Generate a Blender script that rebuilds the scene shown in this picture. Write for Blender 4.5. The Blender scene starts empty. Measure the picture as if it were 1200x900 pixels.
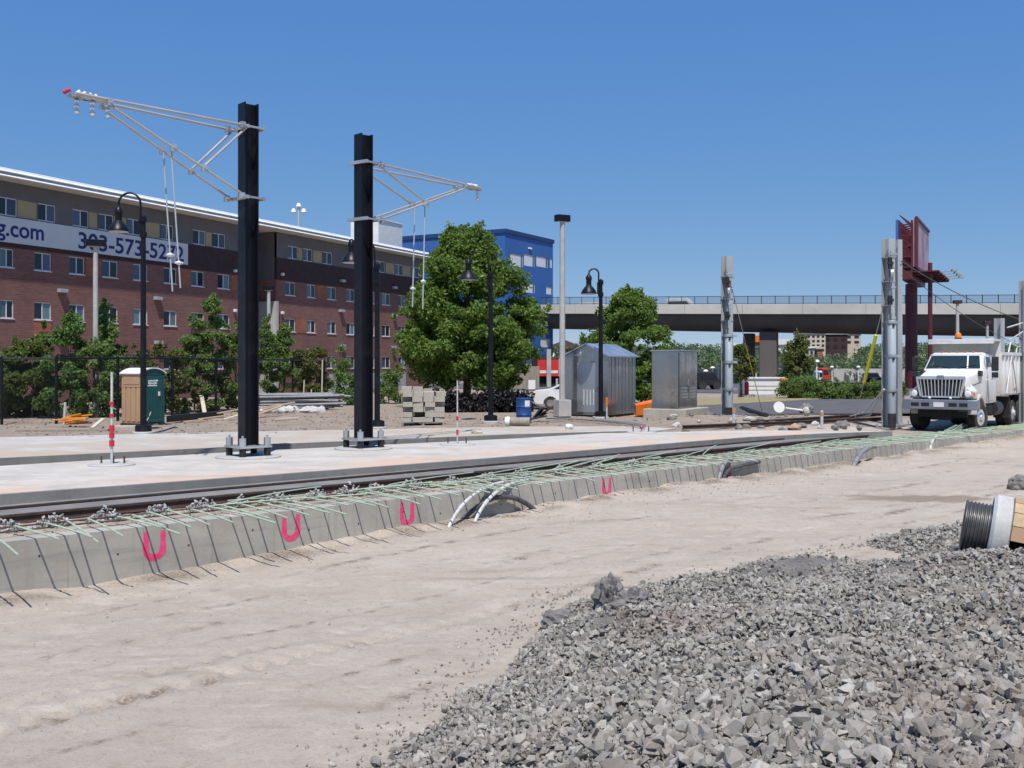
import bpy, bmesh, math, random
import numpy as np
from mathutils import Vector, Matrix, Euler
R = math.radians
rnd = random.Random(7)
nrg = np.random.default_rng(11)
SC = bpy.context.scene
COL = SC.collection
HC = 2.3            # eye height above the plaza (plaza is z = 0)
HZ = 428.0          # row of the horizon in the photograph

def gp(px, py, z=0.0):
    """point at height z that the photograph shows at this pixel"""
    d = (HC - z) * 1200.0 / (py - HZ)
    return Vector(((px - 600) / 1200.0 * d, d, z))
def pd(px, py, d):
    return Vector(((px - 600) / 1200.0 * d, d, HC - (py - HZ) / 1200.0 * d))

# ------------------------------------------------------------------ objects
def tag(o, label=None, cat=None, group=None, kind=None):
    if label: o['label'] = label
    if cat: o['category'] = cat
    if group: o['group'] = group
    if kind: o['kind'] = kind
    return o
def empty(name, loc=(0, 0, 0), rz=0.0, label=None, cat=None, group=None):
    o = bpy.data.objects.new(name, None); COL.objects.link(o)
    o.location = loc; o.rotation_euler = (0, 0, rz); o.empty_display_size = 0.1
    return tag(o, label, cat, group)
def copy_tree(o, parent=None):
    c = o.copy(); COL.objects.link(c)
    if parent is not None: c.parent = parent
    for ch in list(o.children): copy_tree(ch, c)
    return c

class MB:
    def __init__(s): s.v = []; s.f = []; s.m = []
    def add(s, vs, fs, mi=0):
        n = len(s.v); s.v.extend([tuple(p) for p in vs])
        for f in fs: s.f.append(tuple(i + n for i in f)); s.m.append(mi)
        return s
    def box(s, c, d, rz=0.0, mi=0, M=None):
        x, y, z = d[0] / 2, d[1] / 2, d[2] / 2
        vs = [Vector((sx * x, sy * y, sz * z)) for sz in (-1, 1) for sy in (-1, 1) for sx in (-1, 1)]
        if M is not None: vs = [M @ p for p in vs]
        elif rz:
            r = Matrix.Rotation(rz, 3, 'Z'); vs = [r @ p for p in vs]
        c = Vector(c); vs = [p + c for p in vs]
        return s.add(vs, [(0, 2, 3, 1), (4, 5, 7, 6), (0, 1, 5, 4), (2, 6, 7, 3), (0, 4, 6, 2), (1, 3, 7, 5)], mi)
    def bx(s, x0, x1, y0, y1, z0, z1, mi=0):
        return s.box(((x0 + x1) / 2, (y0 + y1) / 2, (z0 + z1) / 2), (x1 - x0, y1 - y0, z1 - z0), 0, mi)
    def beam(s, p, q, w, h, mi=0, up=(0, 0, 1)):
        p, q = Vector(p), Vector(q); d = (q - p); L = d.length; d.normalize()
        u = Vector(up); sd = d.cross(u)
        if sd.length < 1e-4: sd = d.cross(Vector((1, 0, 0)))
        sd.normalize(); u = sd.cross(d)
        vs = []
        for a in (p, q):
            for (i, j) in ((-1, -1), (1, -1), (1, 1), (-1, 1)): vs.append(a + sd * (i * w / 2) + u * (j * h / 2))
        return s.add(vs, [(0, 3, 2, 1), (4, 5, 6, 7), (0, 1, 5, 4), (1, 2, 6, 5), (2, 3, 7, 6), (3, 0, 4, 7)], mi)
    def tube(s, pts, r, seg=8, mi=0, cap=True):
        pts = [Vector(p) for p in pts]; n = len(pts)
        rs = r if isinstance(r, (list, tuple)) else [r] * n
        vs, fs = [], []
        side = None
        for i, p in enumerate(pts):
            t = (pts[min(i + 1, n - 1)] - pts[max(i - 1, 0)]).normalized()
            if side is None:
                side = t.cross(Vector((0, 0, 1)))
                if side.length < 1e-3: side = t.cross(Vector((1, 0, 0)))
            side = (side - t * side.dot(t)).normalized(); up = t.cross(side)
            for k in range(seg):
                a = 2 * math.pi * k / seg
                vs.append(p + (side * math.cos(a) + up * math.sin(a)) * rs[i])
        for i in range(n - 1):
            for k in range(seg):
                a, b = i * seg + k, i * seg + (k + 1) % seg
                fs.append((a, a + seg, b + seg, b))
        if cap:
            fs.append(tuple(range(seg))); fs.append(tuple(range((n - 1) * seg + seg - 1, (n - 1) * seg - 1, -1)))
        return s.add(vs, fs, mi)
    def lathe(s, prof, seg=20, c=(0, 0, 0), M=None, mi=0):
        vs, fs = [], []; c = Vector(c)
        for (r, z) in prof:
            for k in range(seg):
                a = 2 * math.pi * k / seg
                p = Vector((r * math.cos(a), r * math.sin(a), z))
                if M is not None: p = M @ p
                vs.append(p + c)
        for i in range(len(prof) - 1):
            for k in range(seg):
                a, b = i * seg + k, i * seg + (k + 1) % seg
                fs.append((a, b, b + seg, a + seg))
        fs.append(tuple(range(seg - 1, -1, -1))); n = (len(prof) - 1) * seg
        fs.append(tuple(range(n, n + seg)))
        return s.add(vs, fs, mi)
    def prism(s, poly, z0, z1, mi=0):
        n = len(poly)
        z0s = z0 if isinstance(z0, (list, tuple)) else [z0] * n
        z1s = z1 if isinstance(z1, (list, tuple)) else [z1] * n
        vs = [(p[0], p[1], z0s[i]) for i, p in enumerate(poly)] + [(p[0], p[1], z1s[i]) for i, p in enumerate(poly)]
        fs = [tuple(range(n - 1, -1, -1)), tuple(range(n, 2 * n))]
        for i in range(n):
            j = (i + 1) % n; fs.append((i, j, j + n, i + n))
        return s.add(vs, fs, mi)
    def extr(s, prof, axis, a0, a1, mi=0):
        """profile of (u,v) extruded along an axis: 'y' -> (u=x, v=z); 'x' -> (u=y, v=z)"""
        n = len(prof); vs = []
        for a in (a0, a1):
            for (u, v) in prof: vs.append((u, a, v) if axis == 'y' else (a, u, v))
        fs = [tuple(range(n)), tuple(range(2 * n - 1, n - 1, -1))]
        for i in range(n):
            j = (i + 1) % n; fs.append((i, i + n, j + n, j))
        return s.add(vs, fs, mi)
    def build(s, name, mats, parent=None, smooth=False, bevel=0, loc=None, rz=0.0, fixn=True):
        me = bpy.data.meshes.new(name); me.from_pydata(s.v, [], s.f)
        if not isinstance(mats, (list, tuple)): mats = [mats]
        for m in mats: me.materials.append(m)
        if len(mats) > 1: me.polygons.foreach_set('material_index', s.m)
        if fixn:
            bm = bmesh.new(); bm.from_mesh(me)
            bmesh.ops.recalc_face_normals(bm, faces=bm.faces); bm.to_mesh(me); bm.free()
        if smooth:
            me.polygons.foreach_set('use_smooth', [True] * len(me.polygons))
            try: me.set_sharp_from_angle(angle=R(40))
            except Exception: pass
        me.update()
        o = bpy.data.objects.new(name, me); COL.objects.link(o)
        if parent is not None: o.parent = parent
        if loc is not None: o.location = loc
        if rz: o.rotation_euler = (0, 0, rz)
        if bevel:
            b = o.modifiers.new('bevel', 'BEVEL'); b.width = bevel; b.segments = 2; b.limit_method = 'ANGLE'; b.angle_limit = R(35)
        return o

def np_mesh(name, verts, tris, mats, parent=None, nper=None, matidx=None):
    """fast mesh from numpy; faces all with nper corners"""
    me = bpy.data.meshes.new(name)
    nv, nf = len(verts), len(tris); k = tris.shape[1]
    me.vertices.add(nv); me.vertices.foreach_set('co', np.ascontiguousarray(verts, np.float32).ravel())
    me.loops.add(nf * k); me.loops.foreach_set('vertex_index', np.ascontiguousarray(tris, np.int32).ravel())
    me.polygons.add(nf); me.polygons.foreach_set('loop_start', np.arange(0, nf * k, k, dtype=np.int32))
    if not isinstance(mats, (list, tuple)): mats = [mats]
    for m in mats: me.materials.append(m)
    me.polygons.foreach_set('use_smooth', np.zeros(nf, dtype=bool))
    if matidx is not None: me.polygons.foreach_set('material_index', np.ascontiguousarray(matidx, np.int32))
    me.update(calc_edges=True); me.validate()
    o = bpy.data.objects.new(name, me); COL.objects.link(o)
    if parent is not None: o.parent = parent
    return o

# ------------------------------------------------------------------ materials
def lin(*c):
    """sRGB 0-255 -> linear"""
    f = lambda v: (v / 255 / 12.92) if v / 255 <= 0.04045 else (((v / 255) + 0.055) / 1.055) ** 2.4
    return tuple(f(v) for v in c) + (1.0,)
class NT:
    def __init__(s, name):
        s.mat = bpy.data.materials.new(name); s.mat.use_nodes = True
        s.t = s.mat.node_tree; s.n = s.t.nodes; s.l = s.t.links
        s.b = s.n['Principled BSDF']; s.out = s.n['Material Output']
        s.co = None
    def coord(s, kind='Object'):
        if s.co is None: s.co = s.n.new('ShaderNodeTexCoord')
        return s.co.outputs[kind]
    def mapping(s, vec, scale=(1, 1, 1), rot=(0, 0, 0), loc=(0, 0, 0)):
        m = s.n.new('ShaderNodeMapping'); s.l.new(vec, m.inputs['Vector'])
        m.inputs['Scale'].default_value = scale; m.inputs['Rotation'].default_value = rot; m.inputs['Location'].default_value = loc
        return m.outputs[0]
    def noise(s, scale, detail=4, rough=0.55, vec=None, dist=0.0):
        n = s.n.new('ShaderNodeTexNoise'); n.inputs['Scale'].default_value = scale
        n.inputs['Detail'].default_value = detail; n.inputs['Roughness'].default_value = rough; n.inputs['Distortion'].default_value = dist
        s.l.new(vec if vec is not None else s.coord(), n.inputs['Vector'])
        return n.outputs['Fac']
    def ramp(s, fac, stops):
        r = s.n.new('ShaderNodeValToRGB'); e = r.color_ramp.elements
        while len(e) < len(stops): e.new(0.5)
        for i, (p, c) in enumerate(stops):
            e[i].position = p; e[i].color = c if isinstance(c, (tuple, list)) else (c, c, c, 1)
        s.l.new(fac, r.inputs['Fac']); return r.outputs['Color']
    def mix(s, a, b, fac, mode='MIX'):
        m = s.n.new('ShaderNodeMix'); m.data_type = 'RGBA'; m.blend_type = mode
        for sock, v in ((m.inputs['A'] if False else m.inputs[6], a), (m.inputs[7], b), (m.inputs[0], fac)):
            if hasattr(v, 'links') or hasattr(v, 'is_linked'): s.l.new(v, sock)
            else: sock.default_value = v
        return m.outputs[2]
    def math(s, op, a, b=0.0, clamp=False):
        m = s.n.new('ShaderNodeMath'); m.operation = op; m.use_clamp = clamp
        for i, v in enumerate((a, b)):
            if hasattr(v, 'is_linked'): s.l.new(v, m.inputs[i])
            else: m.inputs[i].default_value = v
        return m.outputs[0]
    def bump(s, h, strength=0.4, dist=0.02, prev=None):
        b = s.n.new('ShaderNodeBump'); b.inputs['Strength'].default_value = strength; b.inputs['Distance'].default_value = dist
        s.l.new(h, b.inputs['Height'])
        if prev is not None: s.l.new(prev, b.inputs['Normal'])
        s.l.new(b.outputs[0], s.b.inputs['Normal']); return b.outputs[0]
    def color(s, c):
        if hasattr(c, 'is_linked'): s.l.new(c, s.b.inputs['Base Color'])
        else: s.b.inputs['Base Color'].default_value = c
    def rough(s, v):
        if hasattr(v, 'is_linked'): s.l.new(v, s.b.inputs['Roughness'])
        else: s.b.inputs['Roughness'].default_value = v
    def island(s):
        g = s.n.new('ShaderNodeNewGeometry'); return g.outputs['Random Per Island']
    def objrand(s):
        g = s.n.new('ShaderNodeObjectInfo'); return g.outputs['Random']

def simple(name, c, c2=None, scale=3.0, rough=0.6, metal=0.0, bump=0.0, bscale=None, spec=None, detail=5, lo=0.35, hi=0.65):
    t = NT(name)
    if c2 is None: c2 = tuple(v * 0.78 for v in c[:3]) + (1,)
    f = t.noise(scale, detail, 0.6)
    t.color(t.ramp(f, [(lo, c2), (hi, c)]))
    r = t.ramp(t.noise(scale * 2.3, 3), [(0.3, max(0.02, rough - 0.08)), (0.7, min(1, rough + 0.08))])
    t.rough(r); t.b.inputs['Metallic'].default_value = metal
    if spec is not None: t.b.inputs['Specular IOR Level'].default_value = spec
    if bump: t.bump(t.noise(bscale or scale * 6, 5), bump, 0.02)
    return t.mat

def m_dirt():
    t = NT('dirt')
    big = t.noise(0.22, 4, 0.6); mid = t.noise(1.3, 6, 0.62); fine = t.noise(16, 6, 0.7)
    streak = t.noise(1.0, 4, 0.6, t.mapping(t.coord(), (0.35, 2.6, 1), (0, 0, R(-43))))
    c = t.ramp(big, [(0.3, (0.41, 0.365, 0.32, 1)), (0.7, (0.46, 0.415, 0.37, 1))])
    c = t.mix(c, (0.31, 0.265, 0.225, 1), t.ramp(streak, [(0.54, 0.0), (0.76, 0.75)]))
    c = t.mix(c, (0.53, 0.485, 0.44, 1), t.ramp(mid, [(0.52, 0.0), (0.75, 0.7)]))
    c = t.mix(c, (0.27, 0.23, 0.195, 1), t.ramp(t.noise(5, 7, 0.75), [(0.55, 0.0), (0.72, 0.65)]))
    c = t.mix(c, (0.25, 0.215, 0.185, 1), t.ramp(t.noise(38, 4, 0.75), [(0.56, 0.0), (0.74, 0.7)]))
    c = t.mix(c, (0.60, 0.56, 0.51, 1), t.ramp(t.noise(2.6, 6, 0.7, t.mapping(t.coord(), (0.5, 2.2, 1), (0, 0, R(-43)), (3, 8, 0))), [(0.55, 0.0), (0.75, 0.6)]))
    c = t.mix(c, (0.30, 0.26, 0.22, 1), t.ramp(fine, [(0.52, 0.0), (0.76, 0.8)]))
    # a damp patch on the haul road
    sep = t.n.new('ShaderNodeSeparateXYZ')
    wet = t.mapping(t.coord(), (0.42, 1.25, 1), (0, 0, 0), (-8.95 * 0.42, -22.9 * 1.25, 0))
    ln = t.n.new('ShaderNodeVectorMath'); ln.operation = 'LENGTH'
    wob = t.n.new('ShaderNodeVectorMath'); wob.operation = 'ADD'
    t.l.new(wet, wob.inputs[0])
    nn = t.n.new('ShaderNodeTexNoise'); nn.inputs['Scale'].default_value = 0.9; nn.inputs['Detail'].default_value = 5
    t.l.new(t.coord(), nn.inputs['Vector']); sc = t.n.new('ShaderNodeVectorMath'); sc.operation = 'MULTIPLY_ADD'
    t.l.new(nn.outputs['Color'], sc.inputs[0]); sc.inputs[1].default_value = (1.5, 1.5, 0); sc.inputs[2].default_value = (-0.75, -0.75, 0)
    t.l.new(sc.outputs[0], wob.inputs[1])
    fl = t.n.new('ShaderNodeVectorMath'); fl.operation = 'MULTIPLY'; t.l.new(wob.outputs[0], fl.inputs[0]); fl.inputs[1].default_value = (1, 1, 0)
    t.l.new(fl.outputs[0], ln.inputs[0])
    c = t.mix(c, (0.20, 0.165, 0.13, 1), t.ramp(ln.outputs['Value'], [(0.55, 0.75), (0.85, 0.0)]))
    # grey-brown soil further back, behind the tracks
    t.l.new(t.coord(), sep.inputs[0])
    back = t.math('SUBTRACT', sep.outputs[1], t.math('MULTIPLY', sep.outputs[0], 0.93))
    c = t.mix(c, t.ramp(mid, [(0.35, (0.20, 0.165, 0.14, 1)), (0.6, (0.29, 0.24, 0.20, 1))]), t.ramp(t.math('MULTIPLY', back, 0.01), [(0.265, 0.0), (0.315, 0.85)]))
    an = t.n.new('ShaderNodeAttribute'); an.attribute_name = 'tread_shade_soil'  # painted shade of the tread ridges, plus loose soil at the wall foot
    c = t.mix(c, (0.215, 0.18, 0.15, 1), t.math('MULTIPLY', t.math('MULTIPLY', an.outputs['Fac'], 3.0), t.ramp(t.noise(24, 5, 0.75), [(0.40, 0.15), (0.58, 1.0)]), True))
    c = t.mix(c, (1.11, 1.06, 0.975, 1), 1.0, 'MULTIPLY')
    t.color(c); t.rough(0.95); t.b.inputs['Specular IOR Level'].default_value = 0.15
    h = t.mix(t.noise(45, 6, 0.75), t.noise(7, 7, 0.7), 0.5)
    t.bump(h, 0.8, 0.06)
    return t.mat

def m_concrete(name, a, b, stain=None, sc=1.0, bump=0.25, form=False, pink=False):
    t = NT(name)
    c = t.ramp(t.noise(0.9 * sc, 6, 0.65), [(0.3, b), (0.7, a)])
    c = t.mix(c, tuple(v * 0.72 for v in b[:3]) + (1,), t.ramp(t.noise(5 * sc, 7, 0.75), [(0.55, 0.0), (0.8, 0.55)]))
    c = t.mix(c, tuple(min(1, v * 1.15) for v in a[:3]) + (1,), t.ramp(t.noise(2.2 * sc, 5, 0.6, t.mapping(t.coord(), (1, 1, 1), (0, 0, 0), (7, 3, 1))), [(0.55, 0.0), (0.75, 0.6)]))
    if form:   # drips and pour lines that run down the face
        v = t.mapping(t.coord(), (3.0, 3.0, 0.18))
        c = t.mix(c, tuple(v_ * 0.6 for v_ in b[:3]) + (1,), t.ramp(t.noise(1.6, 5, 0.6, v), [(0.55, 0.0), (0.78, 0.5)]))
        c = t.mix(c, tuple(v_ * 0.7 for v_ in b[:3]) + (1,), t.ramp(t.noise(0.7, 3, 0.5, t.mapping(t.coord(), (0.6, 0.6, 9))), [(0.6, 0.0), (0.68, 0.35)]))
    if stain is not None:
        sep = t.n.new('ShaderNodeSeparateXYZ'); t.l.new(t.coord(), sep.inputs[0])
        back = t.math('SUBTRACT', sep.outputs[1], t.math('MULTIPLY', sep.outputs[0], 0.93))
        band = t.ramp(t.math('MULTIPLY', back, 0.01), [(stain[0], 0.0), (stain[0] + 0.003, 1.0), (stain[1], 0.9), (stain[1] + 0.012, 0.0)])
        st = t.noise(0.55, 5, 0.6, t.mapping(t.coord(), (1, 1, 1), (0, 0, 0)))
        c = t.mix(c, stain[2], t.math('MULTIPLY', band, t.ramp(st, [(0.36, 0.0), (0.56, 0.85)])))
        c = t.mix(c, (0.36, 0.33, 0.30, 1), t.ramp(t.noise(0.8, 6, 0.65, t.mapping(t.coord(), (0.5, 1.6, 1), (0, 0, R(-43)))), [(0.52, 0.0), (0.70, 0.65)]))
    t.color(c); t.rough(t.ramp(t.noise(3 * sc, 3), [(0.3, 0.72), (0.7, 0.92)])); t.b.inputs['Specular IOR Level'].default_value = 0.25
    t.bump(t.noise(28 * sc, 7, 0.7), bump, 0.012)
    return t.mat

def m_leaf(name, a, b, c3, trans=0.25):
    t = NT(name)
    col = t.ramp(t.island(), [(0.0, b), (0.45, a), (0.8, a), (1.0, c3)])
    col = t.mix(col, b, t.ramp(t.noise(1.1, 3), [(0.45, 0.0), (0.7, 0.5)]))
    t.color(col); t.rough(0.5); t.b.inputs['Specular IOR Level'].default_value = 0.35
    tr = t.n.new('ShaderNodeBsdfTranslucent'); t.l.new(t.mix(col, (0.5, 0.7, 0.1, 1), 0.25), tr.inputs['Color'])
    ms = t.n.new('ShaderNodeMixShader'); ms.inputs[0].default_value = trans
    t.l.new(t.b.outputs[0], ms.inputs[1]); t.l.new(tr.outputs[0], ms.inputs[2]); t.l.new(ms.outputs[0], t.out.inputs['Surface'])
    return t.mat

def m_stone(name, a, b, c3, brown=None):
    t = NT(name)
    col = t.ramp(t.island(), [(0.0, b), (0.4, a), (0.75, a), (0.95, c3)])
    col = t.mix(col, tuple(v * 0.62 for v in a[:3]) + (1,), t.ramp(t.noise(28, 5, 0.7), [(0.45, 0.0), (0.75, 0.6)]))
    if brown is not None:
        col = t.mix(col, brown, t.ramp(t.noise(0.5, 4, 0.6), [(0.52, 0.0), (0.68, 0.6)]))
    t.color(col); t.rough(0.85); t.b.inputs['Specular IOR Level'].default_value = 0.25
    t.bump(t.noise(60, 5, 0.7), 0.5, 0.01)
    return t.mat

def m_brick(name, a, b, mortar, sx=1.0):
    t = NT(name)
    sep = t.n.new('ShaderNodeSeparateXYZ'); t.l.new(t.coord(), sep.inputs[0])
    cb = t.n.new('ShaderNodeCombineXYZ'); t.l.new(t.math('ADD', sep.outputs[0], sep.outputs[1]), cb.inputs[0]); t.l.new(sep.outputs[2], cb.inputs[1])
    br = t.n.new('ShaderNodeTexBrick'); t.l.new(cb.outputs[0], br.inputs['Vector'])
    br.inputs['Scale'].default_value = 1.0; br.inputs['Brick Width'].default_value = 0.3; br.inputs['Row Height'].default_value = 0.1
    br.inputs['Mortar Size'].default_value = 0.008; br.inputs['Color1'].default_value = a; br.inputs['Color2'].default_value = b; br.inputs['Mortar'].default_value = mortar
    c = br.outputs['Color']
    c = t.mix(c, tuple(v * 0.6 for v in b[:3]) + (1,), t.ramp(t.noise(0.35, 5, 0.65), [(0.45, 0.0), (0.75, 0.5)]))
    rows = t.noise(1.0, 3, 0.6, t.mapping(t.coord(), (0.35, 0.35, 7)))
    c = t.mix(c, tuple(min(1, v * 1.35) for v in a[:3]) + (1,), t.ramp(rows, [(0.5, 0.0), (0.7, 0.5)]))
    t.color(c); t.rough(0.9); t.b.inputs['Specular IOR Level'].default_value = 0.2
    return t.mat

def m_glass(name, c, rough=0.06, var=0.5, curtain=None):
    t = NT(name)
    col = t.ramp(t.objrand(), [(0.0, tuple(v * (1 - var) for v in c[:3]) + (1,)), (1.0, tuple(v * (1 + var) for v in c[:3]) + (1,))])
    if curtain is not None:
        col = t.mix(col, curtain, t.ramp(t.objrand(), [(0.48, 0.0), (0.52, 0.8)]))
    t.color(col); t.rough(rough); t.b.inputs['Specular IOR Level'].default_value = 0.6
    return t.mat

def m_steel(name, c, c2, rough, metal=0.9, streak=True, bump=0.0):
    t = NT(name)
    v = t.mapping(t.coord(), (1.6, 1.6, 0.25)) if streak else t.coord()
    n = t.noise(1.0, 2, 0.5, v)
    t.color(t.ramp(n, [(0.35, c2), (0.65, c)])); t.rough(t.ramp(t.noise(1.5, 2), [(0.3, max(0.03, rough - 0.1)), (0.7, rough + 0.1)]))
    t.b.inputs['Metallic'].default_value = metal
    if bump: t.bump(t.noise(1.4, 2, 0.4), bump, 0.06)
    return t.mat

def m_wood(name, a, b):
    t = NT(name)
    n = t.noise(1.0, 6, 0.65, t.mapping(t.coord(), (14, 14, 1.2)))
    t.color(t.ramp(n, [(0.35, b), (0.65, a)])); t.rough(0.85)
    t.bump(n, 0.2, 0.01)
    return t.mat

def m_mesh(name, c, alpha):
    t = NT(name); t.color(c); t.rough(0.7)
    t.b.inputs['Alpha'].default_value = alpha
    return t.mat

def m_chain(name, c):
    """woven wire: diamond pattern of thin wires with open gaps"""
    t = NT(name); t.color(c); t.rough(0.6)
    sep = t.n.new('ShaderNodeSeparateXYZ'); t.l.new(t.coord('UV'), sep.inputs[0])
    s = 1 / 0.075
    def line(sign):
        a = t.math('MULTIPLY', t.math('ADD', sep.outputs[0], t.math('MULTIPLY', sep.outputs[1], sign)), s)
        f = t.math('ABSOLUTE', t.math('SUBTRACT', t.math('FRACT', a), 0.5))
        return t.math('LESS_THAN', f, 0.03)
    m = t.math('MAXIMUM', line(1.0), line(-1.0))
    t.l.new(m, t.b.inputs['Alpha'])
    return t.mat

MT = {}
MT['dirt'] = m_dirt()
MT['platform'] = m_concrete('platform_concrete', (0.58, 0.54, 0.48, 1), (0.44, 0.405, 0.355, 1), stain=(0.25, 0.276, (0.60, 0.42, 0.30, 1)))
MT['trackfill'] = m_concrete('track_infill', (0.25, 0.24, 0.225, 1), (0.16, 0.15, 0.14, 1), sc=1.5)
MT['curb'] = m_concrete('curb_concrete', (0.25, 0.245, 0.23, 1), (0.185, 0.182, 0.17, 1), form=True)
MT['wallc'] = m_concrete('wall_concrete', (0.455, 0.43, 0.375, 1), (0.335, 0.315, 0.275, 1), form=True)
MT['slab'] = m_concrete('slab_concrete', (0.42, 0.36, 0.29, 1), (0.24, 0.19, 0.145, 1), sc=2.0)
MT['farplat'] = m_concrete('far_platform_concrete', (0.54, 0.51, 0.47, 1), (0.40, 0.37, 0.33, 1), stain=(0.33, 0.42, (0.46, 0.37, 0.27, 1)))
MT['concrete'] = m_concrete('bare_concrete', (0.50, 0.49, 0.46, 1), (0.36, 0.35, 0.33, 1))
MT['cmu'] = m_concrete('block_concrete', (0.46, 0.425, 0.36, 1), (0.36, 0.33, 0.275, 1), sc=3)
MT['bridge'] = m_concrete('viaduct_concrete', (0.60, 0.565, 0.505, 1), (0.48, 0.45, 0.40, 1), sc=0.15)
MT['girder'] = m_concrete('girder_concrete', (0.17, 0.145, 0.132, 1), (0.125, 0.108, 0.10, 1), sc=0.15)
MT['rail'] = simple('rusty_rail', (0.075, 0.042, 0.032, 1), (0.045, 0.027, 0.022, 1), 5, 0.75)
MT['railtop'] = simple('rail_head', (0.20, 0.15, 0.125, 1), (0.12, 0.085, 0.07, 1), 5, 0.55, 0.3)
MT['green'] = simple('green_epoxy', (0.47, 0.56, 0.41, 1), (0.36, 0.44, 0.32, 1), 4, 0.5)
MT['rust'] = simple('rusty_bar', (0.12, 0.075, 0.055, 1), (0.07, 0.045, 0.035, 1), 6, 0.85)
MT['pvc'] = simple('white_conduit', (0.60, 0.60, 0.58, 1), (0.44, 0.44, 0.42, 1), 5, 0.5)
MT['greypipe'] = simple('grey_conduit', (0.27, 0.27, 0.28, 1), (0.18, 0.18, 0.19, 1), 5, 0.5)
MT['pipeshade'] = simple('pipe_shadow', (0.085, 0.085, 0.09, 1), (0.06, 0.06, 0.065, 1), 5, 0.6)  # shadow tone for the tubes added beside the conduits
def m_spray(name, c):
    t = NT(name); t.color(t.ramp(t.noise(7, 4), [(0.3, c), (0.7, (c[0] * .85, c[1] * 2.2 + .03, c[2] * 1.5, 1))])); t.rough(0.8)
    t.l.new(t.ramp(t.noise(22, 6, 0.75), [(0.36, 0.0), (0.47, 1.0)]), t.b.inputs['Alpha']); return t.mat
MT['dark0'] = simple('tie_hole_shadow', (0.03, 0.03, 0.03, 1), None, 4, 0.9)
MT['jointc'] = simple('joint_line', (0.24, 0.225, 0.19, 1), (0.34, 0.32, 0.27, 1), 3, 0.9)
MT['lagging'] = m_concrete('dirty_lagging', (0.60, 0.59, 0.57, 1), (0.42, 0.41, 0.39, 1), sc=3, bump=.5)
MT['paint'] = m_spray('pink_marking_paint', (0.88, 0.035, 0.16, 1))
MT['black'] = simple('black_painted_steel', (0.030, 0.030, 0.036, 1), (0.006, 0.006, 0.010, 1), 1.3, 0.40, 0.0, spec=0.28, lo=.52, hi=.85)
MT['galv'] = m_steel('galvanised_steel', (0.62, 0.63, 0.62, 1), (0.45, 0.46, 0.45, 1), 0.42, 0.75, False)
MT['galvtube'] = m_steel('cantilever_tube', (0.50, 0.475, 0.43, 1), (0.42, 0.395, 0.36, 1), 0.45, 0.35, False)
MT['rod'] = simple('grey_fibre_rod', (0.42, 0.46, 0.47, 1), (0.36, 0.40, 0.41, 1), 3, 0.5)
MT['mastgrey'] = m_steel('galvanised_mast', (0.50, 0.52, 0.52, 1), (0.40, 0.42, 0.42, 1), 0.55, 0.25)
MT['boxgrey'] = m_steel('grey_weight_case', (0.42, 0.48, 0.51, 1), (0.35, 0.40, 0.43, 1), 0.5, 0.15)
MT['stainless'] = m_steel('stainless_sheet', (0.37, 0.385, 0.39, 1), (0.31, 0.325, 0.33, 1), 0.22, 0.85, True, 0.05)
MT['polished'] = m_steel('polished_steel', (0.33, 0.335, 0.335, 1), (0.27, 0.275, 0.275, 1), 0.13, 0.95, True, 0.12)
MT['roofmetal'] = m_steel('roof_sheet', (0.55, 0.60, 0.64, 1), (0.45, 0.50, 0.55, 1), 0.35, 0.7)
MT['aludoor'] = m_steel('mill_finish_aluminium', (0.44, 0.46, 0.48, 1), (0.38, 0.40, 0.42, 1), 0.35, 0.7)
MT['whitesteel'] = simple('white_enamel', (0.80, 0.80, 0.78, 1), (0.70, 0.70, 0.68, 1), 2, 0.35)
MT['white'] = simple('white_paint', (0.78, 0.78, 0.76, 1), (0.68, 0.68, 0.66, 1), 2, 0.5)
MT['cream'] = simple('cream_panel', (0.40, 0.34, 0.19, 1), (0.36, 0.30, 0.17, 1), 1, 0.7)
MT['brick'] = m_brick('red_brick', (0.235, 0.108, 0.090, 1), (0.175, 0.082, 0.070, 1), (0.28, 0.20, 0.17, 1))
MT['orangebrick'] = m_brick('orange_brick', (0.36, 0.135, 0.072, 1), (0.29, 0.105, 0.058, 1), (0.28, 0.17, 0.13, 1))
MT['band'] = simple('dark_brown_cladding', (0.050, 0.024, 0.024, 1), (0.042, 0.020, 0.020, 1), 1, 0.8)
MT['greyclad'] = simple('grey_cladding', (0.145, 0.142, 0.148, 1), (0.12, 0.118, 0.123, 1), 0.6, 0.75)
MT['banner'] = simple('banner_vinyl', (0.62, 0.65, 0.66, 1), (0.57, 0.60, 0.61, 1), 0.5, 0.5)
MT['navy'] = simple('navy_lettering', (0.020, 0.012, 0.15, 1), (0.017, 0.010, 0.13, 1), 1, 0.5)
MT['glass'] = m_glass('window_glass', (0.055, 0.075, 0.13, 1), 0.12, 0.6)
MT['glassteal'] = m_glass('curtained_glass', (0.10, 0.17, 0.19, 1), 0.12, 0.5)
MT['darkglass'] = m_glass('open_sash', (0.012, 0.012, 0.018, 1), 0.15, 0.5)
MT['blue'] = simple('blue_cladding', (0.036, 0.135, 0.385, 1), (0.032, 0.12, 0.35, 1), 0.3, 0.6)
MT['bluetrim'] = simple('blue_trim', (0.014, 0.05, 0.17, 1), None, 0.3, 0.6)
MT['leafA'] = m_leaf('linden_leaf', (0.14, 0.225, 0.04, 1), (0.075, 0.135, 0.024, 1), (0.26, 0.35, 0.09, 1), 0.42)
MT['leafB'] = m_leaf('shrub_leaf', (0.16, 0.25, 0.07, 1), (0.09, 0.15, 0.042, 1), (0.26, 0.33, 0.12, 1), 0.42)
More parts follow.
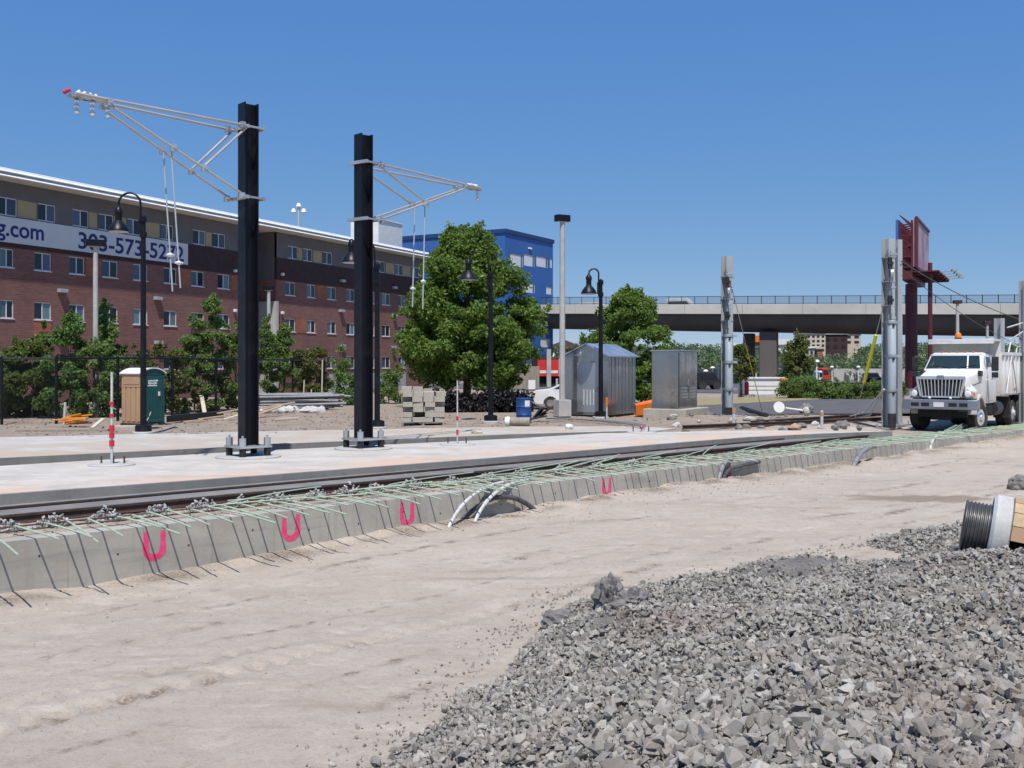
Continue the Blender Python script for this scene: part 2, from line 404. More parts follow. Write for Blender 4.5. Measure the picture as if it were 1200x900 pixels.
MT['leafC'] = m_leaf('dark_hedge_leaf', (0.125, 0.17, 0.045, 1), (0.07, 0.105, 0.03, 1), (0.23, 0.24, 0.08, 1), 0.4)
MT['leafO'] = m_leaf('olive_leaf', (0.12, 0.135, 0.035, 1), (0.06, 0.075, 0.02, 1), (0.20, 0.18, 0.05, 1))
MT['leafG'] = m_leaf('bright_willow_leaf', (0.11, 0.21, 0.05, 1), (0.06, 0.13, 0.03, 1), (0.17, 0.26, 0.07, 1))
MT['leafK'] = m_leaf('shaded_shrub_leaf', (0.016, 0.013, 0.016, 1), (0.009, 0.007, 0.010, 1), (0.028, 0.02, 0.022, 1), 0.02)  # near-black: the big tree's shade is painted into this dark leaf
MT['leafF'] = m_leaf('hazed_far_leaf', (0.10, 0.15, 0.075, 1), (0.075, 0.12, 0.066, 1), (0.14, 0.18, 0.09, 1), 0.25)  # bluish distance haze painted into the leaf colour
MT['bark'] = simple('bark', (0.13, 0.095, 0.07, 1), (0.07, 0.05, 0.04, 1), 6, 0.9, bump=0.5)
MT['stone'] = m_stone('crushed_ballast', (0.31, 0.286, 0.252, 1), (0.18, 0.166, 0.147, 1), (0.44, 0.412, 0.368, 1), (0.25, 0.20, 0.16, 1))
MT['rubble'] = m_stone('concrete_rubble', (0.40, 0.385, 0.37, 1), (0.28, 0.27, 0.26, 1), (0.55, 0.53, 0.51, 1))
MT['dirtlump'] = m_stone('dirt_lump', (0.44, 0.40, 0.35, 1), (0.33, 0.29, 0.25, 1), (0.55, 0.51, 0.46, 1))
MT['soil'] = simple('stone_dust', (0.20, 0.18, 0.16, 1), (0.11, 0.10, 0.09, 1), 4, 0.95, bump=0.6, bscale=40)
MT['clod'] = simple('grey_clay', (0.25, 0.235, 0.22, 1), (0.13, 0.12, 0.115, 1), 7, 0.95, bump=0.7, bscale=25)
MT['asphalt'] = simple('asphalt', (0.115, 0.108, 0.105, 1), (0.085, 0.08, 0.078, 1), 0.8, 0.85)
MT['drygrass'] = simple('dry_grass', (0.33, 0.27, 0.14, 1), (0.22, 0.19, 0.09, 1), 2.0, 0.95)
MT['wood'] = m_wood('pine_board', (0.52, 0.38, 0.23, 1), (0.38, 0.27, 0.16, 1))
MT['oldwood'] = m_wood('weathered_board', (0.36, 0.31, 0.25, 1), (0.22, 0.185, 0.15, 1))
MT['palewood'] = m_wood('pale_board', (0.62, 0.55, 0.44, 1), (0.45, 0.38, 0.30, 1))
MT['tan'] = simple('tan_plastic', (0.46, 0.29, 0.17, 1), (0.42, 0.26, 0.15, 1), 1.5, 0.55)
MT['teal'] = simple('dark_green_plastic', (0.010, 0.080, 0.075, 1), (0.008, 0.065, 0.062, 1), 2, 0.45)
MT['orange'] = simple('orange_plastic', (0.80, 0.20, 0.02, 1), (0.65, 0.15, 0.02, 1), 3, 0.5)
MT['amber'] = simple('orange_mesh', (0.70, 0.30, 0.03, 1), (0.55, 0.22, 0.02, 1), 3, 0.6)
MT['red'] = simple('red_band', (0.60, 0.022, 0.045, 1), (0.48, 0.02, 0.035, 1), 4, 0.5)
MT['signred'] = simple('red_shopfront', (0.66, 0.03, 0.025, 1), (0.52, 0.03, 0.025, 1), 2, 0.6)
MT['barrel'] = simple('blue_barrel', (0.015, 0.075, 0.27, 1), (0.012, 0.055, 0.20, 1), 4, 0.45)
MT['blackpl'] = simple('black_plastic', (0.018, 0.018, 0.020, 1), (0.035, 0.035, 0.036, 1), 4, 0.5)
MT['rubber'] = simple('tyre_rubber', (0.022, 0.021, 0.021, 1), (0.060, 0.054, 0.048, 1), 5, 0.9)
MT['chrome'] = m_steel('chrome', (0.75, 0.77, 0.80, 1), (0.65, 0.67, 0.70, 1), 0.15, 0.95, False)
MT['bumper'] = m_steel('bumper_steel', (0.30, 0.32, 0.37, 1), (0.24, 0.26, 0.30, 1), 0.35, 0.55, False)
MT['dark'] = simple('underbody_black', (0.010, 0.010, 0.011, 1), (0.02, 0.018, 0.017, 1), 4, 0.8)
MT['windsh'] = m_glass('windscreen_glass', (0.018, 0.032, 0.034, 1), 0.05, 0.2)
MT['lens'] = simple('headlamp_lens', (0.85, 0.85, 0.82, 1), None, 8, 0.12)
MT['amberlens'] = simple('amber_lens', (0.85, 0.22, 0.02, 1), None, 8, 0.3)
MT['taupe'] = simple('grey_tarp', (0.15, 0.155, 0.135, 1), (0.12, 0.125, 0.11, 1), 2, 0.8)
MT['truckwhite'] = simple('white_truck_paint', (0.74, 0.74, 0.73, 1), (0.60, 0.59, 0.57, 1), 1.2, 0.35)
def m_dusty(name, c):
    t = NT(name); sep = t.n.new('ShaderNodeSeparateXYZ'); t.l.new(t.coord(), sep.inputs[0])
    z = t.math('ADD', sep.outputs[2], t.math('MULTIPLY', t.noise(2.5, 5, .65), 1.6))
    col = t.mix(c, (0.42, 0.37, 0.31, 1), t.ramp(t.math('MULTIPLY', z, 0.25), [(0.50, 0.75), (0.78, 0.05)]))
    col = t.mix(col, (0.50, 0.47, 0.43, 1), t.ramp(t.noise(1.3, 6, .7), [(0.52, 0.0), (0.78, 0.5)]))
    t.color(col); t.rough(t.ramp(t.noise(2, 3), [(.3, .3), (.7, .6)])); return t.mat
MT['truckpaint'] = m_dusty('dusty_white_paint', (0.76, 0.76, 0.75, 1))
MT['truckgrey'] = simple('dusty_steel_body', (0.70, 0.69, 0.67, 1), (0.52, 0.505, 0.48, 1), 2.0, 0.6)
MT['maroon'] = simple('maroon_paint', (0.115, 0.016, 0.022, 1), (0.09, 0.013, 0.018, 1), 1, 0.5)
MT['yellow'] = simple('yellow_guard', (0.90, 0.78, 0.03, 1), None, 3, 0.4)
MT['bill'] = None
MT['chain'] = m_chain('black_chain_link', (0.015, 0.016, 0.02, 1))
MT['screen'] = m_mesh('bridge_fence_mesh', (0.10, 0.13, 0.17, 1), 0.33)
MT['insul'] = simple('insulator_glaze', (0.75, 0.75, 0.74, 1), (0.60, 0.60, 0.60, 1), 9, 0.25)
MT['cable'] = simple('black_cable', (0.095, 0.093, 0.095, 1), (0.055, 0.054, 0.056, 1), 5, 0.45)
# ================================================================= the ground
UV = Vector((0.7323, 0.6810, 0)); NV = Vector((0.6810, -0.7323, 0))   # along the track / out of the wall towards the haul road
TK = 0.93
def wall_y(x): return TK * x + 21.5
_dx = [-60, -10, -7, -4.3, -2.2, 0, 2, 10, 17, 20, 25, 60]
_dz = [-1.06, -1.06, -1.04, -0.99, -0.87, -0.76, -0.66, -0.68, -0.52, -0.40, -0.28, -0.22]
_ex = [-60, -30, -12.65, -7.95, -6.75, 0, 3.24, 7.6, 10.5, 13.2, 16, 60]
_ey = [-9, 13.0, 25.9, 29.3, 30.5, 34.5, 35.9, 36.2, 36.4, 38.0, TK * 16 + 26.4, TK * 60 + 26.4]
def vnoise(x, y, s, seed=0):
    """smooth value noise"""
    x = np.asarray(x) / s; y = np.asarray(y) / s
    xi = np.floor(x).astype(np.int64); yi = np.floor(y).astype(np.int64); fx = x - xi; fy = y - yi
    fx = fx * fx * (3 - 2 * fx); fy = fy * fy * (3 - 2 * fy)
    def h(a, b):
        v = np.sin(a * 127.1 + b * 311.7 + seed * 74.7) * 43758.5453
        return v - np.floor(v)
    return (h(xi, yi) * (1 - fx) + h(xi + 1, yi) * fx) * (1 - fy) + (h(xi, yi + 1) * (1 - fx) + h(xi + 1, yi + 1) * fx) * fy - 0.5
def dirt_z(x, y):
    xw = (x + TK * (y - 21.5)) / (1 + TK * TK)
    return np.interp(xw, _dx, _dz)
def ground_z(x, y, rough=True):
    x = np.asarray(x, float); y = np.asarray(y, float)
    cp = y - TK * x
    front = dirt_z(x, y)
    if rough:
        n = vnoise(x, y, 2.3, 1) * 0.07 + vnoise(x, y, 0.7, 2) * 0.03 + vnoise(x, y, 0.25, 3) * 0.022 + vnoise(x * 0.7323 + y * 0.681, y - TK * x, 0.16, 12) * 0.018
        near_wall = np.exp(-((cp - 21.2) / 0.9) ** 2)
        n = n + near_wall * (0.05 + 0.10 * vnoise(x, y, 0.6, 5))
        along = x * 0.7323 + y * 0.681
        for c0, w, amp in ((13.55, 0.22, 1.0), (14.35, 0.15, 0.55), (16.4, 0.2, 0.35), (11.0, 0.22, 0.35)):
            off = cp - (c0 + 0.35 * np.sin(along * 0.16))
            g = np.exp(-(off / w) ** 2)
            tread = (np.sin(along * 2 * np.pi / 0.30 + np.abs(off) * 9) > 0.1) * 1.0
            pres = np.clip(0.5 + 1.7 * vnoise(x, y, 1.9, 9), 0, 1)
            n = n - amp * g * 0.03 * pres + amp * g * (tread * 0.05 - 0.025) * pres
            n = n + amp * np.exp(-((np.abs(off) - w * 1.7) / 0.10) ** 2) * 0.014 * pres
        front = front + n
    E = np.interp(x, _ex, _ey)
    back_t = np.clip((y - E) / 0.3, 0, 1)
    zb = np.where(x > 13.0, np.interp(np.clip(y - E, 0, 9), [0, 2, 9], [-0.26, -0.22, -0.03]), -0.03)
    if rough:
        far = np.clip((y - E - 4) / 5, 0, 1)
        zb = zb + vnoise(x, y, 1.5, 4) * 0.06 * (0.3 + far) * (y < 60) + vnoise(x, y, 0.4, 6) * 0.03 * (y < 60)
        m = np.exp(-(((x - 8.6) / 2.6) ** 2 + ((y - 41.5) / 2.2) ** 2)); zb = zb + m * (0.32 + 0.25 * vnoise(x, y, 0.8, 8))
    mid = -0.52
    z = np.where(cp < 21.75, front, mid + (zb - mid) * back_t)
    return z
def gz(x, y): return float(ground_z(np.array([x]), np.array([y]))[0])

def axis(parts):
    a = []
    for (p, q, st) in parts: a += list(np.arange(p, q, st))
    return np.array(a)
gx = axis([(-900, -100, 60), (-100, -24, 4), (-24, -11, 0.4), (-11, 15, 0.07), (15, 27, 0.25), (27, 60, 1.5), (60, 180, 10), (180, 1001, 60)])
gy = axis([(-60, -6, 6), (-6, 4, 0.5), (4, 24, 0.07), (24, 45, 0.14), (45, 75, 0.5), (75, 160, 5), (160, 400, 15), (400, 1501, 60)])
GX, GY = np.meshgrid(gx, gy); GZ = ground_z(GX, GY)
nx, ny = len(gx), len(gy)
idx = np.arange(nx * ny).reshape(ny, nx)
quads = np.stack([idx[:-1, :-1], idx[:-1, 1:], idx[1:, 1:], idx[1:, :-1]], -1).reshape(-1, 4)
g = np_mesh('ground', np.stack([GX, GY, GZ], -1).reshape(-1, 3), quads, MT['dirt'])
TRD = np.zeros(GX.shape)          # tread-ridge shade painted as colour, with darker loosened soil, in the tyre tracks
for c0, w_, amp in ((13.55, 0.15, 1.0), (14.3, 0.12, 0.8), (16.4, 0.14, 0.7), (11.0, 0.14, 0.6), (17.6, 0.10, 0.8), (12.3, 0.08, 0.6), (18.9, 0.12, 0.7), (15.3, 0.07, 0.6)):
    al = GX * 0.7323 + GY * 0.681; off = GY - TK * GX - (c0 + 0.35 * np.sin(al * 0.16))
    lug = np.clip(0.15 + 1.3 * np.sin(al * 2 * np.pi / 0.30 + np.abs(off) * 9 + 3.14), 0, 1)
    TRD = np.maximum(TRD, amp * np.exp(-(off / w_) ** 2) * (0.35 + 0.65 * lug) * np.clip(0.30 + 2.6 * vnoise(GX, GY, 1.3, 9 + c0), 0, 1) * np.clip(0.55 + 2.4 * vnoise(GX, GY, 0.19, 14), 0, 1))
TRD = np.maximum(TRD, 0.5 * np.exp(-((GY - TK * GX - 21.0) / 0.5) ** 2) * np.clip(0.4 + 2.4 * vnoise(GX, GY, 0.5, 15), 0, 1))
at = g.data.attributes.new('tread_shade_soil', 'FLOAT', 'POINT'); at.data.foreach_set('value', TRD.ravel().astype(np.float32))
g.data.polygons.foreach_set('use_smooth', [True] * len(g.data.polygons)); tag(g, kind='structure')

# platforms, slab ----------------------------------------------------------
PF = [(-24, 4.5), (-16, 11.95), (-9.1, 18.2), (-5.28, 21.25), (0, 25.75), (5.2, 30.6), (7.6, 32.7), (10.5, 34.4), (13.2, 35.6)]
PB = [(-24, 12.6), (-11.7, 23.4), (-7.5, 27.06), (-6.3, 27.9), (0, 32.1), (2.9, 34.6), (7.6, 36.0), (10.5, 36.2), (13.1, 35.7)]
poly = PF + PB[::-1]
b = MB(); b.prism(poly, -0.42, 0.0); plat = b.build('platform_pavement', MT['platform']); tag(plat, kind='structure')
b = MB()
for p, q in zip(PF[:-1], PF[1:]):      # grey curb face, a shade proud of the deck edge
    p3, q3 = Vector((p[0], p[1], 0)), Vector((q[0], q[1], 0)); d = (q3 - p3).normalized(); n = Vector((d.y, -d.x, 0))
    a = [p3 - n * 0.10, p3 + n * 0.03, q3 + n * 0.03, q3 - n * 0.10]
    b.prism([(v.x, v.y) for v in a], -0.41, 0.004)
tag(b.build('platform_kerb', MT['curb']), kind='structure')
FP = [(-30, 12.6), (-12.65, 25.3), (-7.95, 28.75), (-6.75, 29.9), (0, 34.0), (3.24, 35.4), (5.0, 35.8)]
FB = [(-34, 20), (-17, 32.4), (-8.95, 35.6), (0, 38.4), (4.5, 38.6), (6.0, 37.4)]
b = MB(); b.prism(FP + FB[::-1], -0.5, 0.0); tag(b.build('far_pavement', MT['farplat']), kind='structure')
b = MB()
for p, q in zip(FP[:-1], FP[1:]):
    p3, q3 = Vector((p[0], p[1], 0)), Vector((q[0], q[1], 0)); d = (q3 - p3).normalized(); n = Vector((d.y, -d.x, 0))
    a = [p3 - n * 0.10, p3 + n * 0.03, q3 + n * 0.03, q3 - n * 0.10]
    b.prism([(v.x, v.y) for v in a], -0.49, 0.004)
tag(b.build('far_kerb', MT['curb']), kind='structure')
def strip(c0, c1, x0, x1, z0, z1, name, m):
    b = MB(); n = 24
    for i in range(n):
        a, q = x0 + (x1 - x0) * i / n, x0 + (x1 - x0) * (i + 1) / n
        b.prism([(a, TK * a + c0), (q, TK * q + c0), (q, TK * q + c1), (a, TK * a + c1)], z0, z1)
    return b.build(name, m)
# slab as one grid with a rough, rubbly top
sx = np.arange(-24, 33, 0.10); sc_ = np.arange(21.96, 26.75, 0.08)
SX, SCc = np.meshgrid(sx, sc_); SY = TK * SX + SCc
SZ = -0.245 + vnoise(SX, SY, 0.30, 21) * 0.035 + vnoise(SX, SY, 0.10, 22) * 0.022
SZ = np.where(SCc < 22.05, -0.262, SZ)
ii = np.arange(SX.size).reshape(SX.shape)
q = np.stack([ii[:-1, :-1], ii[:-1, 1:], ii[1:, 1:], ii[1:, :-1]], -1).reshape(-1, 4)
tag(np_mesh('track_slab', np.stack([SX, SY, SZ], -1).reshape(-1, 3), q, MT['slab']), kind='structure')
tag(strip(23.97, 25.10, -24, 12.8, -0.5, -0.125, 'track_pavement', MT['trackfill']), kind='structure')
tag(strip(25.30, 26.0, -24, 5, -0.5, -0.13, 'track_pavement', MT['curb']), kind='structure')
# asphalt lane, dry verge and kerb beyond the site
def sheet(pts, z, name, m, t=0.05):
    b = MB(); b.prism(pts, z - t, z); return tag(b.build(name, m), kind='structure')
rd = [gp(818, 487), gp(1090, 484), gp(1150, 467.5), gp(960, 468.4), gp(818, 474)]
sheet([(p.x, p.y) for p in rd], 0.035, 'road', MT['asphalt'])
vg = [gp(760, 476), gp(818, 476.5), gp(960, 468.6), gp(945, 465.5), gp(760, 468)]
sheet([(p.x, p.y) for p in vg], 0.06, 'verge_path', MT['drygrass'], 0.08)
sheet([(-22, 118), (3, 92), (30, 78), (140, 78), (160, 130), (30, 150), (-22, 150)], 0.03, 'car_park_road', MT['asphalt'], 0.06)
b = MB(); p, q = gp(780, 466.6), gp(965, 464.6); b.beam((p.x, p.y, 0.06), (q.x, q.y, 0.06), 0.3, 0.24)
tag(b.build('road_kerb', MT['concrete']), kind='structure')

# ================================================================= retaining wall
b = MB(); n = 60
for i in range(n):
    x0, x1 = -24 + 57 * i / n, -24 + 57 * (i + 1) / n
    b.prism([(x0, wall_y(x0)), (x1, wall_y(x1)), (x1, wall_y(x1) + 0.47), (x0, wall_y(x0) + 0.47)], -1.7, -0.24)
wall = b.build('retaining_wall', MT['wallc'])
bm = bmesh.new(); bm.from_mesh(wall.data); bmesh.ops.remove_doubles(bm, verts=bm.verts, dist=0.0005)
inner = [f for f in bm.faces if all(len([e for e in f.edges if len(e.link_faces) > 2]) > 0 for _ in (0,)) and abs(f.normal.dot(UV)) > 0.9]
bmesh.ops.delete(bm, geom=[f for f in inner if abs(f.calc_center_median().x + 24) > 1 and abs(f.calc_center_median().x - 33) > 1], context='FACES')
bm.to_mesh(wall.data); bm.free()
tag(wall, 'long grey concrete retaining wall with pink paint marks beside the dirt haul road', 'wall')
def on_wall(px):
    """x of the wall face seen at this column"""
    k = (px - 600) / 1200.0; return 21.5 * k / (1 - TK * k)
def paint(px, top, w, h, shape='U'):
    x = on_wall(px); o = Vector((x, wall_y(x), 0)) + NV * 0.004
    r2 = random.Random(px); N = 26; cl = []
    for i in range(N + 1):
        t = i / N
        if shape == 'U':
            if t < 0.36: u, v = -w / 2, -t / 0.36 * (h - w / 2)
            elif t > 0.64: u, v = w / 2, -(1 - t) / 0.36 * (h - w / 2)
            else:
                a = math.pi * (t - 0.36) / 0.28; u, v = -math.cos(a) * w / 2, -(h - w / 2) - math.sin(a) * w / 2
        else: u, v = 0.02 * math.sin(t * 3), -t * h
        cl.append((u, v))
    vs = []; fs = []
    for i, (u, v) in enumerate(cl):
        a, c = cl[max(i - 1, 0)], cl[min(i + 1, N)]
        tx, ty = c[0] - a[0], c[1] - a[1]; L = math.hypot(tx, ty) or 1; nx_, ny_ = -ty / L, tx / L
        hw = 0.036 + 0.018 * math.sin(math.pi * i / N) + r2.uniform(-0.006, 0.006)
        for s in (-1, 1): vs.append(o + UV * (u + nx_ * hw * s) + Vector((0, 0, top + v + ny_ * hw * s)))
    for i in range(N): fs.append((2 * i, 2 * i + 1, 2 * i + 3, 2 * i + 2))
    b = MB(); b.add(vs, fs); b.build('paint_mark', MT['paint'], wall)
paint(181, -0.33, 0.28, 0.42); paint(341, -0.31, 0.27, 0.42); paint(477, -0.31, 0.25, 0.42)
paint(711, -0.29, 0.22, 0.38); paint(855, -0.30, 0.2, 0.34, 'I')

for k in range(30):
    px = (46, 138, 221, 296, 362, 420, 472, 516)[k] if k < 8 else None
    x = on_wall(px) if px else on_wall(516) + (k - 7) * 1.18
    if x > 14: break
    for dz in ((-.62,) if k % 3 else (-.50,)):
        zt_ = max(dz, float(np.interp(x, _dx, _dz)) + .18); o = Vector((x, wall_y(x), zt_)) + NV * .001; vs = [o + NV * .003 + UV * (.016 * math.cos(q)) + Vector((0, 0, .016 * math.sin(q))) for q in [2 * math.pi * i / 10 for i in range(10)]]
        bb_ = MB(); bb_.add(vs, [tuple(range(10))]); bb_.build('tie_hole', MT['dark0'], wall)
    q0 = Vector((x + .30, wall_y(x + .30), 0)) + NV * .002
    bb_ = MB(); bb_.add([q0 + UV * -.004 + Vector((0, 0, -.26)), q0 + UV * .004 + Vector((0, 0, -.26)), q0 + UV * .004 + Vector((0, 0, -1.2)), q0 + UV * -.004 + Vector((0, 0, -1.2))], [(0, 1, 2, 3)]); bb_.build('form_joint', MT['jointc'], wall)
# ================================================================= rails
RP = [(-0.07, 0), (0.07, 0), (0.07, 0.012), (0.012, 0.03), (0.010, 0.105), (0.036, 0.115), (0.036, 0.150), (-0.036, 0.150), (-0.036, 0.115), (-0.010, 0.105), (-0.012, 0.03), (-0.07, 0.012)]
def rail(p, q, label, group, z):
    p, q = Vector((p[0], p[1], 0)), Vector((q[0], q[1], 0)); L = (q - p).length
    b = MB(); b.extr(RP, 'y', 0, L); o = b.build('steel_rail', MT['rail'])
    h = MB(); h.bx(-0.034, 0.034, 0, L, 0.1505, 0.153); h.build('rail_head', MT['railtop'], o)
    o.location = (p.x, p.y, z); o.rotation_euler = (0, 0, math.atan2(-(q.x - p.x), q.y - p.y))
    return tag(o, label, 'rail', group)
rail((-22, TK * -22 + 23.8), (13.0, TK * 13.0 + 23.8), 'dark rusty rail lying just behind the green rebar', 'new tram rails', -0.235)
rail((-22, TK * -22 + 25.2), (9.0, TK * 9 + 25.2), 'thin rail sunk in concrete along the foot of the platform kerb', 'new tram rails', -0.235)
p, q = gp(800, 504), gp(1036, 493.5); rail((p.x, p.y), (q.x, q.y), 'loose rusty rail on the soil behind the white platform end', 'rails beyond the platform', 0.02)
p, q = gp(880, 498.5), gp(1030, 488.5); rail((p.x, p.y), (q.x, q.y), 'farther rusty rail nearer the parked road, in rubble behind the platform', 'rails beyond the platform', 0.03)

# ================================================================= reinforcing bars
def cpt(x, c, z): 
    """point at along-position x (measured on the wall face) and offset c across the track"""
    base = Vector((x, wall_y(x), 0)); return base - NV * ((c - 21.5) * 0.7323) + Vector((0, 0, z))
rb = []
for v in range(5):
    r2 = random.Random(40 + v); L = [1.20, 1.05, 1.32, 0.95, 1.12][v]
    b = MB(); dr = r2.uniform(0.02, 0.10)
    pts = [(0, 0, 0), (0, 0, 0.085), (0.02, 0, 0.118), (0.06, 0, 0.135), (0.14, 0, 0.138)]
    for k in range(1, 9):
        t = k / 8; pts.append((0.14 + (0.62 + L - 0.14) * t, r2.uniform(-0.004, 0.004), 0.138 - dr * t * t))
    b.tube(pts, 0.0145, 6); rb.append(b)
rbm = []
xs = -10.2; n = 0
GRP = 'green coated rebars laid across the wall top'
while xs < 22.5:
    v = n % 5
    if v >= len(rbm):
        o = rb[v].build('green_rebar', MT['green'], smooth=True); rbm.append(o)
    else:
        o = rbm[v].copy(); COL.objects.link(o)
    tag(o, 'pale green coated steel bar hooked at one end and jutting over the wall edge', 'rebar', GRP)
    far = min(1.0, max(0.0, (xs + 2.5) / 3.5))
    p = cpt(xs, 22.35 + rnd.uniform(-0.12, 0.15) + 0.42 * far, -0.25); o.scale = (1 - .18 * far, 1, 1)
    o.location = p; o.rotation_euler = (rnd.uniform(-.02, .02), rnd.uniform(-0.02, 0.03), math.atan2(NV.y, NV.x) + rnd.uniform(-0.12, 0.12) * (1 - far * 0.5))
    xs += rnd.choice((0.22, 0.30, 0.38, 0.28)) * 0.84; n += 1
# loose longer bars thrown on top, pointing back over the rail
GL = 'loose green rebars heaped over the rail'
lb = []
for v in range(3):
    L = (2.3, 2.9, 1.8)[v]; b = MB(); b.tube([(L * t / 8, 0, 0.03 * math.sin(3 * t / 8 + v)) for t in range(9)], 0.0125, 6)
    lb.append(b.build('loose_green_rebar', MT['green'], smooth=True))
used = set()
for k in range(38):
    v = k % 3
    o = lb[v] if v not in used else lb[v].copy()
    if v in used: COL.objects.link(o)
    used.add(v)
    tag(o, 'long straight green bar lying loose over the rail and the wall top', 'rebar', GL)
    x = (rnd.uniform(-0.5, 6.5) if k < 16 else (rnd.uniform(6, 18) if k < 30 else rnd.uniform(-5, 0)))
    c = rnd.uniform(22.0, 22.9); p = cpt(x, c, -0.13 + rnd.uniform(0, 0.04))
    a = math.atan2(UV.y, UV.x) + (rnd.uniform(0.10, 0.50) if k < 16 else rnd.uniform(-0.35, 0.35))
    o.location = p; o.rotation_euler = (0, -(rnd.uniform(0.02, 0.06) if k < 16 else rnd.uniform(0.0, 0.025)), a)
for k in range(6):
    b = MB(); L = rnd.uniform(1.7, 2.3)
    b.tube([(0, 0, 0), (L * .5, 0, 0.02), (L, 0, 0.0)], 0.0125, 6); o = b.build('loose_green_rebar', MT['green'], smooth=True)
    tag(o, 'green bar tilted up in a sheaf in front of the truck wheels', 'rebar', 'green bars leaning up before the truck')
    p = cpt(15.6 + k * 0.22, 22.4, -0.2); o.location = p; o.rotation_euler = (0, -0.10 - 0.04 * rnd.random(), math.atan2(UV.y, UV.x) + 0.1 + 0.05 * k * 0.5)
for c, z in ((22.18, -0.17), (22.62, -0.16)):
    for x0, x1 in ((-12, -5.8), (-6.3, 0.2), (-0.3, 6.4), (6.0, 13.0), (12.5, 19.5)):
        b = MB(); b.tube([cpt(x0 + (x1 - x0) * t / 10, c + rnd.uniform(-.02, .02), z + rnd.uniform(-.008, .008)) for t in range(11)], 0.014, 6)
        o = b.build('rusty_rebar', MT['rust'], smooth=True)
        tag(o, 'bare rusty bar running along the wall top under the green bars', 'rebar', 'rusty lengthwise rebars')
# stones --------------------------------------------------------------------
def stone_protos(n, seed, flat=0.72, npts=12):
    r = np.random.default_rng(seed); out = []
    for i in range(n):
        bm = bmesh.new()
        P = r.normal(size=(npts, 3)); P /= np.linalg.norm(P, axis=1)[:, None]; P *= r.uniform(0.75, 1.0, (npts, 1)); P *= np.array([1.0, r.uniform(0.6, 0.9), flat * r.uniform(0.7, 1.0)])
        vs = [bm.verts.new(p) for p in P]
        res = bmesh.ops.convex_hull(bm, input=vs)
        bmesh.ops.delete(bm, geom=[v for v in bm.verts if not v.link_faces], context='VERTS')
        bmesh.ops.triangulate(bm, faces=bm.faces); bmesh.ops.recalc_face_normals(bm, faces=bm.faces); bm.verts.index_update()
        out.append((np.array([v.co[:] for v in bm.verts]), np.array([[v.index for v in f.verts] for f in bm.faces]))); bm.free()
    return out
PROT = stone_protos(24, 5)
def rot_mats(n, r):
    q = r.normal(size=(n, 4)); q /= np.linalg.norm(q, axis=1)[:, None]; w, x, y, z = q.T
    return np.stack([np.stack([1 - 2 * (y * y + z * z), 2 * (x * y - z * w), 2 * (x * z + y * w)], -1),
                     np.stack([2 * (x * y + z * w), 1 - 2 * (x * x + z * z), 2 * (y * z - x * w)], -1),
                     np.stack([2 * (x * z - y * w), 2 * (y * z + x * w), 1 - 2 * (x * x + y * y)], -1)], 1)
def stones(name, pos, size, mat, r, parent=None):
    n = len(pos); V = []; F = []; off = 0
    k = r.integers(0, len(PROT), n); Rm = rot_mats(n, r)
    for i, (pv, pf) in enumerate(PROT):
        s = np.where(k == i)[0]
        if not len(s): continue
        v = np.einsum('nij,vj->nvi', Rm[s], pv) * size[s][:, None, None] + pos[s][:, None, :]
        f = pf[None] + (np.arange(len(s)) * len(pv))[:, None, None] + off
        V.append(v.reshape(-1, 3)); F.append(f.reshape(-1, 3)); off += len(s) * len(pv)
    return np_mesh(name, np.concatenate(V), np.concatenate(F), mat, parent)
# small heaps of broken concrete between the hooks
r3 = np.random.default_rng(3); heaps = []
for v in range(3):
    n = 130; a = r3.uniform(0, 6.28, n); rr = np.sqrt(r3.uniform(0, 1, n)) * 0.20
    P = np.stack([np.cos(a) * rr * 1.3, np.sin(a) * rr * 0.8, (0.20 - rr) * 0.95 * r3.uniform(0.1, 1, n)], -1)
    heaps.append(stones('rubble_heap', P, r3.uniform(0.018, 0.042, n), MT['rubble'], r3))
for i, px in enumerate((5, 65, 125, 183, 238, 282, 326, 370, 410, 440, 485, 530, 572, 610, 655, 700, 742)):
    o = heaps[i] if i < 3 else heaps[i % 3].copy()
    if i >= 3: COL.objects.link(o)
    k = (px - 600) / 1200.0; x = 22.95 * k / (1 - TK * k)
    o.location = (x, TK * x + 22.95 + rnd.uniform(-.1, .1), -0.245); o.rotation_euler = (0, 0, rnd.uniform(0, 6)); o.scale = (1.45, 1.45, rnd.uniform(1.2, 1.6))
    tag(o, 'small heap of broken concrete crumbs beside the rusty rail', 'rubble heap', 'rubble heaps between rebar and rail')
# scattered pebbles on the dirt by the wall
n = 2600; x = r3.uniform(-8, 20, n); c = 21.35 - np.abs(r3.normal(0, 1.0, n)) ** 1.3
dens = np.exp(-((x - 5.2) / 2.2) ** 2) + 0.16 + 0.35 * np.exp(-((x - 0.2) / 1.6) ** 2)
keep = r3.uniform(0, 1, n) < dens; x, c = x[keep], c[keep]
X2 = x + NV.x * (21.5 - c) * 0.73; Y2 = wall_y(x) + NV.y * (21.5 - c) * 0.73
tag(stones('pebble_scatter', np.stack([X2, Y2, ground_z(X2, Y2) + 0.008], -1), r3.uniform(0.010, 0.036, len(X2)), MT['dirtlump'], r3), 'loose pebbles strewn along the foot of the concrete wall', 'pebbles', kind='stuff')
n = 14000; X2 = r3.uniform(-8, 12, n); Y2 = r3.uniform(6, 26, n); cp_ = Y2 - TK * X2; kp = (cp_ < 20.8) & (r3.uniform(0, 1, n) < 0.16 + 0.6 * np.exp(-((cp_ - 13.6) / 0.45) ** 2) + 0.5 * np.exp(-((cp_ - 20.6) / 0.6) ** 2) + 0.5 * (vnoise(X2, Y2, 1.4, 71) > 0.22)); X2, Y2 = X2[kp], Y2[kp]
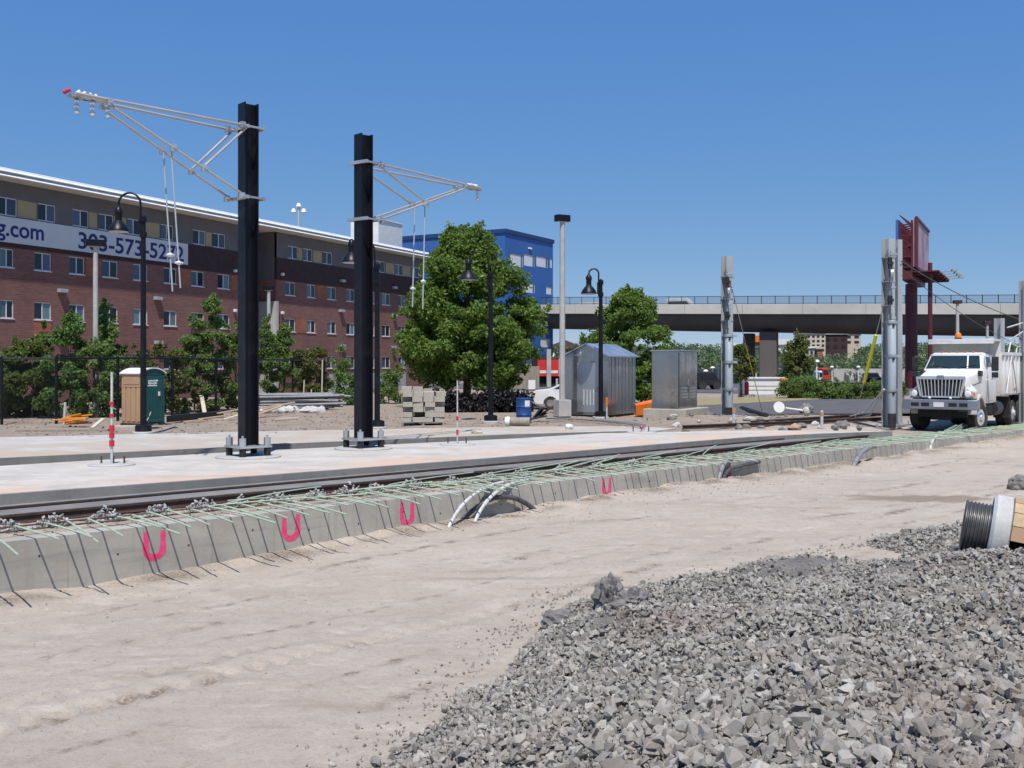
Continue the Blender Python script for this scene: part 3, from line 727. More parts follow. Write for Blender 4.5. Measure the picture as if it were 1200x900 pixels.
tag(stones('grit_scatter', np.stack([X2, Y2, ground_z(X2, Y2) + 0.003], -1), np.exp(r3.normal(np.log(0.010), 0.5, len(X2))).clip(0.004, 0.045), MT['dirtlump'], r3), 'fine grit lying on the dry haul road', 'grit', kind='stuff')
n = 1500; X2 = r3.uniform(-26, 16, n); Y2 = r3.uniform(34, 52, n); E = np.interp(X2, _ex, _ey); kp = (Y2 > E + 3.5); X2, Y2 = X2[kp], Y2[kp]
tag(stones('soil_lumps', np.stack([X2, Y2, ground_z(X2, Y2) + 0.01], -1), r3.uniform(0.02, 0.085, len(X2)), MT['clod'], r3), 'soil lumps and stones on the bare ground behind the platform', 'soil lumps', kind='stuff')

# ================================================================= conduits stubbed up at the wall
def conduit(base, top, lift, r, m, label, group):
    bx_, tp = Vector(base), Vector(top); pts = []
    c1 = bx_ + Vector((0, 0, lift)); 
    for i in range(15):
        t = i / 14; pts.append((1 - t) ** 2 * bx_ + 2 * t * (1 - t) * (c1 * 0.75 + Vector((tp.x, tp.y, c1.z)) * 0.25) + t * t * tp)
    b = MB(); b.tube(pts, r, 12); o = b.build('conduit_pipe', m, smooth=True)
    for i in (4, 9): j = MB(); j.tube([pts[i], pts[i + 1]], r * 1.18, 12); j.build('coupling', m, o, smooth=True)
    tag(o, label, 'conduit', group)
def wp(px, c, z):
    k = (px - 600) / 1200.0; x = c * k / (1 - TK * k); return Vector((x, TK * x + c, z))
def base(px, py, z):
    p = gp(px, py, z); p.z = gz(p.x, p.y) - 0.08; return p
GC = 'conduits arching over the retaining wall'
conduit(base(524, 620, -0.83), wp(592, 21.75, -0.16), 0.74, 0.036, MT['pvc'], 'white conduit arch over the wall edge, left one of the white pair', GC)
conduit(base(555, 612, -0.80), wp(618, 21.75, -0.17), 0.74, 0.036, MT['pvc'], 'white conduit arch over the wall edge, right one of the white pair', GC)
conduit(base(842, 565, -0.67), wp(858, 21.6, -0.17), 0.58, 0.055, MT['greypipe'], 'grey conduit arch by the pebbles, under the smudged pink stripe', GC)
conduit(base(1000, 547, -0.67), wp(1026, 21.2, -0.20), 0.56, 0.07, MT['greypipe'], 'single grey conduit arch near the right end of the wall', GC)
conduit(base(1090, 527, -0.55), wp(1098, 21.6, -0.15), 0.45, 0.045, MT['pvc'], 'short pale conduit stub close to the truck end of the wall', GC)

def shadow_tube(pts, label):  # dark tube added in place of a conduit's shadow on the wall
    P_ = []
    for i in range(len(pts) - 1):
        p0, p1, p2, p3 = pts[max(i - 1, 0)], pts[i], pts[i + 1], pts[min(i + 2, len(pts) - 1)]
        for s in range(6):
            t = s / 6; P_.append(0.5 * ((2 * p1) + (p2 - p0) * t + (2 * p0 - 5 * p1 + 4 * p2 - p3) * t * t + (3 * p1 - p0 - 3 * p2 + p3) * t ** 3))
    P_.append(pts[-1]); b = MB(); n = len(P_); b.tube(P_, [0.048 + (0.006 if i % 2 else 0) for i in range(n)], 12)
    tag(b.build('pipe_shadow', MT['pipeshade'], smooth=True), label, 'shadow_tube')
shadow_tube([wp(540, 21.25, -0.80), wp(556, 21.35, -0.60), wp(578, 21.36, -0.43), wp(600, 21.36, -0.46), wp(617, 21.3, -0.62), wp(628, 21.2, -0.78)], 'dark grey tube standing in for the shadow of the white conduit pair on the wall')
shadow_tube([wp(846, 21.25, -0.66), wp(853, 21.36, -0.45), wp(866, 21.38, -0.36), wp(890, 21.4, -0.30)], 'dark grey tube standing in for the conduit shadow under the last pink stripe')

# ================================================================= ballast pile
T0 = np.array([-1.27, 8.4]); TD = np.array([0.336, 0.942]); TN = np.array([0.942, -0.336])
T1 = np.array([1.15, 13.9]); TE = np.array([0.836, 0.548]); TM = np.array([0.548, -0.836])
def pile_ab(x, y):
    return (x - T0[0]) * TN[0] + (y - T0[1]) * TN[1], (x - T1[0]) * TM[0] + (y - T1[1]) * TM[1]
def pile_s(x, y):
    a, b_ = pile_ab(x, y); return np.minimum(a, b_)
def pile_z(x, y):
    a, b_ = pile_ab(x, y)
    w = 0.38 * vnoise(x, y, 2.1, 31) + 0.30 * vnoise(x, y, 0.8, 32)
    ha, hb = 0.44 * (a + w), 0.165 * (b_ + w * 1.4) + 0.05
    k = 0.25; m = np.clip(0.5 + 0.5 * (hb - ha) / k, 0, 1); h = hb * (1 - m) + ha * m - k * m * (1 - m)
    cap = 2.15
    h = np.where(h > cap - 0.4, cap - 0.4 * np.exp(-(np.clip(h - cap + 0.4, 0, None)) / 0.4), h)
    h = h + (vnoise(x, y, 1.3, 33) * 0.26 + vnoise(x, y, 0.45, 34) * 0.09) * np.clip(np.minimum(a, b_), 0, 1)
    h = h + 0.12 * np.exp(-(((x - 4.3) / 0.9) ** 2 + ((y - 15.3) / 0.7) ** 2)) - 0.75 * np.exp(-(((x - 5.6) / 0.5) ** 2 + ((y - 15.6) / 0.9) ** 2))
    h = h + 0.12 * np.exp(-(((x - 7.2) / 0.8) ** 2 + ((y - 17.0) / 0.8) ** 2)) + 0.10 * np.exp(-(((x - 1.35) / 0.5) ** 2 + ((y - 13.5) / 0.5) ** 2))
    return dirt_z(x, y) + h, h
px_ = np.arange(-3, 13, 0.09); py_ = np.arange(-2.0, 22.5, 0.09)
PX, PY = np.meshgrid(px_, py_); PZ, PH = pile_z(PX, PY)
PZ = np.where(PH > 0.0, PZ - 0.02, PZ - 0.15 + PH * 0.5) + vnoise(PX, PY, 0.2, 35) * 0.03
ii = np.arange(PX.size).reshape(PX.shape); q = np.stack([ii[:-1, :-1], ii[:-1, 1:], ii[1:, 1:], ii[1:, :-1]], -1).reshape(-1, 4)
ok = (PH.reshape(-1)[q].max(1) > -0.15)
pile = np_mesh('gravel_pile', np.stack([PX, PY, PZ], -1).reshape(-1, 3), q[ok], MT['soil'])
tag(pile, 'big heap of crushed grey ballast stone in the foreground', 'gravel pile', kind='stuff')
pile.data.polygons.foreach_set('use_smooth', [True] * len(pile.data.polygons))
n = 330000; X2 = r3.uniform(-2.8, 12.5, n); Y2 = r3.uniform(1.6, 21.5, n)
Z2, H2 = pile_z(X2, Y2); s = pile_s(X2, Y2)
vis = (H2 > 0.0) & (X2 < 0.72 * Y2 + 1.3) & (X2 > -0.62 * Y2 - 0.5)
den = np.where(Y2 < 7, 0.60, 0.62)
patch = vnoise(X2, Y2, 1.3, 41) + 0.6 * vnoise(X2, Y2, 0.5, 42)
edge = np.exp(-((s - 0.4) / 0.5) ** 2)
leftw = np.clip(1 - (s - 1.2) / 1.8, 0, 1)
soilp = np.clip((patch - 0.10 + 0.16 * leftw) * 3, 0, 1) * 0.74
md = np.exp(-(((X2 - 4.3) / 1.2) ** 2 + ((Y2 - 15.2) / 0.9) ** 2)) + 0.8 * np.exp(-(((X2 - 2.2) / 1.2) ** 2 + ((Y2 - 13.4) / 0.9) ** 2)) + np.exp(-(((X2 - 5.6) / 0.5) ** 2 + ((Y2 - 15.6) / 0.9) ** 2))
prob = den * (1 - soilp) * (1 - 0.85 * np.clip(md, 0, 1))
kp = vis & (r3.uniform(0, 1, n) < prob); X2, Y2, Z2, H2 = X2[kp], Y2[kp], Z2[kp], H2[kp]
sz = np.exp(r3.normal(np.log(0.034), 0.36, len(X2))).clip(0.012, 0.078)
sz = sz * np.where(Y2 < 7, 1.18, 1.0)
Z2 = Z2 + sz * r3.uniform(-0.35, 0.75, len(X2))
stones('ballast_stones', np.stack([X2, Y2, Z2], -1), sz, MT['stone'], r3, pile)
PROT_SAVE = PROT; PROT = stone_protos(10, 6, 0.8, 7)
n = 160000; X2 = r3.uniform(-2.8, 12.5, n); Y2 = r3.uniform(1.6, 21.5, n); Z2, H2 = pile_z(X2, Y2)
pt = vnoise(X2, Y2, 1.3, 41) + 0.6 * vnoise(X2, Y2, 0.5, 42); lw_ = np.clip(1 - (pile_s(X2, Y2) - 1.2) / 1.8, 0, 1)
kp = (r3.uniform(0, 1, n) > 0.85 * np.clip((pt - 0.10 + 0.16 * lw_) * 3, 0, 1)) & (H2 > -0.02) & (X2 < 0.72 * Y2 + 1.3) & (X2 > -0.62 * Y2 - 0.5); X2, Y2, Z2 = X2[kp], Y2[kp], Z2[kp]
stones('stone_chips', np.stack([X2, Y2, Z2 + 0.004], -1), r3.uniform(0.006, 0.019, len(X2)), MT['stone'], r3, pile); PROT = PROT_SAVE
# stray stones thrown on to the road at the toe
n = 700; a = r3.uniform(-3, 15, n); so = -np.abs(r3.normal(0, 0.28, n)); first = a < 7
X2 = np.where(first, T0[0] + TD[0] * a + TN[0] * so, T1[0] + TE[0] * (a - 7) + TM[0] * so); Y2 = np.where(first, T0[1] + TD[1] * a + TN[1] * so, T1[1] + TE[1] * (a - 7) + TM[1] * so)
tag(stones('stray_ballast', np.stack([X2, Y2, ground_z(X2, Y2) + 0.01], -1), np.exp(r3.normal(np.log(0.022), 0.4, n)).clip(0.008, 0.05), MT['stone'], r3), 'stray ballast stones lying along the edge of the heap', 'stones', kind='stuff')
def lump(name, loc, rad, m, label, cat, seed, spiky=0.35, sub=4):
    bm = bmesh.new(); bmesh.ops.create_icosphere(bm, subdivisions=sub, radius=1.0)
    from mathutils import noise as mn
    for v in bm.verts:
        q = v.co * 1.1 + Vector((seed * 3.7, seed * 1.3, seed * 2.1)); k = 1 + spiky * (mn.noise(q) * 1.1 + mn.noise(q * 2.3) * .6 + mn.noise(q * 5.5) * .30 + mn.noise(q * 12) * .14)
        v.co = v.co * max(.3, k); v.co.x *= rad[0]; v.co.y *= rad[1]; v.co.z *= rad[2]
    me = bpy.data.meshes.new(name); bm.to_mesh(me); bm.free(); me.materials.append(m)
    o = bpy.data.objects.new(name, me); COL.objects.link(o); o.location = loc; return tag(o, label, cat)
def pz(x, y): return float(pile_z(np.array([x]), np.array([y]))[0][0])
p = gp(714, 699, -0.62); lump('soil_clod', (p.x, p.y, pz(p.x, p.y) + 0.16), (0.16, 0.2, 0.32), MT['clod'], 'dark upright clay clod on the crest at the back edge of the gravel heap', 'clod', 3, 0.6)
p = gp(738, 702, -0.62); lump('soil_clod', (p.x, p.y, pz(p.x, p.y) + 0.07), (0.26, 0.2, 0.19), MT['clod'], 'broad grey clod leaning against the dark upright one on the heap', 'clod', 8, 0.5)
p = gp(654, 727, -0.85); lump('soil_clod', (p.x, p.y, max(gz(p.x, p.y), pz(p.x, p.y)) + 0.06), (0.23, 0.18, 0.13), MT['clod'], 'smooth flat grey clod lying left of the gravel crest', 'clod', 12, 0.3)
p = gp(1193, 572, -0.65); lump('boulder', (p.x, p.y, gz(p.x, p.y) + 0.12), (0.22, 0.2, 0.24), MT['clod'], 'grey boulder behind the cable reel at the edge of the road', 'boulder', 21, 0.3)
p = gp(389, 884, -0.95); lump('stone', (p.x, p.y, gz(p.x, p.y) + 0.015), (0.032, 0.03, 0.024), MT['stone'], 'single dark stone alone on the pale dirt left of the heap', 'stone', 25, 0.3, 2)
p = gp(836, 553, -0.5); lump('boulder', (p.x, p.y, p.z - 0.05), (0.24, 0.16, 0.24), MT['clod'], 'grey boulder leaning on the wall beside the arched conduit', 'boulder', 27, 0.35)
# ================================================================= overhead line masts (black)
def h_prof(w, d, tf, tw, rz):
    p = [(-w/2, -d/2), (w/2, -d/2), (w/2, -d/2+tf), (tw/2, -d/2+tf), (tw/2, d/2-tf), (w/2, d/2-tf), (w/2, d/2), (-w/2, d/2), (-w/2, d/2-tf), (-tw/2, d/2-tf), (-tw/2, -d/2+tf), (-w/2, -d/2+tf)]
    c, s = math.cos(rz), math.sin(rz); return [(c * x - s * y, s * x + c * y) for x, y in p]
def insulator(b, p, q, r, n=5):
    p, q = Vector(p), Vector(q); d = q - p; L = d.length; M = d.to_track_quat('Z', 'Y').to_matrix()
    prof = [(r * 0.4, 0)]
    for i in range(n):
        z = L * (i + 0.15) / n; prof += [(r * 0.5, z), (r, z + L * 0.28 / n), (r, z + L * 0.42 / n), (r * 0.5, z + L * 0.7 / n)]
    prof.append((r * 0.4, L)); b.lathe(prof, 12, p, M)
def ohl_mast(px, d, top, ztop, zbot, vec, tipz, strut, hang, rodlen, label, rods_dx, reds):
    x = (px - 600) / 1200.0 * d
    t = empty('overhead_line_mast', (x, d, 0), 0, label, 'mast', 'black overhead line masts')
    ang = math.atan2(UV.y, UV.x) - math.pi / 2
    b = MB(); b.prism(h_prof(0.37, 0.38, 0.03, 0.03, ang), 0.30, top); b.build('column', MT['black'], t, bevel=0.006)
    b = MB(); b.box((0, 0, 0.275), (0.86, 0.86, 0.05), ang); b.build('base_plate', MT['galv'], t, bevel=0.008)
    b = MB(); b.lathe([(0.80, -0.05), (0.80, 0.03), (0.76, 0.045)], 32); b.build('footing', MT['concrete'], t)
    for i in range(4):
        a = ang + math.pi / 4 + math.pi / 2 * i; rr = 0.52
        c = Vector((math.cos(a) * rr * 0.92, math.sin(a) * rr * 0.92, 0))
        b = MB(); b.tube([c + Vector((0, 0, 0.03)), c + Vector((0, 0, 0.56))], 0.03, 8); bolt = b.build('anchor_bolt', MT['galv'], t, smooth=True)
        b = MB(); b.tube([c + Vector((0, 0, 0.302)), c + Vector((0, 0, 0.50))], 0.085, 14); b.build('sleeve', MT['galv'], bolt, smooth=True)
        b = MB(); b.tube([c + Vector((0, 0, 0.06)), c + Vector((0, 0, 0.249))], 0.085, 8); b.build('levelling_nut', MT['dark'], bolt)
    v = Vector(vec); L = v.length; e = v / L; sd = Vector((-e.y, e.x, 0)); hw = 0.34
    tip = v + Vector((0, 0, tipz))
    for z in (ztop, zbot):       # clamp bands round the column
        b = MB()
        for s in (-1, 1):
            b.beam(Vector((0, 0, z)) + sd * 0.34 * s - e * 0.22, Vector((0, 0, z)) + sd * 0.34 * s + e * 0.30, 0.05, 0.05)
            b.beam(Vector((0, 0, z)) + e * 0.23 * s - sd * 0.37, Vector((0, 0, z)) + e * 0.23 * s + sd * 0.37, 0.07, 0.09)
        b.build('mast_clamp', MT['galv'], t, bevel=0.008)
    b = MB(); cls = []
    for s in (-1, 1):
        o = sd * hw * s
        a = e * 0.28 + o + Vector((0, 0, ztop)); b.tube([a, tip + o * 0.45], 0.032, 10)
        f = 0.82; topj = a.lerp(tip + o * 0.45, f) - Vector((0, 0, 0.13))
        c0 = e * 0.28 + o + Vector((0, 0, zbot)); b.tube([c0, topj], 0.030, 10)
        sj = c0.lerp(topj, strut); s0 = a - Vector((0, 0, 0.06)); b.tube([s0, sj + Vector((0, 0, 0.05))], 0.030, 8)
        for P in (topj + Vector((0, 0, 0.07)), sj, a + e * 0.1, c0 + e * 0.12, a.lerp(tip, 0.93)): cls.append((P, 0.15))
        hp = c0.lerp(topj, hang); cls.append((hp, 0.18))
    cant = b.build('cantilever', MT['galvtube'], t, smooth=True)
    for P, hh in cls: cl = MB(); cl.box(P, (0.12, 0.12, hh), ang); cl.tube([P - sd * 0.09, P + sd * 0.09], 0.035, 8); cl.build('tube_clamp', MT['galv'], cant)
    for k, s in enumerate((-1, 1)):
        o = sd * hw * s
        hp = (e * 0.28 + o + Vector((0, 0, zbot))).lerp((e * 0.28 + o + Vector((0, 0, ztop))).lerp(tip, 0.82) - Vector((0, 0, 0.13)), hang)
        lo = hp + e * rods_dx + Vector((0, 0, -rodlen * (1.0 if k else 1.02)))
        b = MB(); b.tube([hp, hp - Vector((0, 0, 0.25)), lo], 0.019, 8); rod = b.build('hanger_rod', MT['rod'], cant, smooth=True)
        m = hp.lerp(lo, 0.82 if k else 0.74); b = MB(); insulator(b, m - e * 0.10, m + e * 0.10, 0.055, 1); b.build('insulator', MT['insul'], cant, smooth=True)
    for k in range(3 if reds else 1):
        P = tip - e * (0.10 + 0.32 * k) + sd * 0.07 * (k - 1)
        b = MB(); insulator(b, P - Vector((0, 0, 0.05)), P - Vector((0, 0, 0.40)), 0.075, 3); b.build('insulator', MT['chrome'], cant, smooth=True)
    b = MB(); insulator(b, tip - e * 0.55 + Vector((0, 0, 0.02)), tip - e * 0.05 + Vector((0, 0, 0.05)), 0.085, 4); b.build('insulator', MT['insul'], cant, smooth=True)
    b = MB(); b.beam(tip - e * 0.7 - Vector((0, 0, .03)), tip + e * 0.1 - Vector((0, 0, .03)), 0.22, 0.05); b.build('tip_plate', MT['galv'], cant)
    if reds:
        for s in (-1, 1):
            P = tip + sd * 0.09 * s + e * 0.1 + Vector((0, 0, 0.05)); b = MB(); insulator(b, P, P + e * 0.10, 0.055, 1); b.build('end_cap', MT['red'], cant, smooth=True)
    else:
        b = MB(); insulator(b, tip + e * 0.05, tip + e * 0.2, 0.05, 1); b.build('end_cap', MT['yellow'], cant, smooth=True)
    return t
ohl_mast(291, 25.6, 8.83, 8.19, 6.45, (-3.0, -3.2, 0), 8.22, 0.33, 0.56, 3.25, 'taller black steel mast, its silver bracket arm swung out to the left', -0.22, True)
ohl_mast(426, 28.2, 8.65, 7.85, 6.30, (3.0, 4.3, 0), 7.90, 0.50, 0.52, 3.05, 'shorter black steel mast, its silver bracket arm swung out to the right', -0.10, False)

# ================================================================= gooseneck lamps
def lamp(px, py, arch, headpx, headpy, label, d=None):
    p = gp(px, py, 0) if d is None else pd(px, py, d); d = p.y
    zt = HC + (HZ - arch) * d / 1200; hz = HC + (HZ - headpy) * d / 1200
    hx = (headpx - px) / 1200.0 * d
    t = empty('street_lamp', (p.x, p.y, 0), 0, label, 'street lamp', 'black gooseneck street lamps')
    zp = zt - abs(hx) * 0.95
    b = MB(); b.lathe([(0.36, -0.15), (0.36, 0.05), (0.33, 0.07)], 28); b.build('footing', MT['concrete'], t)
    b = MB(); b.lathe([(0.27, 0.071), (0.27, 0.26), (0.20, 0.30), (0.115, 0.31)], 20); b.build('base', MT['black'], t, smooth=True)
    b = MB(); b.lathe([(0.105, 0.30), (0.10, 2.0), (0.078, zp), (0.02, zp + 0.06)], 14); b.build('pole', MT['black'], t, smooth=True)
    b = MB(); r = abs(hx) / 2; pts = [(0.0 - 0.05, 0, zp - 0.75), (-0.09, 0, zp - 0.6), (-0.09, 0, zt - r)]
    sgn = -1
    for i in range(1, 13):
        a = math.pi * i / 12; pts.append((-0.09 * (1 - i / 12) + sgn * (r - r * math.cos(a)), 0, zt - r + r * math.sin(a)))
    pts.append((hx, 0, hz + 0.55)); b.tube(pts, 0.035, 10); b.build('arm', MT['black'], t, smooth=True)
    b = MB()
    for z in (zp - 0.1, zp - 0.62): b.lathe([(0.12, z - 0.09), (0.12, z + 0.09)], 12)
    b.box((-0.09, 0, zp - 0.35), (0.14, 0.10, 0.5)); b.build('collar', MT['black'], t)
    s = 0.36 if px < 500 else 0.35
    b = MB(); b.lathe([(s, hz - 0.27), (s * 0.98, hz - 0.235), (s * 0.80, hz - 0.10), (s * 0.50, hz + 0.03), (0.115, hz + 0.10), (0.115, hz + 0.33), (0.14, hz + 0.36), (0.13, hz + 0.45), (0.07, hz + 0.56), (0.02, hz + 0.60)], 24, (hx, 0, 0))
    sh = b.build('lamp_shade', MT['black'], t, smooth=True)
    b = MB(); b.lathe([(s * 0.9, hz - 0.285), (s * 0.9, hz - 0.272)], 20, (hx, 0, 0)); b.build('lens', MT['insul'], sh)
lamp(168, 508, 226, 139, 262, 'black gooseneck lamp rising in front of the portable toilet, tallest of the lamps')
lamp(442, 502, 281, 412, 299, 'black gooseneck lamp half hidden behind the right black mast')
lamp(575, 495, 295, 549, 320, 'black gooseneck lamp standing before the big leafy tree')
lamp(704, 490, 315, 690, 337, 'black gooseneck lamp in front of the metal hut')

def shoebox(px, py, top, headw, label, base_h=0.0, d=None, polew=0.10, mat='concrete', two=0):
    p = gp(px, py, 0) if d is None else pd(px, py, d); d = p.y; zt = HC + (HZ - top) * d / 1200; w = headw * d / 1200
    t = empty('parking_light', (p.x, p.y, 0), 0, label, 'light pole')
    if base_h:
        b = MB(); b.box((0, 0, base_h / 2), (0.62, 0.62, base_h), 0.4); b.build('footing', MT['concrete'], t, bevel=0.02)
    b = MB(); b.lathe([(polew, base_h), (polew * 0.8, zt - 0.3)], 12); b.build('pole', MT['concrete'] if mat == 'concrete' else MT[mat], t, smooth=True)
    b = MB(); b.box((0, 0, zt - 0.15), (w * 0.9, w * 0.5, 0.30), 0.5); h = b.build('lamp_head', MT['black'], t, bevel=0.02)
    b = MB(); b.box((0, 0, zt - 0.305), (w * 0.75, w * 0.38, 0.006), 0.5); b.build('lens', MT['insul'], h)
shoebox(659, 488, 252, 19, 'tall pale light pole with black box head between car and metal hut', 0.75, None, 0.14)
shoebox(112, 0, 281, 24, 'pale light pole with black box head before the brick block, below the phone banner', 0, 46, 0.13)
shoebox(315, 0, 335, 13, 'shorter light pole in the recess of the brick block beside the tall black mast', 0, 70, 0.15)
p = pd(350, 428, 120); t = empty('flood_light_mast', (p.x, p.y, 0), 0, 'slim floodlight mast poking above the roof of the brick block', 'light mast')
zt = HC + 185 * 120 / 1200
b = MB(); b.lathe([(0.22, 0), (0.14, zt)], 10); b.build('pole', MT['mastgrey'], t)
b = MB(); b.beam((-0.6, 0, zt - 0.3), (0.6, 0, zt - 0.3), 0.1, 0.1); b.build('cross_arm', MT['mastgrey'], t)
for dx, dz in ((-0.6, -0.45), (0, 0.2), (0.6, -0.45)):
    b = MB(); b.lathe([(0.16, 0.3), (0.34, -0.1), (0.30, -0.2)], 12, (dx, 0, zt + dz)); b.build('flood_lamp', MT['whitesteel'], t)

# ================================================================= grey tensioning masts
def grey_mast(px, d, zbase, top, label, box0=None, box1=None, w=0.36, rz=0.5):
    p = pd(px, 428, d); t = empty('tension_mast', (p.x, p.y, zbase), 0, label, 'mast', 'grey galvanised masts')
    H = HC + (HZ - top) * d / 1200 - zbase
    b = MB(); b.prism(h_prof(w, w, 0.025, 0.02, rz), 0.06, H); b.build('column', MT['mastgrey'], t)
    b = MB(); b.box((0, 0, 0.03), (0.75, 0.75, 0.06), rz); b.build('base_plate', MT['galv'], t)
    for i in range(4):
        a = rz + math.pi / 4 + i * math.pi / 2; c = Vector((math.cos(a) * 0.42, math.sin(a) * 0.42, 0))
        b = MB(); b.tube([c, c + Vector((0, 0, 0.2))], 0.03, 8); b.build('anchor_bolt', MT['galv'], t)
    f = Vector((math.sin(0.1), -math.cos(0.1), 0))   # towards the viewer's side
    if box0 is not None:
        z0, z1 = HC + (HZ - box0) * d / 1200 - zbase, HC + (HZ - box1) * d / 1200 - zbase
        c = f * 0.40 + Vector((-0.05, 0, 0)); b = MB(); b.lathe([(0.155, z0), (0.165, z0 + 0.03), (0.165, z1 - 0.03), (0.14, z1)], 20, c)
        bxm = b.build('weight_case', MT['boxgrey'], t, smooth=True)
        for fz in (0.25, 0.62, 0.98):
            z = z0 + (z1 - z0) * fz; b = MB(); b.lathe([(0.195, z - 0.05), (0.195, z + 0.05)], 20, c); b.box((c.x + 0.1, c.y + 0.2, z), (0.55, 0.25, 0.09), rz * 0.2); b.build('case_band', MT['galv'], bxm)
            b = MB(); b.box((c.x, c.y - 0.18, z - 0.13), (0.09, 0.05, 0.1)); b.build('bracket', MT['dark'], bxm)
        b = MB(); b.lathe([(0.15, 0.05), (0.15, z0 - 0.005)], 16, c); b.build('sleeve', MT['blackpl'], t)
        zp = z1 + 0.35; b = MB(); b.tube([c + Vector((0, 0, z1)), c + Vector((0.02, 0, zp)), c + Vector((0.05, 0, zp + 1.4))], 0.022, 6)
        b.lathe([(0.17, -0.05), (0.17, 0.05)], 16, c + Vector((0.03, 0, zp + 1.5)), Matrix.Rotation(R(90), 3, 'Y') @ Matrix.Rotation(0.4, 3, 'X'))
        b.box(c + Vector((0.03, 0.1, zp + 1.5)), (0.1, 0.3, 0.3)); b.box(c + Vector((0.03, 0.05, zp + 0.2)), (0.12, 0.12, 0.55)); b.build('pulley', MT['galv'], t)
        for k, (dz, hh, ww) in enumerate(((-.25, .5, .10), (.45, .35, .16), (.95, .3, .12), (1.9, .45, .14), (2.25, .2, .22))):
            b = MB(); b.box(c + Vector((.06 * (-1) ** k, .02, zp + dz)), (ww, .10, hh)); b.box(c + Vector((.06 * (-1) ** k, -.02, zp + dz)), (ww * 1.6, .06, hh * .25)); b.build('tension_link', MT['dark' if k % 2 else 'galv'], t)
        for k in range(3):
            zc = zp + .25 + k * .95; b = MB(); b.box((0, 0, zc), (w + .03, w + .03, .05), rz); b.build('clamp_band', MT['galv'], t)
        b = MB(); b.tube([c + Vector((-0.06, 0.1, zp + 1.35)), c + Vector((-0.10, 0.05, zp + 0.3)), c + Vector((0.16, 0.05, z0 + 0.6))], 0.014, 6); b.build('cable', MT['cable'], t)
    return t
grey_mast(852, 44.5, 0.0, 300, 'lone grey steel mast with banded grey weight case beside the steel cabinet', 477, 392)
grey_mast(1041, 40.6, -0.22, 280, 'grey steel mast left of the truck, in front of its twin, with banded weight case', 484, 376)
grey_mast(1052, 42.6, -0.20, 281, 'plain grey steel mast close behind the banded one beside the truck', None, None, 0.26)
grey_mast(1199, 44, -0.2, 329, 'dark greenish pole cut by the right edge of the picture, behind the truck body', None, None, 0.24)
def guy(p, q, y0, y1, r, label):
    p, q = Vector(p), Vector(q); b = MB(); b.tube([p, q], 0.016, 6); o = b.build('guy_wire', MT['galv'])
    b = MB(); b.tube([p.lerp(q, y0), p.lerp(q, y1)], r, 10); b.build('guy_guard', MT['yellow'], o, smooth=True); tag(o, label, 'guy wire')
a, q = pd(1036, 355, 40.4), gp(1001, 494, -0.05); guy(a, q, 0.26, 0.66, 0.068, 'guy wire with thick bright yellow guard leaning left of the front mast')
a, q = pd(858, 338, 44.3), gp(893, 482, 0.02); guy(a, q, 0.45, 0.80, 0.018, 'thin guy wire with dull yellow sleeve slanting right of the lone mast')
for k in range(2):
    a, q = pd(1036, 456, 40.3), gp(992 + 14 * k, 489, 0.05); mid_ = a.lerp(q, 0.5) + Vector((0, 0, -0.35 - 0.1 * k))
    b = MB(); b.tube([a.lerp(mid_, t / 4) if t < 4 else mid_.lerp(q, (t - 4) / 4) for t in range(9)], 0.03, 8)
    tag(b.build('cable_loop', MT['pvc'], smooth=True), 'pale cable sagging from the banded mast to the ground', 'cable', 'cables at the banded mast')
a, q = pd(1056, 306, 42.4), pd(1200, 376, 52); mid_ = a.lerp(q, 0.45) + Vector((0, 0, -0.45))
b = MB(); b.tube([(1 - t) ** 2 * a + 2 * t * (1 - t) * mid_ + t * t * q for t in [i / 12 for i in range(13)]], 0.02, 6); tag(b.build('overhead_wire', MT['cable']), 'upper black overhead wire running right from the twin grey masts', 'wire')
a, q = pd(1058, 316, 42.4), pd(1200, 408, 54); mid_ = a.lerp(q, 0.4) + Vector((0, 0, -0.55))
b = MB(); b.tube([(1 - t) ** 2 * a + 2 * t * (1 - t) * mid_ + t * t * q for t in [i / 12 for i in range(13)]], 0.014, 6); tag(b.build('overhead_wire', MT['cable']), 'lower thin overhead wire running right behind the truck', 'wire')
# pull-off arms at the right edge
for k, (x0, y0, x1, y1) in enumerate(((1180, 384, 1200, 378), (1184, 398, 1200, 388))):
    b = MB(); b.tube([pd(x0, y0, 44), pd(x1, y1, 43.9)], 0.03, 8); tag(b.build('steady_arm', MT['pvc'], smooth=True), ('upper' if k == 0 else 'lower') + ' pale tube reaching left from the pole at the right edge', 'arm')

# ================================================================= delineator posts
def deline(px, py, top, bands, label, r=0.035, pad=True, lean=0.0, slim=0.0):
    p = gp(px, py, 0.0); zz = 0.0
    if px > 600: zz = gz(p.x, p.y) if py < 503 else 0.0
    t = empty('marker_post', (p.x, p.y, zz), 0, label, 'marker post'); H = HC + (HZ - top) * p.y / 1200
    b = MB(); b.tube([(0, 0, 0.02), (lean, 0, H)], [r, r * 0.9], 10); b.build('post', MT['pvc'], t, smooth=True)
    for (z, h, w) in bands: b = MB(); b.lathe([(r * w, z - h / 2), (r * w, z + h / 2)], 12, (lean * z / H, 0, 0)); b.build('band', MT['tan'] if px > 800 else (MT['red'] if px != 711 and px != 768 else MT['orange']), t)
    if pad:
        b = MB(); b.lathe([(0.52, -0.02), (0.52, 0.02), (0.47, 0.035)], 28); b.build('pad', MT['concrete'], t)
        for dx in (-0.28, 0.0, 0.25):
            b = MB(); b.tube([(dx, 0.1, 0.0), (dx, 0.1, 0.20)], 0.022, 6); b.build('anchor_bolt', MT['rust'], t)
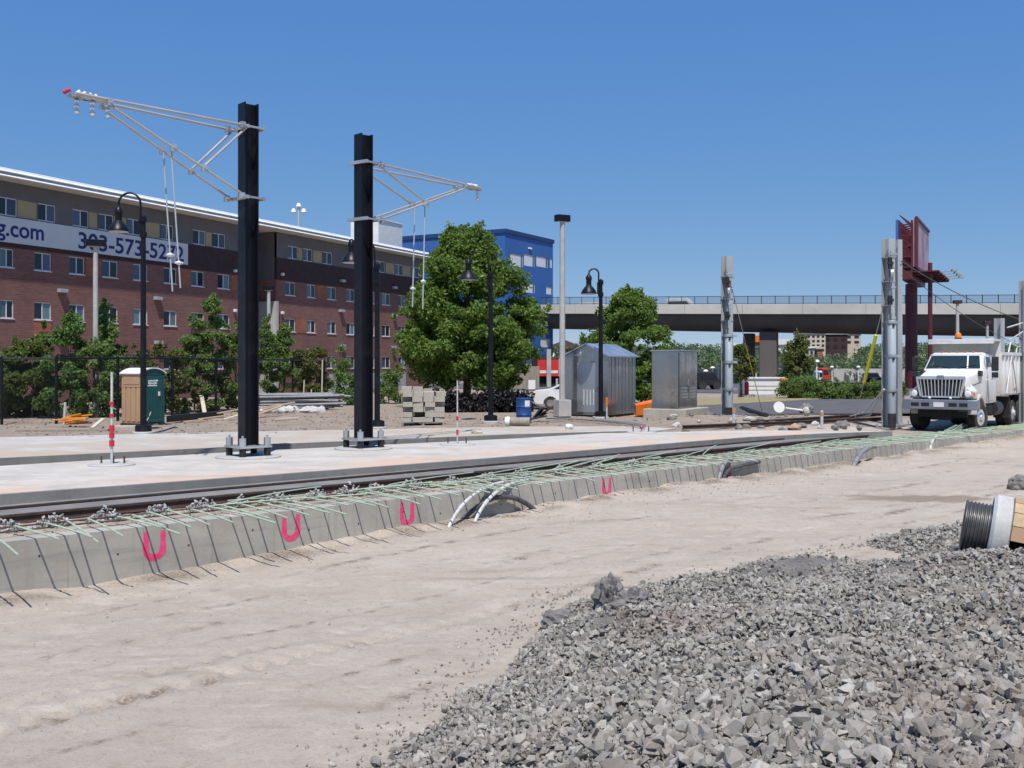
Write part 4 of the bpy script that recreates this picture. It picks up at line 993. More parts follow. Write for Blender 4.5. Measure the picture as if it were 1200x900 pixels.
deline(131, 545, 436, [(0.50, 0.14, 1.9), (0.68, 0.12, 1.9), (0.84, 0.16, 1.8), (1.15, 0.07, 1.6), (1.42, 0.08, 1.7)], 'white marker post with many red bands on the platform, left', 0.031)
deline(536, 521, 446, [(0.36, 0.14, 1.5), (0.76, 0.12, 1.5)], 'thin weathered marker post with two red bands on the mid platform', 0.022)
deline(752, 507, 499, [(0.17, 0.06, 2.2)], 'tiny red capped stub among bolts on the white platform', 0.03)
deline(711, 491, 467, [(0.75, 0.4, 1.3)], 'orange topped post by the corner of the metal hut', 0.035, False)
deline(768, 490, 466, [(0.86, 0.14, 1.2), (0.08, 0.12, 1.5)], 'white post with orange tip before the orange barrier', 0.05, False)
deline(860, 500.5, 480, [(0.62, 0.18, 1.15)], 'white and red stub post at the foot of the lone grey mast', 0.06, False)
deline(963, 501.5, 480, [(0.55, 0.12, 1.2)], 'dirty white stub post beside the rusty rail near the yellow guy', 0.06, False)
# ================================================================= portable toilet
p = gp(165.5, 498.5, 0.0)
t = empty('portable_toilet', (p.x - .20, p.y + 0.75, gz(p.x, p.y + 0.75)), R(60), 'portable toilet with tan side, dark green door and white roof', 'portable toilet')
W, D, H = 1.10, 1.12, 2.02          # door faces local -y... rotated to the right of the picture; tan side is local -x
def tp(name, m, f, par=None, bev=0.0, smooth=False):
    b = MB(); f(b); return b.build(name, MT[m], par if par is not None else t, bevel=bev, smooth=smooth)
tp('base', 'blackpl', lambda b: b.bx(-W/2-.03, W/2+.03, -D/2-.03, D/2+.03, 0.0, 0.10))
def sidewall(b):
    b.bx(-W/2, -W/2+.04, -D/2, D/2, 0.1, H)
    for y in (-0.42, -0.14, 0.14, 0.42): b.bx(-W/2-.025, -W/2-.001, y - .10, y + .10, 0.18, 1.48)
    b.bx(-W/2-.03, -W/2-.001, -D/2+.03, D/2-.03, 1.50, 1.54); b.bx(-W/2-.015, -W/2-.001, -D/2+.12, D/2-.12, 1.60, 1.92)
    b.bx(W/2-.04, W/2, -D/2, D/2, 0.1, H); b.bx(-W/2+.04, W/2-.04, D/2-.04, D/2, 0.1, H)
tp('side_wall', 'tan', sidewall, bev=0.006)
def frame(b):
    b.bx(-W/2+.001, -W/2+.10, -D/2-.02, -D/2+.05, 0.1, H); b.bx(W/2-.10, W/2-.001, -D/2-.02, -D/2+.05, 0.1, H)
    b.prism([(-W/2, -D/2-.02), (W/2, -D/2-.02), (W/2, -D/2+.05), (-W/2, -D/2+.05)], H - .06, H)
    b.extr([(-W/2, H), (W/2, H), (W/2 - .12, H + .10), (0, H + .19), (-W/2 + .12, H + .10)], 'y', -D/2 - .02, -D/2 + .04)
tp('door_frame', 'teal', frame)
def door(b):
    b.bx(-W/2+.105, W/2-.105, -D/2-.012, -D/2+.03, 0.13, H-.065)
    for x in (-.24, -.08, .08, .24): b.bx(x-.035, x+.035, -D/2-.03, -D/2-.013, 0.35, 1.35)
dr = tp('door', 'teal', door, bev=0.005)
tp('handle', 'white', lambda b: b.bx(.22, .30, -D/2-.06, -D/2-.031, 1.15, 1.32), dr)
def letters(b):
    r2 = random.Random(2)
    for z, xa, xb in ((1.71, -.24, .20), (1.62, -.24, .17), (1.53, -.26, .16)):
        x = xa
        while x < xb:
            w = r2.uniform(.025, .05); h = r2.choice((.05, .05, .07)); b.bx(x, x + w, -D/2-.018, -D/2-.0125, z, z + h); x += w + .012
tp('lettering', 'white', letters, dr)
def stick(b): b.beam((-.30, -D/2-.02, .22), (-.06, -D/2-.02, .62), .03, .012, up=(0, -1, 0))
tp('scratch_mark', 'white', stick, dr)
def roof(b):
    n = 10; prof = []
    for i in range(n + 1):
        u = -1 + 2 * i / n; prof.append((u * (W/2 + .06), H + .02 + .20 * (1 - abs(u) ** 2.2)))
    prof += [(W/2 + .06, H - .02), (-W/2 - .06, H - .02)]
    b.extr(prof, 'y', -D/2 + .045, D/2 + .06)
    p2 = [(u * 1.02, z + .012) for u, z in prof[:n + 1]] + [(u * 1.0, z - .03) for u, z in prof[:n + 1]][::-1]
    b.extr(p2, 'y', -D/2 - .07, -D/2 + .044)
tp('roof', 'white', roof, smooth=True)

# ================================================================= chain link fence
FX = [(-30, 44), (2, 40.5), (66, 41), (138, 42.6), (202, 46), (253, 49), (300, 53), (343, 58), (380, 66)]
fp = []
for px, d in FX:
    if px < 0: x, y = -24.5, 40.2
    else: x, y = (px - 600) / 1200.0 * d, d
    fp.append((x, y, gz(x, y)))
t = empty('chain_link_fence', (0, 0, 0), 0, 'black chain link fence with posts and top rail before the green shrubs', 'fence')
FH = 2.62
for i, (x, y, z) in enumerate(fp):
    b = MB(); b.lathe([(0.06, z - 0.1), (0.06, FH + z + 0.06), (0.02, FH + z + 0.09)], 10, (x, y, 0)); b.build('post', MT['black'], t, smooth=True)
for (x, y, z), (x2, y2, z2) in zip(fp[:-1], fp[1:]):
    b = MB(); b.tube([(x, y, FH + z), (x2, y2, FH + z2)], 0.042, 8); b.build('top_rail', MT['black'], t, smooth=True)
    L = math.hypot(x2 - x, y2 - y); b = MB(); b.add([(x, y - .04, z + .03), (x2, y2 - .04, z2 + .03), (x2, y2 - .04, FH + z2), (x, y - .04, FH + z)], [(0, 1, 2, 3)])
    o = b.build('wire_mesh', MT['chain'], t); uv = o.data.uv_layers.new(name='UVMap')
    for li, c in enumerate(((0, 0), (L, 0), (L, FH), (0, FH))): uv.data[li].uv = c

# ================================================================= timber, pipes and litter behind the platform
def plank(px0, py0, px1, py1, m, label, group, w=0.22, h=0.05, z0=0.04, z1=0.04, zz=0.0):
    a, q = gp(px0, py0, 0), gp(px1, py1, 0); q.y = a.y + .22 * (q.y - a.y); q.x = (px1 - 600) / 1200 * q.y; a.z = gz(a.x, a.y) + z0; q.z = gz(q.x, q.y) + z1
    b = MB(); b.beam(a, q, w, h); o = b.build('timber', MT[m], None, bevel=0.006); return tag(o, label, 'timber', group)
GT = 'timber lying behind the far pavement'
plank(20, 504, 128, 502, 'oldwood', 'long weathered board lying below the orange mesh bundle', GT, 0.35, 0.10)
plank(108, 502, 121, 496, 'palewood', 'short pale board propped up left of the toilet', GT, 0.15, 0.05, 0.06, 0.35)
plank(130, 500, 166, 500.5, 'palewood', 'pale board along the foot of the toilet', GT, 0.25, 0.08)
b = MB(); p = gp(75, 497); b.tube([(p.x, p.y, 0), (p.x + .05, p.y, 0.85)], 0.05, 8); tag(b.build('stub_pipe', MT['pvc'], smooth=True), 'white pipe stub standing behind the orange mesh bundle', 'pipe')
t = empty('mesh_bundle', (gp(82, 500).x, gp(82, 500).y + .2, 0), 0, 'crumpled bundle of orange safety mesh on the ground by the fence', 'safety mesh')
r2 = random.Random(5)
for k in range(9):
    b = MB(); a = Vector((r2.uniform(-.65, -.1), r2.uniform(-.3, .3), .08 + .035 * k)); e = Vector((r2.uniform(.2, .75), r2.uniform(-.3, .3), .12 + .045 * k))
    b.beam(a, e, r2.uniform(.12, .25), .05); o = b.build('fold', MT['amber' if k % 3 else 'orange'], t, bevel=0.015)
GL2 = 'loose timber around the digging'
lst = [(232, 493, 262, 490, 'wood', .1, .2), (240, 487, 236, 478, 'palewood', .1, .9), (255, 490, 282, 485, 'wood', .2, .35), (262, 492, 280, 488, 'palewood', .05, .2), (215, 494, 238, 492, 'wood', .05, .1),
       (300, 489, 330, 482, 'wood', .15, .45), (310, 487, 342, 478, 'oldwood', .3, .5), (322, 492, 350, 489, 'palewood', .05, .08), (305, 484, 345, 479, 'wood', .3, .5), (285, 491, 303, 488, 'palewood', .1, .2)]
for k, (a0, b0, a1, b1, m, z0, z1) in enumerate(lst):
    plank(a0, b0, a1, b1, m, ['sawn board tossed on the spoil right of the toilet', 'pale offcut standing askew among the boards', 'sawn board in the heap left of the taller black mast', 'pale thin board at the foot of the heap left of the black mast', 'short sawn board by the dark trench beside the toilet', 'yellowish board leaning on the pipe stack right of the black mast', 'grey weathered board leaning on the pipe stack', 'pale board flat before the pipe stack', 'sawn board under the grey pipes', 'pale board behind the taller black mast'][k], GL2, 0.18, 0.05, z0, z1)
b = MB(); p0, p1 = gp(195, 495), gp(262, 489); b.prism([(p0.x, p0.y), (p1.x, p1.y), (p1.x - .3, p1.y + .9), (p0.x, p0.y + .9)], 0.0, 0.26)
tag(b.build('trench_form', MT['dark']), 'low dark formwork edge running right from the toilet', 'formwork')
GP = 'grey pipes stacked before the shrubs'
for k in range(34):
    row = k % 6; j = k // 6; c = .5 * (row % 2)
    a = Vector((-13.4 + rnd.uniform(-.5, .5), 52.6 + (j + c) * .17, .14 + row * .125)); q = a + Vector((4.0 + rnd.uniform(-.5, .7), 0.5 + rnd.uniform(-.1, .1), rnd.uniform(-.10, .08)))
    b = MB(); b.tube([a, a.lerp(q, .5) + Vector((0, 0, rnd.uniform(-.04, .04))), q], 0.068, 8); tag(b.build('pipe', MT['greypipe'], smooth=True), 'long grey pipe in the low stack behind the black masts', 'pipe', GP)
for k in range(16):
    x, y = rnd.uniform(-12.3, -9.2), rnd.uniform(49.5, 51.2)
    lump('rubble_chunk', (x, y, gz(x, y) + .12), (rnd.uniform(.15, .4), rnd.uniform(.12, .25), rnd.uniform(.1, .24)), MT['rubble'], 'pale broken concrete chunk dumped in front of the grey pipes', 'rubble', 60 + k, .4, 2)['group'] = 'pale rubble before the pipes'
for k, (px, py, h) in enumerate(((355.5, 478, 1.5), (364, 478, 1.0), (377, 477, 2.6))):
    q = gp(px, py); b = MB(); b.beam((q.x, q.y, 0), (q.x + .05, q.y, h), .10, .06); tag(b.build('stake', MT['palewood']), ['thin pale stake behind the pipes, middle height', 'short pale stake behind the pipes', 'tallest pale stake at the fence corner'][k], 'stake')

# ================================================================= concrete blocks on a pallet
p = gp(494, 497.5); pr = R(6)
t = empty('pallet', (p.x, p.y + .55, gz(p.x, p.y + .5)), pr, 'low weathered wooden pallet under the concrete blocks', 'pallet')
for k in range(7): b = MB(); b.bx(-.86, .86, -.55 + k * .165, -.55 + k * .165 + .12, .10, .125); b.build('deck_board', MT['oldwood'], t)
for x in (-.80, 0, .80): b = MB(); b.bx(x - .05, x + .05, -.55, .56, .0, .099); b.build('runner', MT['oldwood'], t)
def block_mesh():
    b = MB(); L, w, h = .39, .19, .19; o = .035
    b.bx(-L/2, L/2, -w/2, -w/2 + o, 0, h); b.bx(-L/2, L/2, w/2 - o, w/2, 0, h)
    for x in (-L/2, -o/2, L/2 - o): b.bx(x, x + o, -w/2 + o, w/2 - o, 0, h)
    return b
bm0 = None; r2 = random.Random(9)
for row in range(7):
    for col in range(4):
        for dep in range(3):
            if row == 6 and not (col == 0 or (col == 1 and dep == 1)): continue
            if row == 5 and col == 3 and dep == 0: continue
            if (row, col, dep) in ((3, 3, 0), (1, 1, 0), (4, 0, 0), (2, 0, 0)) : continue
            if 0 < dep < 2 and row < 5 and col not in (0, 3): continue
            if bm0 is None: o = bm0 = block_mesh().build('concrete_block', MT['cmu'], bevel=0.006)
            else: o = bm0.copy(); COL.objects.link(o)
            lx = -.63 + col * .42 + (.04 if row % 2 else 0) + r2.uniform(-.03, .03); ly = -.38 + dep * .36 + r2.uniform(-.04, .04)
            c, s = math.cos(pr), math.sin(pr)
            o.location = (p.x + c * lx - s * ly, p.y + .55 + s * lx + c * ly, gz(p.x, p.y + .5) + .127 + row * .197)
            o.scale = (1.0, 1.75, 1.0); o.rotation_euler = (0, 0, pr + r2.uniform(-.06, .06))
            tag(o, 'tan grey concrete block in the stack on the pallet', 'concrete block', 'concrete blocks stacked on the pallet')

# ================================================================= barrel and pipe end
p = gp(614, 495.5); t = empty('barrel', (p.x, p.y + .3, gz(p.x, p.y)), 0, 'upright blue drum with a white label by the white car', 'barrel')
Hb = HC + (HZ - 466) * p.y / 1200; rr = .31
prof = [(rr * .96, 0), (rr, .02)]
for z in (.34, .66): prof += [(rr, Hb * z - .03), (rr * 1.05, Hb * z), (rr, Hb * z + .03)]
prof += [(rr, Hb - .03), (rr * 1.03, Hb - .015), (rr * .98, Hb)]
b = MB(); b.lathe(prof, 28); b.build('drum', MT['barrel'], t, smooth=True)
b = MB()
for i in range(6):
    a0, a1 = -1.45 + i * .12, -1.45 + (i + 1) * .12; R2 = rr + .008
    b.add([(R2 * math.cos(a0), R2 * math.sin(a0), Hb - .36), (R2 * math.cos(a1), R2 * math.sin(a1), Hb - .36), (R2 * math.cos(a1), R2 * math.sin(a1), Hb - .09), (R2 * math.cos(a0), R2 * math.sin(a0), Hb - .09)], [(0, 1, 2, 3)])
b.build('label_sticker', MT['white'], t)
b = MB(); b.lathe([(.27, Hb - .02), (.27, Hb + .005)], 20); b.build('lid', MT['barrel'], t)
p = gp(610, 499.5); t = empty('pipe_offcut', (p.x, p.y, .17), R(-8), 'short hollow pipe offcut lying before the blue drum', 'pipe')
b = MB(); n = 20; vs = []; fs = []
for (x, r_) in ((-.4, .16), (.36, .17), (.36, .13), (-.4, .12)):
    for k in range(n): a = 2 * math.pi * k / n; vs.append((x, r_ * math.cos(a), r_ * math.sin(a)))
for i in range(4):
    for k in range(n): fs.append((i * n + k, i * n + (k + 1) % n, ((i + 1) % 4) * n + (k + 1) % n, ((i + 1) % 4) * n + k))
b.add(vs, fs); b.build('tube', MT['oldwood'], t, smooth=True)
b = MB(); b.lathe([(.18, -.02), (.20, .06), (.17, .16), (.06, .2)], 16, (-.42, 0, 0), Matrix.Rotation(R(-90), 3, 'Y')); b.build('cap', MT['white'], t, smooth=True)
p = gp(633, 494); t = empty('tarp', (p.x, p.y + .3, 0), 0, 'black crumpled plastic sheet on the grass behind the blue drum', 'plastic sheet')
for k in range(5): b = MB(); b.beam((r2.uniform(-.5, -.1), r2.uniform(-.2, .2), r2.uniform(.0, .2)), (r2.uniform(.1, .45), r2.uniform(-.2, .2), r2.uniform(.2, .75)), .3, .04); b.build('fold', MT['blackpl'], t, bevel=.01)

# ================================================================= white car behind the hut
p = gp(625, 479.5); t = empty('parked_car', (p.x + 2.35, p.y + .9, 0), R(-4), 'white saloon car parked behind the blue drum, half hidden by the hut', 'car')
prof = [(-2.32, .42), (-2.36, .62), (-2.30, .90), (-2.18, .97), (-1.55, 1.03), (-1.30, 1.12), (-.72, 1.40), (-.20, 1.45), (.45, 1.43), (1.15, 1.02), (1.9, .90), (2.25, .76), (2.32, .50), (2.25, .28), (1.8, .24)]
for cx in (1.42, -1.40):
    prof += [(cx + .36, .24)] + [(cx + .36 * math.cos(a), .30 + .36 * math.sin(a)) for a in [math.pi * i / 8 for i in range(9)]] + [(cx - .36, .24)]
prof += [(-2.1, .26)]
def body(b):
    n = len(prof); vs = []
    for y, k in ((-.88, 1.0), (.88, 1.0)):
        for (x, z) in prof: vs.append((x, y * (1 - max(0, z - .95) * .36), z))
    b.add(vs, [tuple(range(n)), tuple(range(2 * n - 1, n - 1, -1))] + [(i, i + n, (i + 1) % n + n, (i + 1) % n) for i in range(n)])
b = MB(); body(b); b.build('body', MT['truckwhite'], t, bevel=.03, smooth=True)
def win(name, poly):
    for s in (-1, 1):
        b = MB(); y = lambda z: s * (.88 * (1 - max(0, z - .95) * .36) + .012)
        b.add([(x, y(z), z) for x, z in poly], [tuple(range(len(poly)))]); b.build(name, MT['darkglass'], t)
win('side_window', [(-1.22, 1.05), (-.66, 1.36), (-.22, 1.40), (-.22, 1.05)]); win('side_window', [(-.16, 1.05), (-.16, 1.40), (.42, 1.37), (.98, 1.05)])
for cx in (1.42, -1.40):
    for s in (-1, 1):
        b = MB(); M = Matrix.Rotation(R(90), 3, 'X'); b.lathe([(.20, -.1), (.31, -.1), (.315, -.05), (.315, .1), (.2, .1)], 22, (cx, s * .80, .315), M); w = b.build('wheel', MT['rubber'], t, smooth=True)
        b = MB(); b.lathe([(.19, -.112), (.06, -.105), (.19, .112)], 16, (cx, s * .80, .315), M); b.build('rim', MT['chrome'], w)
for s in (-1, 1): b = MB(); b.bx(-2.36, -2.20, s * .62 - .2, s * .62 + .2, .74, .90); b.build('tail_light', MT['red'], t, bevel=.02)

# ================================================================= metal hut
p = gp(712.5, 488.5, 0); RZ = R(-30)
t = empty('equipment_hut', (p.x, p.y, gz(p.x, p.y) - .01), R(60), 'galvanised sheet metal hut with gable roof and vent slits', 'hut')
# local +x runs right-away along the long side, local +y runs left-away along the gable end
LX, LY, HE, HR = 3.1, 2.15, 2.74, 3.28
b = MB(); b.bx(0, LX, 0, LY, .10, HE); b.build('wall', MT['stainless'], t)
b = MB(); b.bx(.05, LX - .05, .05, LY - .05, 0, .099); b.build('skid', MT['dark'], t)
b = MB(); b.extr([(-.02, HE + .001), (LY + .02, HE + .001), (LY / 2, HR - .02)], 'x', -.01, LX + .01); b.build('gable', MT['aludoor'], t)
b = MB(); b.extr([(-.12, HE - .03), (LY / 2, HR), (LY + .12, HE - .03), (LY + .12, HE + .03), (LY / 2, HR + .05), (-.12, HE + .03)], 'x', -.12, LX + .12); b.build('roof', MT['roofmetal'], t)
for k in range(1, 8): b = MB(); b.bx(LX * k / 8 - .012, LX * k / 8 + .012, -.022, -.001, .12, HE - .04); b.build('seam', MT['stainless'], t)
b = MB(); b.bx(-.035, -.001, .42, 1.52, .22, 2.45); dr = b.build('door', MT['aludoor'], t, bevel=.006)
b = MB(); b.bx(-.09, -.036, .50, .58, 1.15, 1.35); b.build('handle', MT['chrome'], dr)
for k in range(4): b = MB(); b.bx(-.045, -.036, .66 + k * .16, .72 + k * .16, .55, 1.25); b.build('louvre', MT['pvc'], dr)
for k in range(5): b = MB(); b.bx(-.022, -.011, .72 + k * .15, .79 + k * .15, HE + .12, HE + .30); b.build('vent_slit', MT['pvc'], t)
b = MB(); b.bx(-.30, -.001, .75, .80, 2.47, 2.52); b.build('drip_cap', MT['galv'], t)

# ================================================================= steel cabinet
p = gp(795, 484.5, .25)
t = empty('steel_cabinet', (p.x, p.y, gz(p.x, p.y)), R(60), 'square polished steel cabinet with twin doors on a concrete plinth', 'cabinet')
CX, CY = 2.3, 1.22; z0 = .34
b = MB(); b.bx(-.35, CX + .3, -.45, CY + .25, -.3, z0); b.build('plinth', MT['cmu'], t, bevel=.02)
b = MB(); b.bx(0, CX, 0, CY, z0 + .001, 2.80); b.build('case', MT['polished'], t, bevel=.01)
b = MB(); b.bx(-.05, CX + .05, -.05, CY + .05, 2.801, 2.86); b.build('lid', MT['aludoor'], t, bevel=.01)
for x0, x1 in ((.06, CX / 2 - .01), (CX / 2 + .01, CX - .06)):
    b = MB(); b.bx(x0, x1, -.03, -.001, z0 + .08, 2.72); d_ = b.build('door', MT['polished'], t, bevel=.006)
    for k in range(4): b = MB(); b.bx(x0 + .18, x1 - .18, -.045, -.031, z0 + .45 + k * .13, z0 + .53 + k * .13); b.build('louvre', MT['aludoor'], d_)
    if x0 < .1: b = MB(); b.bx(x1 - .16, x1 - .08, -.08, -.031, 1.35, 1.60); b.build('handle', MT['chrome'], d_)
# orange barrier between hut and cabinet
a, q = gp(745, 487.5), gp(767, 486.5); t = empty('barrier_board', (0, 0, 0), 0, 'bright orange plastic barrier sheet between the hut and the cabinet', 'barrier')
b = MB(); b.prism([(a.x, a.y), (q.x, q.y), (q.x + .05, q.y + .45), (a.x, a.y + .5)], [0, 0, 0, 0], [.50, .62, .75, .55]); b.build('sheet', MT['orange'], t, bevel=.04)
# tipped sign, cables, black pipes
p = gp(913, 489.5); t = empty('fallen_marker', (p.x, p.y, 0), 0, 'white round disc on a white stick lying tipped on the soil', 'marker')
b = MB(); b.lathe([(.24, -.02), (.25, 0), (.24, .02)], 28, (0, 0, .46), Matrix.Rotation(R(80), 3, 'X')); b.build('disc', MT['white'], t)
b = MB(); b.tube([(.28, 0, .42), (1.15, .1, .30)], .045, 8); b.build('stick', MT['white'], t, smooth=True)
b = MB(); b.lathe([(.16, -.1), (.22, .0), (.2, .12)], 14, (1.2, .1, .26), Matrix.Rotation(R(75), 3, 'Y')); b.build('foot', MT['concrete'], t)
p = gp(945, 485); lump('rubble_chunk', (p.x, p.y, .2), (.32, .25, .28), MT['clod'], 'brownish rubble chunk at the foot of the tipped white disc', 'rubble', 91, .35, 3)
for k in range(6):
    a = gp(868 + k * 2, 479 + k * 1.1); q = gp(888 + k * 2.2, 485.5 + k * .4); b = MB(); b.tube([(a.x, a.y, .12 + .06 * (k % 2) + gz(a.x, a.y)), (q.x, q.y, .1 + gz(q.x, q.y))], .085, 8)
    tag(b.build('black_pipe', MT['blackpl'], smooth=True), 'black plastic pipe in the small pile right of the lone grey mast', 'pipe', 'black pipes right of the grey mast')
for k in range(4):
    a = gp(640, 491.5 + k * .5); q = gp(756, 500 + k * 1.2); m_ = gp(716, 492.6 + k * .7)
    pts = [((1 - s) ** 2 * a + 2 * s * (1 - s) * m_ + s * s * q) for s in [i / 10 for i in range(11)]]
    b = MB(); b.tube([(v.x, v.y, .05 + .02 * k) for v in pts], .035, 8); tag(b.build('cable_run', MT['greypipe' if k % 2 else 'cable'], smooth=True), 'long cable lying in a loose bundle from the hut to the white platform', 'cable', 'cables from the hut to the platform')
for k, (px, py) in enumerate(((866, 506.5), (872, 505), (880, 504.5), (890, 504), (900, 503.8), (918, 503.5), (932, 503), (985, 501), (992, 502), (1000, 501.5), (1008, 503), (940, 500.5), (1018, 502))):
    q = gp(px, py); lump('rubble_chunk', (q.x, q.y, gz(q.x, q.y) + .08), (rnd.uniform(.12, .34), rnd.uniform(.1, .25), rnd.uniform(.08, .2)), MT['clod' if k % 3 else 'tan'], 'rubble chunk at the back edge of the white platform end', 'rubble', 120 + k, .4, 2)['group'] = 'rubble by the loose rails'
for k in range(26):
    px = rnd.uniform(785, 1030); q = gp(px, rnd.uniform(493, 502.5)); lump('rubble_chunk', (q.x, q.y, gz(q.x, q.y) + .05), (rnd.uniform(.07, .22), rnd.uniform(.06, .16), rnd.uniform(.05, .14)), MT[('clod', 'rubble', 'soil')[k % 3]], 'small rubble chunk on the soil around the loose rails', 'rubble', 170 + k, .4, 2)['group'] = 'small rubble behind the platform'
lump('rubble_chunk', (gp(667, 503).x, gp(667, 503).y, .08), (.16, .1, .12), MT['white'], 'white scrap lying on the far pavement before the metal hut', 'scrap', 150, .4, 2)
lump('rubble_chunk', (gp(559, 508).x, gp(559, 508).y, .05), (.2, .1, .08), MT['palewood'], 'pale scrap lying on the far pavement below the third lamp', 'scrap', 152, .4, 2)

# ================================================================= cable reel at the right
p = gp(1143, 614, -.62); d = 13.2
c = pd(1173, 627, d); zg = gz(c.x, c.y)
t = empty('cable_reel', (c.x + .10, c.y, c.z), R(-24), 'wooden reel with black cable and white lagging, cut by the right edge of the picture', 'cable reel')
MR = Matrix.Rotation(R(90), 3, 'Y')
prof = [(.20, -.62)]
for k in range(7): z = -.62 + k * .05; prof += [(.36, z + .004), (.385, z + .02), (.385, z + .032), (.36, z + .046)]
prof.append((.36, -.26)); 
b = MB(); b.lathe(prof, 36, (0, 0, 0), MR); b.build('cable_winding', MT['cable'], t, smooth=True)
b = MB(); b.lathe([(.36, -.265), (.50, -.262), (.545, -.22), (.545, -.02), (.50, .0), (.36, .0)], 40, (0, 0, 0), MR); b.build('white_lagging', MT['lagging'], t, smooth=True)
for k in range(16):
    a0, a1 = 2 * math.pi * k / 16 + .01, 2 * math.pi * (k + 1) / 16 - .01
    if k in (6, 9, 10, 11): continue
    vs = []
    for x in (.002, 1.1):
        for r_ in (.50, .545):
            for a in (a0, a1): vs.append((x, r_ * math.sin(a), r_ * math.cos(a)))
    b = MB(); b.add(vs, [(0, 1, 3, 2), (4, 6, 7, 5), (0, 4, 5, 1), (2, 3, 7, 6), (0, 2, 6, 4), (1, 5, 7, 3)]); b.build('lagging_board', MT['wood' if k % 3 else 'tan'], t)
b = MB(); b.lathe([(.30, -.2), (.30, 1.1)], 24, (0, 0, 0), MR); b.build('drum', MT['dark'], t)

bpy.data.objects['cable_reel'].scale = (.9, .9, .9); bpy.data.objects['cable_reel'].rotation_euler = (0, R(9), R(-24))
# ================================================================= dump truck
HD = R(38)
t = empty('dump_truck', (17.0, 39.9, -.245), 0, 'white dump truck with chrome grille and orange roof beacon facing the camera', 'truck')
t.rotation_euler = (0, 0, math.atan2(-math.cos(HD), -math.sin(HD)))    # local +x is forward
def tk(name, m, f, par=None, bev=0.0, smooth=False):
    b = MB(); f(b); return b.build(name, MT[m], par if par is not None else t, bevel=bev, smooth=smooth)
def loft(b, rings):
    """rings of equal length, skinned and capped"""
    n = len(rings[0]); vs = [p for r in rings for p in r]; fs = []
    for i in range(len(rings) - 1):
        for k in range(n): fs.append((i * n + k, i * n + (k + 1) % n, (i + 1) * n + (k + 1) % n, (i + 1) * n + k))
    fs += [tuple(range(n)), tuple(range(len(rings) * n - 1, (len(rings) - 1) * n - 1, -1))]; b.add(vs, fs)
tk('chassis', 'dark', lambda b: (b.bx(-7.2, .8, -.48, -.36, .75, 1.0), b.bx(-7.2, .8, .36, .48, .75, 1.0), b.bx(-.4, .9, -.36, .36, .45, 1.25), b.bx(-.10, .10, -1.0, 1.0, .42, .60), b.bx(.5, .85, -.9, .9, .55, .86), b.bx(-5.3, -4.3, -.5, .5, .45, .8), b.bx(-3.2, -1.6, -.7, .7, .55, 1.05)))
# hood: rings from the grille back to the cab
def ring(x, wt, wb, zt, zb, cr=.10):
    return [(x, -wb, zb), (x, -wb, zt - .45), (x, -wt, zt - cr), (x, -wt + cr, zt), (x, wt - cr, zt), (x, wt, zt - cr), (x, wb, zt - .45), (x, wb, zb)]
tk('hood', 'truckpaint', lambda b: loft(b, [ring(1.02, .84, .92, 2.10, 1.32), ring(.80, .88, .96, 2.17, 1.30), ring(.2, .96, 1.0, 2.25, 1.28), ring(-.62, 1.05, 1.06, 2.34, 1.26)]), bev=.03, smooth=True)
def fender(b):
    for s in (-1, 1):
        pts = []
        for i in range(11):
            a = math.pi * (.02 + .90 * i / 10); pts.append((math.cos(a) * .74, .62 + math.sin(a) * .82))
        inn = [(math.cos(math.pi * (.02 + .90 * i / 10)) * .62, .62 + math.sin(math.pi * (.02 + .90 * i / 10)) * .66) for i in range(11)]
        prof = pts + inn[::-1]; n = len(prof); vs = []
        for y in (.82, 1.24 - .03): 
            for (x, z) in prof: vs.append((x, s * y, z if z < 1.6 else z))
        b.add(vs, [(i, (i + 1) % n, (i + 1) % n + n, i + n) for i in range(n)] + [(i, i + 1, n - 2 - i, n - 1 - i) for i in range(10)] + [(n + i, n + i + 1, n + n - 2 - i, n + n - 1 - i) for i in range(10)])
tk('fender', 'truckpaint', fender, bev=.03, smooth=True)
tk('nose', 'truckpaint', lambda b: [loft(b, [[(.5, s * .90, 1.26), (.5, s * 1.20, 1.26), (.5, s * 1.20, 1.58), (.5, s * .94, 1.85)], [(.98, s * .86, 1.28), (.98, s * 1.16, 1.28), (.98, s * 1.14, 1.50), (.98, s * .90, 1.74)]]) for s in (-1, 1)], bev=.03, smooth=True)
gr = tk('grille', 'chrome', lambda b: (b.bx(1.03, 1.10, -.90, .90, 2.00, 2.12), b.bx(1.03, 1.10, -.70, .70, 1.30, 1.38), b.beam((1.065, -.86, 2.02), (1.065, -.72, 1.34), .10, .07, up=(1, 0, 0)), b.beam((1.065, .86, 2.02), (1.065, .72, 1.34), .10, .07, up=(1, 0, 0)), b.bx(1.03, 1.12, -.12, .12, 2.02, 2.16)), bev=.02)
tk('grille_opening', 'dark', lambda b: b.prism([(1.025, -.86), (1.045, -.86), (1.045, .86), (1.025, .86)], 1.36, 2.02), gr)
for k in range(12):
    y = -.74 + 1.48 * k / 11; tk('grille_bar', 'chrome', lambda b: b.beam((1.075, y, 2.0), (1.075, y * .88, 1.37), .036, .05, up=(1, 0, 0)), gr)
